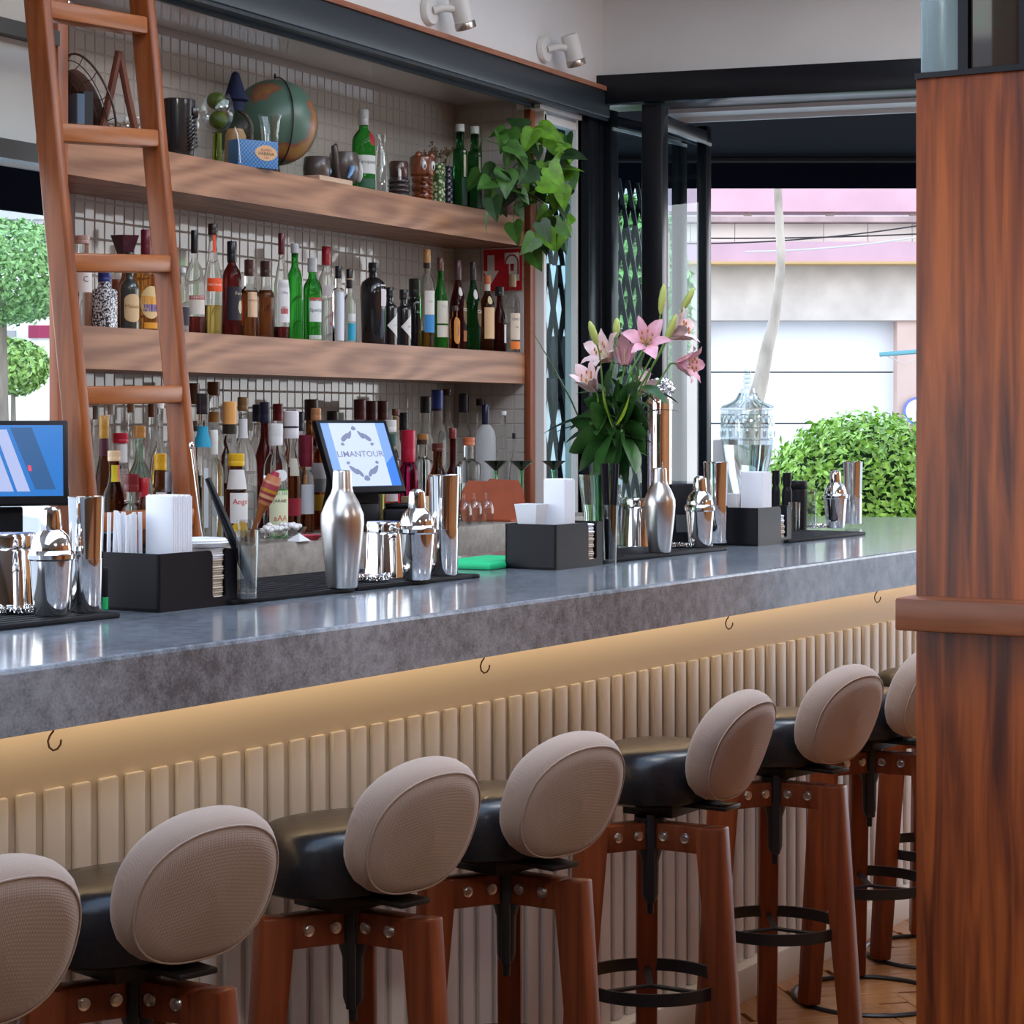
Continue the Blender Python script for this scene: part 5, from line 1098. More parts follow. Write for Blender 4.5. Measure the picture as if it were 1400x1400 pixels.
hz = MB().prism([(.012, .062), (.075, .062), (.075, -.045), (.055, -.045), (.055, -.02), (.03, -.02), (.03, .02), (.012, .02)], 0, .0005, RXs)
part('hose_symbol', hz, W1, fs_)
part('hose_line', MB().tube([RXs @ Vector((.016 + 0, .02, .001))] + [RXs @ Vector((.043 - .027 * math.cos(a), .022 + .032 * math.sin(a), .001)) for a in [PI * i / 10 for i in range(11)]] + [RXs @ Vector((.070, -.02, .001))], .003, 6), paint('#8c1016'), fs_)
part('nozzle', MB().prism([(.035, .02), (.053, .02), (.050, -.008), (.038, -.008)], 0.0006, .0012, RXs), paint('#8c1016'), fs_)
pp = thing('info_plate', 'narrow pale plate below the fire sign at the shelf end', 'sign', (7.445, 3.762, ZM), -PI / 2)
part('plate', MB().box((0, -0.0015, .115), (.03, .003, .23)), paint('#c4c2c0'), pp)

# ------------------------------------------------------------------ devices and oddments on the back bar
def on_bar(px, y, z=ZB): x, _ = px_y(px, y); return (x, y, z)
def screen(label, cx, y, px_w, y_top, y_bot, rz, tilt, h, w, name='bar_screen'):
    x, _ = px_y(cx, y); zt, zb = zat(y_top, x, y), zat(y_bot, x, y)
    t = thing(name, label, 'screen', (x, y, ZB), rz)
    M = Matrix.Translation((0, 0, (zt + zb) / 2 - ZB)) @ Matrix.Rotation(-tilt, 4, 'X')
    part('housing', MB().bevbox((0, 0.012, 0), (w, 0.024, h), 0.005, M), M_BLACK, t)
    return t, M
CAMZ = math.atan2(-CS, SN)       # yaw whose local -y looks back along the view axis
# tilted screen with the bar's name
t, M = screen('tilted black-framed screen reading LIMANTOUR on the back bar', 494, 3.50, 0, 570, 676, -0.34, math.radians(24), 0.245, 0.285)
m_sc = P('screen_blue', (0.05, 0.12, 0.3), 0.3, emit=sc('#7fa4e6'), es=0.6); m_s2 = P('screen_pale', (0.2, 0.22, 0.3), 0.3, emit=sc('#c4d2f2'), es=0.62); m_s3 = P('screen_deep', (0.02, 0.1, 0.3), 0.3, emit=sc('#2a6ad8'), es=0.7)
M_INK = P('screen_ink', (0.05, 0.05, 0.08), 0.4, emit=sc('#6c7496'), es=0.8)
part('display', MB().box((0, -0.0005, 0.004), (0.255, 0.001, 0.212), M), m_sc, t, label='glowing blue screen')
part('display_edge', MB().prism([(.088, -.102), (.1275, -.102), (.1275, .0), (.088, -.03)], 0.0, .0007, M @ Matrix.Translation((0, -.001, 0)) @ Matrix.Rotation(PI / 2, 4, 'X')), m_s3, t)
part('display_panel', MB().box((-.004, -0.0014, 0.004), (0.185, 0.001, 0.211), M), m_s2, t)
RXm = M @ Matrix.Translation((-.004, -.0022, .004)) @ Matrix.Rotation(PI / 2, 4, 'X')
v_, f_ = text_mesh('LIMANTOUR', 0.0272, True); part('lettering', MB().add([(x * 1.2, y, 0) for x, y, _ in v_], f_, RXm), M_INK, t)
lv = MB()
def leafpoly(cx_, cy_, L_, W_, a_):
    pts = []
    for i in range(14):
        q = 2 * PI * i / 14; px_, py_ = L_ * .52 * math.cos(q), W_ * .60 * math.sin(q) * (1 - .35 * math.cos(q))
        pts.append((cx_ + px_ * math.cos(a_) - py_ * math.sin(a_), cy_ + px_ * math.sin(a_) + py_ * math.cos(a_)))
    part('logo_leaf', MB().prism([(x * 1.25, y) for x, y in pts], 0, .0004, RXm), M_INK, t)
for s in (-1, 1):
    leafpoly(.034 * s, .058, .036, .012, PI / 2 + .75 * s); leafpoly(.018 * s, .066, .03, .009, PI / 2 + .5 * s); leafpoly(.047 * s, .034, .011, .008, .5 * s)
    leafpoly(.034 * s, -.052, .036, .012, PI / 2 - .7 * s); leafpoly(.017 * s, -.062, .03, .009, PI / 2 - .5 * s); leafpoly(.046 * s, -.028, .011, .008, -.6 * s)
leafpoly(0, .088, .014, .012, PI / 2); leafpoly(0, -.080, .018, .015, PI / 2)
part('stand', MB().bevbox((0, .05, .045), (.15, .10, .09), .008).add([(-.09, .02, .02), (.09, .02, .02), (.09, .10, .02), (-.09, .10, .02), (-.085, .022, .19), (.085, .022, .19), (.085, .05, .20), (-.085, .05, .20)], [(0, 3, 2, 1), (4, 5, 6, 7), (0, 1, 5, 4), (1, 2, 6, 5), (2, 3, 7, 6), (3, 0, 4, 7)]), M_BLACK, t)
o = thing('receipt_printer', 'black receipt printer under the tilted screen, behind the shaker', 'printer', on_bar(548, 3.455), CAMZ + .1)
part('body', MB().bevbox((0, 0, .035), (.11, .09, .07), .008), M_BLACK, o); part('lid', MB().bevbox((0, .01, .078), (.10, .06, .016), .006), M_BLACK, o)
# left screen
t, M = screen('blue till screen at the left edge of the photo', 14, 3.42, 0, 572, 692, CAMZ + 0.24, math.radians(13), 0.205, 0.27)
part('display', MB().box((0, -0.0005, 0.004), (0.245, 0.001, 0.172), M), P('till_blue', (0.02, 0.09, 0.25), 0.15, emit=sc('#2168ae'), es=0.6), t, label='glowing blue screen')
RXm = M @ Matrix.Translation((0, -.0012, .004)) @ Matrix.Rotation(PI / 2, 4, 'X')
part('slanted_band', MB().prism([(-.075, .075), (-.045, .075), (.008, -.075), (-.028, -.075)], 0, .0005, RXm), P('till_pale', (0.3, 0.3, 0.4), 0.3, emit=sc('#8e9cc4'), es=0.55), t)  # pale slanted bands across the display
part('slanted_band', MB().prism([(-.036, .075), (-.008, .075), (.046, -.075), (.016, -.075)], 0, .0005, RXm), P('till_pale', (0.3, 0.3, 0.4), 0.3, emit=sc('#8e9cc4'), es=0.55), t)
part('dark_panel', MB().prism([(.0, .08), (.05, .08), (.105, -.07), (.058, -.07)], 0, .0004, RXm), P('till_dark', (0.02, 0.06, 0.14), 0.2, emit=sc('#24507f'), es=0.5), t)
part('mark', MB().prism([(.040, -.012), (.048, -.012), (.050, -.026), (.042, -.026)], .0005, .0009, RXm), P('till_red', (0.4, 0.03, 0.05), 0.3, emit=sc('#a83a52'), es=0.8), t)
part('stand', MB().bevbox((0, .06, .03), (.16, .14, .06), .008).bevbox((0, .05, .09), (.06, .03, .10), .005), M_BLACK, t)
# small boxes between the ladder rails
o = thing('card_box', 'small light blue box between the ladder rails', 'box', on_bar(143, 3.47, ZB), -0.5); part('box', MB().bevbox((0, 0, .046), (.07, .045, .092), .002), paint('#6aa4c8'), o)
o = thing('clutch_case', 'rounded navy case with a small grey print, between the ladder rails', 'case', on_bar(150, 3.425, ZB), -0.6)
part('body', MB().add([], []).prism([(-.05, 0), (.07, 0), (.055, .022), (.02, .06), (-.05, .062)], -.02, .02, Matrix.Rotation(PI / 2, 4, 'X')), paint('#10162c'), o)
part('print', MB().bevbox((.0, -.0205, .035), (.03, .001, .015), .0004), paint('#585a68'), o)
o = solo('wooden_box', MB().bevbox((0, 0, .02), (.10, .05, .04), .002), M_RUNG, 'small orange wooden box edge beside the steel tumblers', 'box', on_bar(146, 3.425, ZB - 0.0), (0, 0, -.55)) if False else None
# folded terracotta menus
for px, w_, lb in ((668, .10, 'left one of two curved terracotta leather menus on the back bar'), (690, .075, 'right one of two curved terracotta leather menus on the back bar')):
    y_ = 3.50 if px < 680 else 3.55
    o = thing('menu_cover', lb, 'menu', on_bar(px, y_), CAMZ + .15)
    pr = [(-w_ * .9, 0), (w_ * .9, 0), (w_ * .98, .04), (w_ * .88, .1), (w_ * .66, .135), (-w_ * .7, .14), (-w_ * .92, .1), (-w_, .04)]
    part('cover', MB().prism(pr, -.012, .012, Matrix.Rotation(PI / 2 - .12, 4, 'X')), P('terracotta_leather', (0.40, 0.085, 0.03), 0.55, noise=(14, 0.15, (1, 1, 1))), o)
o = solo('leather_tray', MB().bevbox((0, 0, .004), (.16, .12, .008), .002), P('terracotta_leather', (0.40, 0.085, 0.03), 0.55), 'flat terracotta leather tray under the upturned glasses', 'tray', on_bar(692, 3.465), (0, 0, 0.0))
def upturned(px, y, label, z=ZB + .008):
    o = solo('upturned_glass', MB().lathe([(.026, .0), (.0275, .03), (.0275, .052), (.022, .072), (.012, .082), (.004, .086), (.0035, .105), (.003, .105), (.003, .084), (.010, .080), (.0205, .070), (.026, .05), (.025, 0)], 26, closed=False), M_THINCLEAR, label, 'glass', on_bar(px, y, z), group='upturned glasses before the terracotta menus')
upturned(634, 3.43, 'left upturned clear glass in front of the terracotta menus', ZB); upturned(648, 3.45, 'middle upturned clear glass in front of the terracotta menus', ZB); upturned(664, 3.43, 'right upturned clear glass in front of the terracotta menus', ZB)
# green-stemmed coupes on a glass ledge at the window end
for px, y_, lb in ((678, 3.60, 'dark green coupe glass in front of the frosted bottle'), (713, 3.56, 'dark green coupe glass before the shelf-end stile'), (757, 3.52, 'bright green-stemmed coupe glass before the narrow window')):
    x, y_, _ = on_bar(px, y_); zt = zat(630, x, y_) - ZB; k = size_at(px, y_)
    o = thing('green_coupe', lb, 'glass', (x, y_, ZB), 0, 'green coupe glasses on the back bar')
    part('bowl', MB().lathe([(.003, zt - .034), (.010, zt - .030), (.030, zt - .012), (.046, zt), (.044, zt), (.028, zt - .010), (.008, zt - .026), (0, zt - .028)], 28, closed=False), P('dark_green_glass', (0.012, 0.03, 0.02), 0.08, coat=0.5), o)
    part('stem', MB().lathe([(0, 0), (.034, 0), (.033, .003), (.006, .010), (.0045, .05), (.004, zt - .05), (.006, zt - .034), (.010, zt - .03)], 20, closed=False), glass('bright_green_glass', (0.15, 0.75, 0.25), 1.25), o)
# cardboard boxes right of the screen
o = solo('cardboard_box', MB().bevbox((0, 0, .05), (.09, .07, .10), .002), P('cardboard', (0.58, 0.44, 0.29), 0.85), 'small beige cardboard box right of the tilted screen', 'box', on_bar(572, 3.52), (0, 0, -.4))
o = solo('cardboard_box', MB().bevbox((0, 0, .037), (.10, .06, .075), .002), P('cardboard', (0.58, 0.44, 0.29), 0.85), 'lower beige cardboard box in front of the other one', 'box', on_bar(584, 3.44), (0, 0, -.5))
# wooden muddler in a glass, bowls of sweets, pink dish
o = thing('striped_muddler', 'tilted turned wooden muddler with red and yellow stripes', 'muddler', on_bar(343, 3.425, ZB + .02), 0)
dv = Vector(RF(.30, 0)) ; dm = Matrix.Translation((0, 0, 0)) @ rot_to((dv.x, dv.y, .78))
part('handle', MB().lathe([(0, 0), (.007, .002), (.008, .06), (.012, .085), (.017, .10)], 16, dm, closed=False), M_RUNG, o)
for i, (z0, r0, r1, c) in enumerate(((.10, .017, .020, '#c08458'), (.110, .020, .0215, '#8c2c34'), (.118, .0215, .023, '#d8a878'), (.128, .023, .024, '#a03840'), (.136, .024, .0245, '#c89030'), (.145, .0245, .0245, '#b04850'), (.152, .0245, .024, '#d8a080'), (.168, .024, .019, '#c07850'), (.180, .015, .010, '#a82c44'))):
    part('stripe', MB().lathe([(0, z0), (r0, z0), (r1, z0 + .016), (0, z0 + .016)], 20, dm, closed=False), paint(c, .4), o)
M_BOWL = pane_glass('bowl_glass', (0.85, 0.85, 0.85), 0.10)
for px, y_, lb, g in ((338, 3.425, 'clear glass cup holding the striped muddler', None), (372, 3.43, 'left small glass bowl of white sweets on the back bar', 'white sweets'), (397, 3.44, 'right small glass bowl of white sweets on the back bar', 'white sweets')):
    o = thing('glass_bowl', lb, 'bowl', on_bar(px, y_))
    if g:
        part('bowl', MB().lathe([(.018, 0), (.02, .004), (.04, .022), (.048, .04), (.046, .04), (.036, .022), (.016, .008), (0, .007)], 28, closed=False), M_BOWL, o)
        sw_ = MB(); r2 = random.Random(px)
        for _ in range(22):
            a, rr = r2.uniform(0, 6.28), .032 * math.sqrt(r2.random()); sw_.ball((rr * math.cos(a), rr * math.sin(a), .030 + .014 * r2.random() + .010 * (1 - rr / .032)), (.009, .008, .007), 8, 6)
        part('sweets', sw_, P('white_sweet', (0.85, 0.84, 0.83), 0.5), o, kind='stuff')
    else: part('bowl', MB().lathe([(.024, 0), (.026, .004), (.030, .07), (.028, .07), (.023, .008), (0, .006)], 24, closed=False), M_BOWL, o)
o = solo('pink_dish', MB().lathe([(0, 0), (.022, 0), (.036, .012), (.038, .014), (.034, .013), (.02, .004), (0, .003)], 26, closed=False), paint('#d04858'), 'small coral pink dish left of the tall shaker', 'dish', on_bar(424, 3.415))
o = solo('paper_napkin', MB().add([(-.03, -.02, 0), (.03, -.018, .001), (.028, .02, .002), (-.028, .02, .004), (0, 0, .022), (-.032, -.022, -.0005), (.032, -.02, -.0005), (.03, .022, -.0005), (-.03, .022, -.0005)], [(0, 1, 4), (1, 2, 4), (2, 3, 4), (3, 0, 4), (0, 5, 6, 1), (1, 6, 7, 2), (2, 7, 8, 3), (3, 8, 5, 0), (5, 8, 7, 6)]), M_PAPER, 'crumpled white paper napkin beside the pink dish', 'napkin', on_bar(409, 3.405, ZB + .001))
# green cutting board on the counter
gx, gy = px_z(668, 768, ZT + .008)
solo('cutting_board', MB().bevbox((0, 0, 0.008), (.30, .17, .016), .006), P('green_board_plastic', (0.02, 0.55, 0.22), 0.5), 'bright green plastic cutting board behind the second napkin caddy', 'board', (gx - .02, gy - 0.01, ZT), (0, 0, 0.0))
solo('black_disc', MB().lathe([(0, 0), (.024, 0), (.025, .004), (.023, .008), (0, .009)], 24, closed=False), M_RUBBER, 'small black rubber disc on the bare counter left of the caddy', 'coaster', (*px_z(641, 790, ZT), ZT))
# ------------------------------------------------------------------ counter-top sets
def cpos(px, py, z): return (*px_z(px, py, z), z)
def mat(label, px0, px1, vfront, depth=.32):
    u0, u1 = px_v(px0, vfront), px_v(px1, vfront); vb = vfront + depth
    t = thing('bar_mat', label, 'mat', (*UV((u0 + u1) / 2, vfront + depth / 2), ZT), CROT, 'black rubber bar mats along the back of the counter')
    m = MB().bevbox((0, 0, .005), (u1 - u0, depth, .010), .003)
    part('mat', m, M_RUBBER, t)
    rb = MB()
    for i in range(10): rb.box((0, -depth / 2 + .02 + i * (depth - .04) / 9, .0104), (u1 - u0 - .03, .010, .0012))
    part('ribs', rb, M_RUBBER, t)
    return t
VM = 2.665
mat('black bar mat at the left end, under the leftmost shakers', -150, 165, VM, .29)
mat('black bar mat left of the tall brushed shaker', 318, 486, VM, .34)
mat('black bar mat under the tumblers in the middle of the counter', 489, 650, VM, .34)
mat('black bar mat under the second tall brushed shaker', 824, 995, VM, .215)
mat('black bar mat at the right end, before the round hedge', 1079, 1184, VM, .34)
ZMt = ZT + .0112
# shapes, made once
sh_brush = MB().lathe([(0, 0), (.030, 0), (.032, .004), (.043, .10), (.0455, .135), (.0445, .152), (.034, .178), (.024, .195), (.021, .205), (.0195, .238), (.018, .242), (0, .243)], 40, closed=False)
cob_body = MB().lathe([(0, 0), (.029, 0), (.031, .003), (.034, .03), (.0385, .085), (.040, .102), (.038, .104), (0, .104)], 32, closed=False)
cob_rim = MB().lathe([(.040, .101), (.043, .104), (.0435, .112), (.041, .117), (.038, .120)], 32, closed=False)
cob_dome = MB().lathe([(.0385, .117), (.037, .130), (.031, .146), (.022, .155), (.0185, .158)], 32, closed=False)
cob_cap = MB().lathe([(.0195, .156), (.020, .158), (.0185, .185), (.0165, .194), (.010, .199), (0, .200)], 28, closed=False)
boston_lo = MB().lathe([(0, 0), (.0285, 0), (.030, .003), (.0318, .098), (.032, .10), (.0305, .10)], 32, closed=False)
boston_hi = MB().lathe([(.029, .07), (.0305, .10), (.0338, .212), (.0345, .216), (.033, .217), (.031, .15), (.028, .09), (0, .085)], 32, closed=False)
tin_lo = MB().lathe([(.046, 0), (.0455, .002), (.041, .088), (.0395, .092), (0, .093)], 32, closed=False)
tin_hi = MB().lathe([(.037, .086), (.0375, .092), (.0405, .094), (.041, .108), (.039, .114), (0, .115)], 32, closed=False)
ME = {n: m.mesh(n, mt, 30) for n, m, mt in (('shaker_body', sh_brush, M_BRUSH), ('body', cob_body, M_STEEL), ('rim', cob_rim, M_STEEL), ('dome', cob_dome, M_STEEL), ('cap', cob_cap, M_STEEL),
      ('lower_tin', boston_lo, M_STEEL), ('upper_tin', boston_hi, M_STEEL), ('tin', tin_lo, M_STEEL), ('tin_base', tin_hi, M_STEEL))}
def set_of(name, cat, names, label, px, py, z=ZMt, s=1.0, group=None, tilt=0):
    t = thing(name, label, cat, cpos(px, py, z), 0, group)
    t.scale = (s, s, s)
    for n in names: part(n, ME[n], None, t)
    return t
COB = ('body', 'rim', 'dome', 'cap'); BOS = ('lower_tin', 'upper_tin'); TIN = ('tin', 'tin_base')
set_of('cobbler_shaker', 'shaker', COB, 'polished cobbler shaker at the left end of the counter', 70, 841, s=.95, group='polished cobbler shakers')
set_of('boston_tins', 'shaker', BOS, 'tall nested steel tins beside the leftmost cobbler shaker', 118, 836, s=.945, group='tall nested steel tins')
set_of('upturned_tin', 'tin', TIN, 'upturned dark steel tins at the left edge of the photo', 12, 832, s=1.20, group='upturned steel tins')
set_of('parisian_shaker', 'shaker', ('shaker_body',), 'tall brushed steel shaker standing left of the middle tumblers', 468, 803, s=.985, group='tall brushed shakers')
set_of('upturned_tin', 'tin', TIN, 'upturned steel tins right of the first tall brushed shaker', 527, 788, s=1.05, group='upturned steel tins')
set_of('cobbler_shaker', 'shaker', COB, 'polished cobbler shaker in the middle, under the tilted screen', 570, 792, s=.97, group='polished cobbler shakers')
set_of('boston_tins', 'shaker', BOS, 'tall nested steel tins before the terracotta menus', 607, 786, s=1.02, group='tall nested steel tins')
set_of('parisian_shaker', 'shaker', ('shaker_body',), 'tall brushed steel shaker below the lilies', 902, 755, s=.90, group='tall brushed shakers')
set_of('upturned_tin', 'tin', TIN, 'upturned steel tins left of the shaker below the lilies', 872, 746, s=1.15, group='upturned steel tins')
set_of('cobbler_shaker', 'shaker', COB, 'polished cobbler shaker right of the beer tap', 957, 748, s=.96, group='polished cobbler shakers')
set_of('boston_tins', 'shaker', BOS, 'tall nested steel tins left of the glass jar', 979, 742, s=1.04, group='tall nested steel tins')
set_of('cobbler_shaker', 'shaker', COB, 'polished cobbler shaker in front of the round hedge', 1142, 722, s=.92, group='polished cobbler shakers')
set_of('boston_tins', 'shaker', BOS, 'tall nested steel tins in front of the round hedge', 1166, 716, s=.95, group='tall nested steel tins')
# coil strainers
def strainer(px, py, label, rz, s=1.0, z=ZMt):
    t = thing('coil_strainer', label, 'strainer', (*px_z(px, py, z), z), rz, 'coil strainers lying on the mats'); t.scale = (s, s, s)
    part('disc', MB().lathe([(0, .006), (.030, .006), (.034, .008), (.034, .010), (0, .009)], 28, closed=False), M_STEEL, t)
    n = 26 * 8; part('coil', MB().tube([((.040 + .0055 * math.cos(2 * PI * i / 8)) * math.cos(-2.6 + 5.2 * i / n), (.040 + .0055 * math.cos(2 * PI * i / 8)) * math.sin(-2.6 + 5.2 * i / n), .0075 + .0055 * math.sin(2 * PI * i / 8)) for i in range(n)], .0011, 4), M_STEEL, t)
    part('handle', MB().bevbox((-.075, 0, .010), (.09, .020, .003), .001), M_STEEL, t)
    part('prong', MB().tube([(-.02, .034, .009), (-.03, .046, .012), (-.024, .052, .012)], .003, 6), M_STEEL, t)
strainer(22, 838, 'coil strainer lying at the left edge of the counter', CAMZ - PI / 2 + .4, .95)
strainer(505, 794, 'coil strainer lying right of the first tall brushed shaker', CAMZ - 1.2)
strainer(545, 786, 'second coil strainer, touching the middle cobbler shaker', CAMZ - 2.6, .95)
strainer(930, 748, 'coil strainer between the lily-side shaker and the cobbler shaker', CAMZ - 2.4, .9)
strainer(1110, 722, 'coil strainer lying before the jars at the right mat', CAMZ - 2.0, 1.0)
# napkin caddies
CL, CW, CH = .225, .140, .107
def caddy(label, px, py, ztop=ZT):
    """px, py: near bottom corner; long side along the counter, notch on the long side"""
    cx, cy = px_z(px, py, ztop); c = Vector((cx, cy)) + DC * (CL / 2) + DN * (CW / 2)
    t = thing('napkin_caddy', label, 'caddy', (c.x, c.y, ztop), CROT, 'black napkin caddies')
    a, b, th = CL / 2, CW / 2, .005
    m = MB().box((0, 0, .003), (CL, CW, .006)).box((-a + th / 2, 0, CH / 2), (th, CW, CH)).box((a - th / 2, 0, CH / 2), (th, CW, CH)).box((0, b - th / 2, CH / 2), (CL, th, CH))
    RXc = Matrix.Translation((0, -b + th, 0)) @ Matrix.Rotation(PI / 2, 4, 'X')
    f = [(-a, .006), (a, .006), (a, CH), (.085, CH), (.08, CH - .006), (.08, .022), (.076, .018), (.044, .018), (.04, .022), (.04, CH - .010), (.036, CH - .002), (.03, CH), (-a, CH)]
    m.prism(f, 0, th, RXc)
    part('box', m, M_BLACK, t, angle=30)
    return t
c1 = caddy('black napkin caddy at left with straws and coasters', 217, 838)
c2 = caddy('black napkin caddy in the middle, below the lilies', 760, 780)
c3 = caddy('black napkin caddy at right, before the glass jar', 1036, 747)
def inside(c, u, v, z=.007): p = c.matrix_world if 0 else Matrix.Translation(c.location) @ Matrix.Rotation(CROT, 4, 'Z'); q = p @ Vector((u, v, z)); return tuple(q)
def napkins(c, label, u, v, w, d, h, rz=0):
    t = thing('napkin_stack', label, 'napkins', inside(c, u, v), CROT + rz)
    part('core', MB().bevbox((0, 0, h / 2), (w, d, h), .003), M_PLAST, t)
    n = 12; m = MB()
    for i in range(n): m.box((-w / 2 + (i + .5) * w / n, 0, h / 2 + .0012 + .002 * math.sin(i * 2.1)), (w / n * .6, d + .003, h - .004))
    part('folds', m, M_PLAST, t, kind='stuff')
    return t
napkins(c1, 'upright white napkins in the left caddy', -.030, -.023, .058, .062, .205)
napkins(c2, 'upright white napkins in the middle caddy', -.020, -.024, .05, .055, .205)
napkins(c3, 'upright white napkins in the right caddy', -.050, -.035, .06, .065, .20)
straw_me = MB().lathe([(.0038, 0), (.0038, .175), (.003, .175), (.003, .002)], 10, closed=False).mesh('white_straw', M_PLAST)
r2 = random.Random(21)
for i in range(20):
    u, v = -.102 + .0125 * (i % 4) + r2.uniform(-.001, .001), .016 + .0115 * (i // 4) + r2.uniform(-.001, .001)
    o = part('white_straw', straw_me, None, None, inside(c1, u, v), (r2.uniform(-.05, .05), r2.uniform(-.05, .05), 0))
    o.scale = (1, 1, .98 + r2.uniform(-.03, .03))
    o['label'] = 'white straw in the bundle in the left black caddy'; o['category'] = 'straw'; o['group'] = 'white straws in the left caddy'
coast_me = MB().lathe([(0, 0), (.035, 0), (.037, .0022), (.035, .0042), (0, .0042)], 28, closed=False).mesh('paper_coaster', M_CARD)
coast_w = MB().lathe([(0, 0), (.035, 0), (.037, .0022), (.035, .0042), (0, .0042)], 28, closed=False).mesh('paper_coaster', M_PAPER)
for c, lb, g, top in ((c1, 'cardboard coaster stacked in the notch of the left caddy', 'coasters in the left caddy', 24), (c2, 'cardboard coaster stacked in the notch of the middle caddy', 'coasters in the middle caddy', 22), (c3, 'cardboard coaster stacked in the notch of the right caddy', 'coasters in the right caddy', 17)):
    for i in range(top):
        o = part('paper_coaster', coast_me if i < top - 5 else coast_w, None, None, inside(c, .062 + r2.uniform(-.001, .001), -.030 + r2.uniform(-.002, .002), .0065 + i * .00435), (0, 0, r2.uniform(0, 6)))
        o['label'] = lb if i < top - 5 else lb.replace('cardboard', 'white').replace('stacked in', 'on top in'); o['category'] = 'coaster'; o['group'] = g
for c, lb in ((c1, 'stack of white paper doilies bulging over the left coasters'),):
    solo('paper_doilies', MB().lathe([(0, 0), (.046, 0), (.052, .008), (.049, .010), (.047, .004), (.05, .012), (.045, .016), (0, .012)], 30, closed=False), M_PAPER, lb, 'doilies', inside(c, .060, -.026, .112))
# tapered white cartons standing in two of the caddies
def carton(c, label, u, v, z):
    o = thing('paper_carton', label, 'carton', inside(c, u, v, z), CROT)
    part('body', MB().lathe([(.028, 0), (.044, .085), (.0425, .085), (.0265, .002), (0, .002)], 4, Matrix.Rotation(PI / 4, 4, 'Z'), closed=False), M_PAPER, o, angle=20)
    part('print', MB().box((-.0245, -.010, .030), (.001, .010, .003)), M_BLACK, o)
carton(c2, 'open tapered white carton at the left end of the middle caddy', -.066, .024, .068)
carton(c3, 'open tapered white carton at the left end of the right caddy', -.075, .030, .060)
bx0, by0 = px_z(834, 771, ZT)
for i_, (du, dv_) in enumerate(((-.006, .003), (.003, .006), (.006, -.003), (-.003, -.006))):
    o = part('black_straw', MB().lathe([(.0058, 0), (.0058, .235), (.0046, .235), (.0046, .002)], 10, closed=False), M_BLACK, None, (bx0 + du, by0 + dv_, ZT + .012), (.03 * i_ - .05, .02 * i_ - .02, 0))
    o['label'] = 'thick black straw standing in the slanted tumbler by the middle caddy'; o['category'] = 'straw'; o['group'] = 'black straws in the slanted tumbler'
for i_ in range(5):
    o = part('clear_straw', MB().lathe([(.004, 0), (.004, .17), (.003, .17), (.003, .002)], 10, closed=False), M_PLAST, None, inside(c3, .012, -.03 + .012 * i_), (-.05, .30, 0))
    o['label'] = 'white straw leaning in the right black caddy'; o['category'] = 'straw'; o['group'] = 'white straws in the right caddy'
# tumblers with tools
def tumbler(label, px, py, r, h, z=ZT, name='straight_tumbler'):
    return solo(name, MB().lathe([(0, 0), (r * .82, 0), (r * .86, .003), (r, h), (r * .95, h), (r * .82, .010), (0, .008)], 28, closed=False), pane_glass('tumbler_glass', (0.80, 0.86, 0.86), 0.16), label, 'glass', cpos(px, py, z))
tumbler('clear tumbler holding black tongs right of the left caddy', 336, 818, .025, .13, ZMt)
tumbler('clear slanted tumbler right of the middle caddy', 834, 771, .018, .145)
tumbler('clear tumbler right of the right caddy', 1086, 731, .019, .10)
tumbler('clear tumbler standing alone before the hedge', 1106, 722, .024, .125, ZMt)
tx, ty, tz = cpos(336, 818, ZMt)
o = thing('ice_tongs', 'black tongs leaning out of the tumbler beside the left caddy', 'tongs', (tx, ty, tz + .02))
dv = Vector(RF(-.145, -.01))
tip = Vector((dv.x * .5, dv.y * .5, .21)); b0 = Vector((-dv.x * .09, -dv.y * .09, 0))
for s in (-1, 1):
    sd_ = DN * .005 * s
    part('arm', MB().tube([b0 + Vector((sd_.x, sd_.y, 0)), b0.lerp(tip, .5) + Vector((sd_.x, sd_.y, .003 * s)), tip], [.010, .016, .013], 8, flat=(1, .45)), M_BLACK, o)
# bar spoon with a long twisted handle
o = thing('bar_spoon', 'long grey bar spoon leaning in front of the right ladder rail', 'spoon', (*px_z(290, 800, ZMt), ZMt))
dv = Vector(RF(-.050, .05))
part('handle', MB().tube([(0, 0, .0), (dv.x * .5, dv.y * .5, .12), (dv.x, dv.y, .285)], .0026, 6), M_STEEL, o)
part('tip', MB().ball((dv.x, dv.y, .288), (.005, .005, .009), 10, 8), M_STEEL, o)
o = thing('ink_marker', 'black marker with a green cap between the tins and the left caddy', 'pen', (*px_z(143, 833, ZMt), ZMt))
part('barrel', MB().lathe([(0, .022), (.006, .022), (.006, .07), (.004, .075), (0, .075)], 12, closed=False), M_BLACK, o); part('cap', MB().lathe([(0, 0), (.0065, 0), (.0068, .022), (0, .023)], 12, closed=False), P('green_cap', (0.02, 0.5, 0.15), 0.3), o)
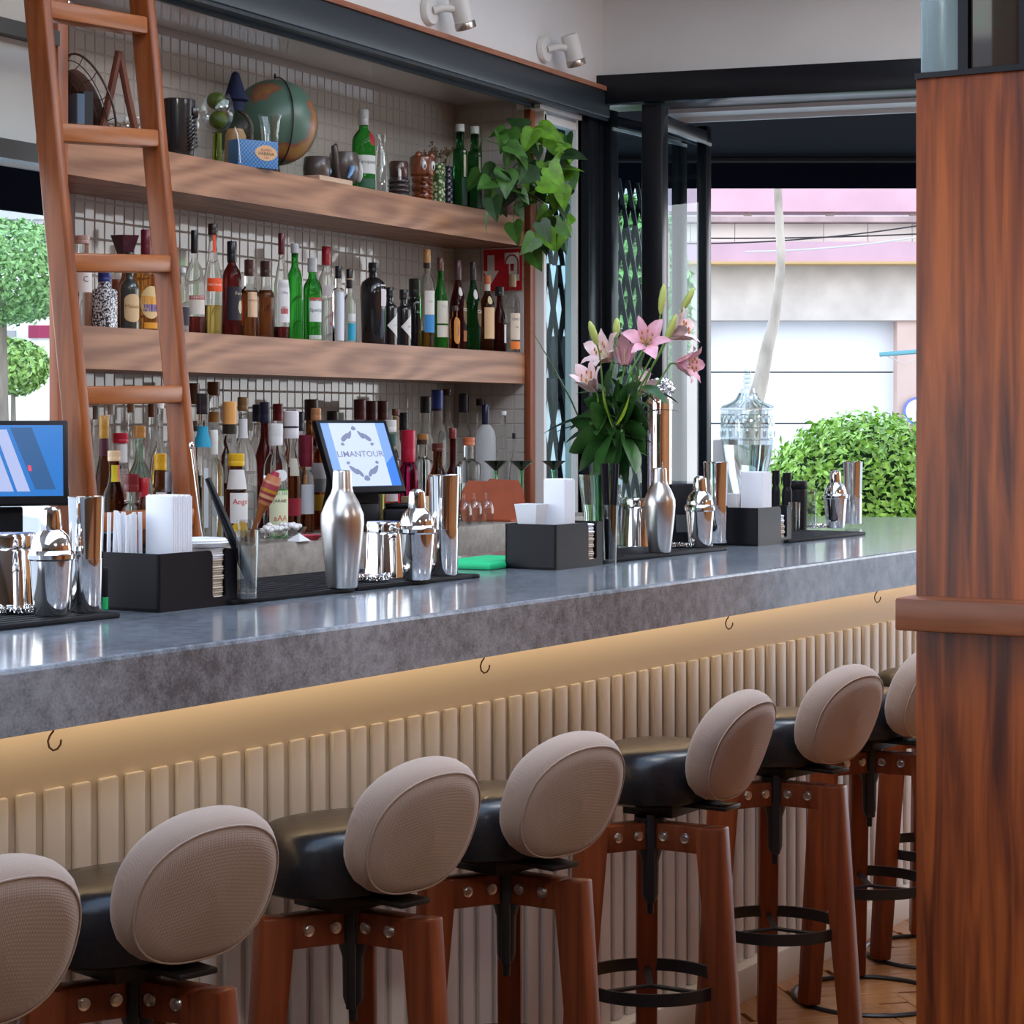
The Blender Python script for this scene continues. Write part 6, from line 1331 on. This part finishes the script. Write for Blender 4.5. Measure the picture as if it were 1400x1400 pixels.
# dark bottles and a black box behind the right caddy
for px, py, h, r, lb in ((1061, 733, .200, .014, 'slim black bottle behind the right caddy, left of two'), (1076, 730, .190, .016, 'short-necked black bottle behind the right caddy, right of two')):
    o = thing('black_bottle', lb, 'bottle', cpos(px, py, ZT)); part('body', MB().lathe([(0, 0), (r, 0), (r, h * .68), (r * .9, h * .73), (r * .72, h * .76), (r * .72, h * .80)], 24, closed=False), M_BLACK, o); part('cap', MB().lathe([(r * .85, h * .8), (r * .85, h), (0, h)], 20, closed=False), M_BLACK, o)
for px, py, lb in ((1090, 728, 'black plastic jar right of the black bottles'), ):
    o = thing('plastic_jar', lb, 'jar', cpos(px, py, ZT)); part('body', MB().lathe([(0, 0), (.030, 0), (.031, .13), (.028, .14)], 24, closed=False), M_BLACK, o); part('lid', MB().lathe([(.031, .138), (.032, .14), (.032, .16), (.03, .163), (0, .163)], 24, closed=False), M_BLACK, o)
o = thing('card_reader', 'black card reader standing behind the cobbler shaker at the tap', 'reader', cpos(934, 742, ZT), CAMZ + .2)
part('body', MB().bevbox((0, 0, .085), (.075, .035, .17), .006, Matrix.Rotation(-.08, 4, 'X')), M_BLACK, o)
part('keypad', MB().box((0, -.0185, .055), (.05, .002, .05), Matrix.Rotation(-.08, 4, 'X')), P('dark_grey_keys', (0.05, 0.05, 0.055), 0.5), o)
o = thing('steel_tap_box', 'black drip tray beneath the beer tap', 'tray', cpos(862, 738, ZT), CROT)
part('tray', MB().bevbox((0, 0, .008), (.20, .10, .016), .003), M_BMETAL, o)

# ------------------------------------------------------------------ beer tap
o = thing('beer_tap', 'tall chrome beer tap column with a leaf-wrapped crown', 'tap', (*px_F(902, 6.5), ZT))
part('base', MB().lathe([(0, 0), (.055, 0), (.055, .012), (.042, .02), (.036, .03)], 32, closed=False), M_CHROME, o)
part('column', MB().lathe([(.036, .0), (.036, .40), (.034, .425), (.025, .445), (.01, .455), (0, .457)], 36, closed=False), M_CHROME, o)
cr_ = MB(); r2 = random.Random(5)
for i in range(40):
    a, b = r2.uniform(0, 2 * PI), r2.uniform(.2, 1.35); p = Vector((.044 * math.cos(a) * math.cos(b), .044 * math.sin(a) * math.cos(b), .43 + .045 * math.sin(b)))
    cr_.ball(tuple(p), (r2.uniform(.006, .012), r2.uniform(.006, .012), r2.uniform(.005, .009)), 8, 6)
part('crown', cr_, M_CHROME, o)
for s in (-1, 1): part('drip', MB().tube([(.040 * s, -.012, .42), (.046 * s, -.016, .40), (.044 * s, -.016, .372)], [.008, .007, .004], 8), M_CHROME, o)

# ------------------------------------------------------------------ lidded glass jar
JF = 7.0; o = thing('glass_jar', 'large lidded pressed-glass jar of water with a beaded knob', 'jar', (*px_F(1022, JF), ZT))
kj = JF / FP
GLJ = pane_glass('jar_glass', (0.80, 0.86, 0.86), 0.16)
zj = lambda py: (ZC - (py - HY) * kj) - ZT
R = 36 * kj
part('body', MB().lathe([(0, 0), (R * .50, 0), (R * .52, .012), (R * .45, .02), (R * .50, .06), (R * .72, zj(660)), (R * .92, zj(625)), (R * 1.0, zj(600)), (R * 1.0, zj(562)), (R * .97, zj(560)), (R * .96, zj(600)), (R * .88, zj(625)), (R * .66, zj(662)), (R * .42, .068), (0, .06)], 40, closed=False), GLJ, o)
part('water', MB().lathe([(0, .07), (R * .42, .075), (R * .65, zj(662)), (R * .87, zj(626)), (R * .93, zj(608)), (0, zj(608))], 36, closed=False), glass('jar_water', (0.90, 0.96, 0.95), 1.33), o)
part('lid', MB().lathe([(R * 1.02, zj(561)), (R * 1.03, zj(558)), (R * .84, zj(555.5)), (R * .60, zj(552)), (R * .42, zj(547)), (R * .31, zj(540)), (R * .26, zj(531)), (0, zj(530))], 40, closed=False), GLJ, o)
fl_ = MB()
for i in range(20):
    a = 2 * PI * i / 20
    fl_.tube([(R * q * math.cos(a), R * q * math.sin(a), zj(pz) + .001) for q, pz in ((1.0, 557), (.84, 555), (.60, 551.5), (.42, 546.5), (.30, 538))], .0035, 6)
part('lid_flutes', fl_, GLJ, o)
kb = MB()
for pz, rr in ((527, 6), (521, 6.5), (515, 6), (509, 4.5)): kb.ball((0, 0, zj(pz)), (rr * kj, rr * kj, 4.2 * kj), 14, 8)
part('knob', kb, GLJ, o)
bd = MB()
for i in range(24):
    a = 2 * PI * i / 24
    for s in (-1, 1): bd.tube([(R * 1.005 * math.cos(a + s * t * .26), R * 1.005 * math.sin(a + s * t * .26), zj(582) + t * (zj(569) - zj(582))) for t in (0, .5, 1)], .0022, 5)
for pz in (567, 584, 601): bd.tube([(R * 1.01 * math.cos(2 * PI * i / 40), R * 1.01 * math.sin(2 * PI * i / 40), zj(pz)) for i in range(40)], .0028, 6, closed=True)
for i in range(18):
    a = 2 * PI * i / 18; bd.ball((R * 1.0 * math.cos(a), R * 1.0 * math.sin(a), zj(592)), (.006, .006, .015), 8, 6)
part('cut_pattern', bd, GLJ, o)
o = solo('paper_box', MB().bevbox((0, 0, .145), (.075, .075, .29), .004), P('off_white_card', (0.68, 0.66, 0.66), 0.8), 'tall off-white carton half hidden by the glass jar', 'box', (*px_F(992, 7.12), ZT), (0, 0, .3))

# ------------------------------------------------------------------ vase of lilies
VF_ = 5.95; vx, vy = px_F(822, VF_); kv = VF_ / FP
o = thing('glass_vase', 'tall clear glass vase holding the pink lilies', 'vase', (vx, vy, ZT))
part('glass', MB().lathe([(0, 0), (.050, 0), (.052, .006), (.050, .10), (.062, .205), (.060, .205), (.047, .10), (.047, .014), (0, .012)], 32, closed=False), pane_glass('vase_glass', (0.80, 0.90, 0.88), 0.10), o)
part('water', MB().lathe([(0, .015), (.046, .015), (.046, .10), (.049, .125), (0, .125)], 28, closed=False), glass('vase_water', (0.86, 0.93, 0.88), 1.2), o)
M_STEM = P('lily_stem', (0.10, 0.22, 0.04), 0.5)
def pet_mat(nm, c): return P(nm, c, 0.5, noise=(30, 0.14, (1, 1, 1)), sheen=0.2)
PINK = pet_mat('pink_petal', (0.80, 0.42, 0.52)); PALE = pet_mat('pale_pink_petal', (0.80, 0.58, 0.58)); DUSK = pet_mat('dusky_pink_petal', (0.55, 0.27, 0.31))
M_BUD = P('lily_bud', (0.42, 0.48, 0.12), 0.45); M_ANTH = P('anther', (0.42, 0.14, 0.03), 0.7); M_YEL = P('petal_rib', (0.72, 0.55, 0.28), 0.5)
def petal_mb(L, Wd, curl, open_):
    vs, fs = [], []; n, m = 9, 4
    for i in range(n + 1):
        t = i / n; ang = open_ * (0.25 + 0.75 * t) + curl * max(0, t - .55) ** 1.5
        if i == 0: pr, pz = .006, 0.0
        else: pr += L / n * math.sin(ang); pz += L / n * math.cos(ang)
        w = Wd * (math.sin(PI * min(1, .10 + .90 * t) ** .85) ** .8) if t < 1 else .0004
        for j in range(-m, m + 1):
            s = j / m; vs.append((pr + abs(s) ** 2 * w * .28 * math.cos(ang), w * s, pz - abs(s) ** 2 * w * .28 * math.sin(ang) * -1 + .0015 * math.sin(7 * t * PI + j)))
    k = 2 * m + 1
    for i in range(n):
        for j in range(k - 1): fs.append((i * k + j, i * k + j + 1, (i + 1) * k + j + 1, (i + 1) * k + j))
    return MB().add(vs, fs)
def P3(px, py, F): x, y = px_F(px, F); return Vector((x, y, ZC - (py - HY) * F / FP))
base_pt = Vector((vx, vy, ZT + .02))
def leaf_blade(L, Wd, droop):
    vs, fs = [], []; n = 8
    for i in range(n + 1):
        t = i / n; w = Wd * math.sin(PI * min(1, t * .93 + .06)) ** .75; z = -droop * t * t * L
        vs += [(t * L, -w, z + .25 * w), (t * L, 0, z), (t * L, w, z + .25 * w)]
    for i in range(n):
        for j in (0, 1): fs.append((i * 3 + j, i * 3 + j + 1, i * 3 + 4 + j, i * 3 + 3 + j))
    return MB().add(vs, fs)
def lily(label, px, py, F, size_, facing, mat, open_=1.15, curl=1.5, leaves=4, seed=0, bud=False, bend=(0, 0), budlen=.07):
    """facing: (right, forward, up) direction the flower looks to"""
    size = size_ * 1.42; r3 = random.Random(seed); head = P3(px, py, F)
    t = thing('lily_stem', label, 'flower', tuple(base_pt)); I = Matrix.Translation(-base_pt)
    fx, fy = RF(facing[0], facing[1]); d = Vector((fx, fy, facing[2])).normalized()
    root = head - d * (size * (.35 if not bud else .5))
    lo = Vector((r3.uniform(-.02, .02), r3.uniform(-.02, .02), 0)); nk = Vector((vx, vy, ZT + .20)) + Vector((r3.uniform(-.03, .03), r3.uniform(-.03, .03), 0))
    mid = nk.lerp(root, .6) + Vector((0, 0, .03)); 
    cp = [base_pt + lo, nk, mid, root - d * .02 + Vector((0, 0, .0)), root]
    pts = []
    for i in range(len(cp) - 1):
        for q in range(4): pts.append(cp[i].lerp(cp[i + 1], q / 4))
    pts.append(cp[-1])
    part('stem', MB().tube([I @ p for p in pts], .0026, 7), M_STEM, t)
    M = Matrix.Translation(I @ root) @ rot_to(d) @ Matrix.Rotation(r3.uniform(0, 6), 4, 'Z')
    if bud:
        part('bud', MB().lathe([(.003, 0), (.008, budlen * .15), (.0105, budlen * .45), (.009, budlen * .75), (.004, budlen * .95), (0, budlen)], 14, M, closed=False), M_BUD if bud is True else bud, t)
    else:
        L = size * .95
        for i in range(6):
            big = i % 2 == 0
            pe = part('petal', petal_mb(L, L * (.25 if big else .17), curl + r3.uniform(-.2, .2), open_ + r3.uniform(-.12, .12)), mat, t, tuple(M.translation), (M @ Matrix.Rotation(i * PI / 3, 4, 'Z')).to_euler(), angle=80)
            part('rib', MB().tube([(.006 + L * .5 * q * math.sin(open_ * (.25 + .375 * q)), 0, L * .5 * q * math.cos(open_ * (.25 + .375 * q)) + .0015) for q in (.05, .35, .7, 1.0)], [.0028, .0026, .002, .0006], 6), M_YEL if big else mat, pe)
        for i in range(6):
            a = i * PI / 3 + .5; tipv = Vector((.016 * math.cos(a), .016 * math.sin(a), L * .62))
            part('stamen', MB().tube([M @ Vector((0, 0, .004)), M @ (tipv * .6), M @ tipv], .0009, 5), P('filament', (0.55, 0.62, 0.35), 0.5), t)
            part('anther', MB().ball(tuple(M @ tipv), (.0028, .0028, .0055), 8, 6), M_ANTH, t)
    leaves += 1
    for i in range(leaves):
        q = .42 + .5 * i / max(1, leaves); p = nk.lerp(root, q * .8); a = r3.uniform(0, 6.28)
        lf = part('leaf', leaf_blade(r3.uniform(.08, .13), r3.uniform(.011, .018), r3.uniform(.2, .8)), M_LEAF, t, tuple(I @ p), (r3.uniform(-.4, .4), r3.uniform(-.9, .1), a), angle=80)
    return t
lily('large open pink lily facing the room, at the top of the bouquet', 884, 464, 5.85, .062, (-.05, -.85, .35), PINK, 1.25, 1.2, 4, 1)
lily('pale pink open lily left of the large one', 826, 482, 5.95, .066, (-.55, -.55, .5), PALE, 1.0, 1.5, 4, 2)
lily('dusky pink lily seen from behind, between the two open ones', 856, 484, 6.05, .066, (.1, .2, .8), DUSK, .62, .8, 3, 3)
lily('drooping pink lily at the lower left of the bouquet', 806, 522, 5.85, .064, (-.35, -.5, .55), PALE, .62, 1.0, 3, 4)
lily('pale lily opening towards the upper right of the bouquet', 928, 452, 6.0, .070, (.75, -.3, .35), PALE, .85, 1.6, 3, 5)
lily('pink lily hanging over to the far right of the bouquet', 940, 498, 6.0, .062, (.75, -.4, -.05), PINK, .95, 1.6, 2, 6)
lily('pale lily half hidden behind the chrome tap', 878, 528, 6.15, .058, (.5, .2, .3), PALE, .7, 1.2, 2, 12)
lily('closed yellow-green bud at the upper left of the bouquet', 811, 455, 5.9, .05, (-.3, -.2, .9), None, leaves=2, seed=7, bud=True)
lily('small closed bud above the pale lily', 843, 444, 6.0, .05, (.05, 0, 1), None, leaves=2, seed=8, bud=True, budlen=.055)
lily('tall closed green bud above the large lily', 905, 412, 6.05, .05, (.12, 0, 1), None, leaves=2, seed=9, bud=True, budlen=.085)
lily('closed green bud at the very top right of the bouquet', 941, 408, 6.1, .05, (.45, 0, .85), None, leaves=2, seed=10, bud=True)
lily('long green bud beside the pale right-hand lily', 916, 452, 5.95, .05, (.35, -.1, .9), None, leaves=1, seed=11, bud=True, budlen=.085)
# the big glossy foliage of the bouquet
fo = thing('greenery_sprig', 'sprig of big dark glossy leaves around the vase mouth', 'leaves', tuple(base_pt)); I = Matrix.Translation(-base_pt)
part('stem', MB().tube([(0, 0, 0), (.005, .004, .12), (.01, .0, .23)], .004, 8), M_STEM, fo)
r3 = random.Random(31)
for (px, py), (qx, qy), wd in (((838, 590), (772, 612), 17), ((838, 588), (780, 572), 13), ((842, 590), (800, 552), 14), ((846, 592), (836, 655), 18), ((848, 590), (816, 650), 17), ((850, 592), (876, 640), 14), ((852, 586), (888, 590), 11), ((845, 585), (868, 540), 14), ((840, 586), (812, 640), 16), ((848, 588), (858, 552), 13), ((838, 592), (785, 640), 15), ((844, 594), (850, 665), 14), ((852, 580), (884, 500), 13), ((850, 580), (838, 520), 12), ((856, 588), (884, 618), 11), ((842, 582), (820, 545), 11), ((836, 560), (800, 545), 12), ((846, 556), (872, 520), 13), ((838, 548), (828, 506), 11), ((860, 560), (842, 515), 10), ((826, 560), (812, 588), 12), ((862, 572), (880, 560), 11)):
    a = P3(px, py, 5.92 + r3.uniform(-.03, .03)); b = P3(qx, qy, 5.90 + r3.uniform(-.10, .06)); d = b - a; L = d.length; d.normalize()
    side = d.cross(Vector((-CS, -SN, .35))).normalized(); up_ = side.cross(d).normalized()
    if up_.dot(Vector((-CS, -SN, .4))) < 0: up_, side = -up_, -side
    M = Matrix(((d.x, side.x, up_.x, 0), (d.y, side.y, up_.y, 0), (d.z, side.z, up_.z, 0), (0, 0, 0, 1)))
    part('leaf', leaf_blade(L, wd * kv * 1.2, .14), M_LEAF, fo, tuple(I @ a), M.to_euler(), angle=80)
for (px, py), (qx, qy), wd in (((838, 585), (818, 530), 8), ((842, 580), (866, 540), 9)):
    a = P3(px, py, 5.86); b = P3(qx, qy, 5.80); d = b - a; L = d.length; d.normalize(); side = d.cross(Vector((-CS, -SN, .3))).normalized(); up_ = side.cross(d).normalized()
    M = Matrix(((d.x, side.x, up_.x, 0), (d.y, side.y, up_.y, 0), (d.z, side.z, up_.z, 0), (0, 0, 0, 1)))
    part('leaf', leaf_blade(L, wd * kv, .1), P('yellow_green_leaf', (0.30, 0.42, 0.03), 0.4), fo, tuple(I @ a), M.to_euler(), angle=80, label='bright yellow-green leaf')
sp_ = thing('leaf_spear', 'long thin dark leaf spear pointing up-left from the vase', 'leaves', tuple(base_pt))
part('blade', MB().tube([(0, 0, 0), tuple(I @ P3(812, 620, 5.95)), tuple(I @ P3(780, 545, 5.9)), tuple(I @ P3(748, 487, 5.85)), tuple(I @ P3(724, 447, 5.8))], [.003, .006, .0085, .006, .0012], 8, flat=(1, .3)), M_LEAF, sp_)

# ------------------------------------------------------------------ trailing plant at the shelf end
PX, PY_ = px_y(692, 3.742)
po = thing('potted_plant', 'trailing green plant in a brown pot at the right end of the upper shelf', 'plant', (PX, PY_ + .02, ZU))
part('pot', MB().lathe([(0, 0), (.040, 0), (.044, .006), (.056, .085), (.060, .088), (.060, .105), (.054, .105), (.05, .09), (0, .085)], 28, closed=False), P('red_brown_pot', (0.18, 0.06, 0.045), 0.5), po)
part('soil', MB().lathe([(0, .09), (.052, .09), (.05, .094), (0, .097)], 20, closed=False), P('soil', (0.03, 0.02, 0.015), 0.95), po)
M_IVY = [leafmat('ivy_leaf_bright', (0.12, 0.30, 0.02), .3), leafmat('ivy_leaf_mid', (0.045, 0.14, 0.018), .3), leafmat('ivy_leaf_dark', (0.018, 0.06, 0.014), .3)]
def heart(L):
    pts = []
    out = [(0, 0), (-.12, .22), (-.06, .42), (.12, .50), (.34, .42), (.56, .30), (.80, .14), (1.0, 0)]
    vs, fs = [], []
    for x, y in out: vs.append((x * L, y * L * .85, -.18 * L * (x * x) + .12 * y * L))
    for x, y in out[1:-1]: vs.append((x * L, -y * L * .85, -.18 * L * (x * x) + .12 * y * L))
    n = len(out); c = [(x * L, 0, -.18 * L * x * x) for x in (.15, .4, .7)]
    for v in c: vs.append(v)
    k = len(vs); c0, c1_, c2_ = k - 3, k - 2, k - 1
    for lo in (list(range(0, n)), [0] + list(range(n, n + n - 2)) + [n - 1]):
        A = lo
        fs += [(A[0], A[1], c0), (A[1], A[2], c0), (A[2], A[3], c0), (A[3], A[4], c1_), (c0, A[3], c1_), (A[4], A[5], c1_), (A[5], A[6], c2_), (c1_, A[5], c2_), (A[6], A[7], c2_)]
    return MB().add(vs, fs)
hm = [[heart(L).mesh('leaf', m, 80) for L in (.068, .090, .112)] for m in M_IVY]
I2 = Matrix.Translation(-Vector(po.location)); r3 = random.Random(77)
clusters = [((690, 215), 40, 16), ((740, 205), 34, 14), ((760, 240), 28, 14), ((720, 250), 34, 12), ((755, 285), 26, 10), ((690, 270), 24, 8), ((720, 185), 30, 9), ((672, 230), 18, 6), ((745, 315), 20, 6), ((765, 205), 16, 6)]
for (cx_, cy_), rad, n in clusters:
    for i in range(n):
        a, rr = r3.uniform(0, 6.28), rad * math.sqrt(r3.random()); px, py = cx_ + rr * math.cos(a), cy_ + rr * math.sin(a)
        px = min(px, 778)
        dep = 3.70 - r3.uniform(0, .14) if px < 728 else 3.66 - r3.uniform(0, .14)
        x, y = px_y(px, dep); p = Vector((x, y, zat(py, x, y)))
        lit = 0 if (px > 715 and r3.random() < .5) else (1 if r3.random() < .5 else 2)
        nrm = Vector((-.6 + r3.uniform(-.9, .9), -.5 + r3.uniform(-.8, .8), .5 + r3.uniform(-.6, .6))).normalized()
        dn = Vector((r3.uniform(-1.1, 1.1), r3.uniform(-.8, .8), -.8)); dn = (dn - nrm * dn.dot(nrm)).normalized(); sd = nrm.cross(dn)
        M = Matrix(((dn.x, sd.x, nrm.x, 0), (dn.y, sd.y, nrm.y, 0), (dn.z, sd.z, nrm.z, 0), (0, 0, 0, 1)))
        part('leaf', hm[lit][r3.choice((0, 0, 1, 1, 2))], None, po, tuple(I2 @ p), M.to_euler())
for trail in (((692, 240), (672, 260), (668, 295)), ((700, 235), (740, 220), (770, 260), (772, 320)), ((700, 235), (730, 240), (735, 300), (728, 345)), ((700, 230), (750, 190), (775, 185)), ((695, 235), (690, 200), (660, 190)), ((700, 240), (745, 280), (752, 330), (738, 342)), ((690, 240), (705, 275), (702, 305))):
    pts = [I2 @ Vector((PX, PY_ + .02, ZU + .10))]
    for px, py in trail: x, y = px_y(px, 3.66); pts.append(I2 @ Vector((x, y, zat(py, x, y))))
    sm = []
    for i in range(len(pts) - 1):
        for q in range(3): sm.append(pts[i].lerp(pts[i + 1], q / 3))
    sm.append(pts[-1]); part('vine', MB().tube(sm, .002, 5), M_STEM, po)
    x, y = px_y(trail[-1][0], 3.645); p = Vector((x, y, zat(trail[-1][1], x, y)))
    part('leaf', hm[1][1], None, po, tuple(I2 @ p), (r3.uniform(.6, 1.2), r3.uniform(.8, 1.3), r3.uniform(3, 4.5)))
# ------------------------------------------------------------------ unseen fill lights added under the ceiling
for x, y, e in ((1.3, -1.4, 40), (4.2, 1.2, 16), (6.4, 1.2, 16), (5.0, -2.6, 16)):
    lamp('fill_light', 'AREA', (x, y, 3.35), e, (1, 0.95, 0.88), 0.9, 0.9)
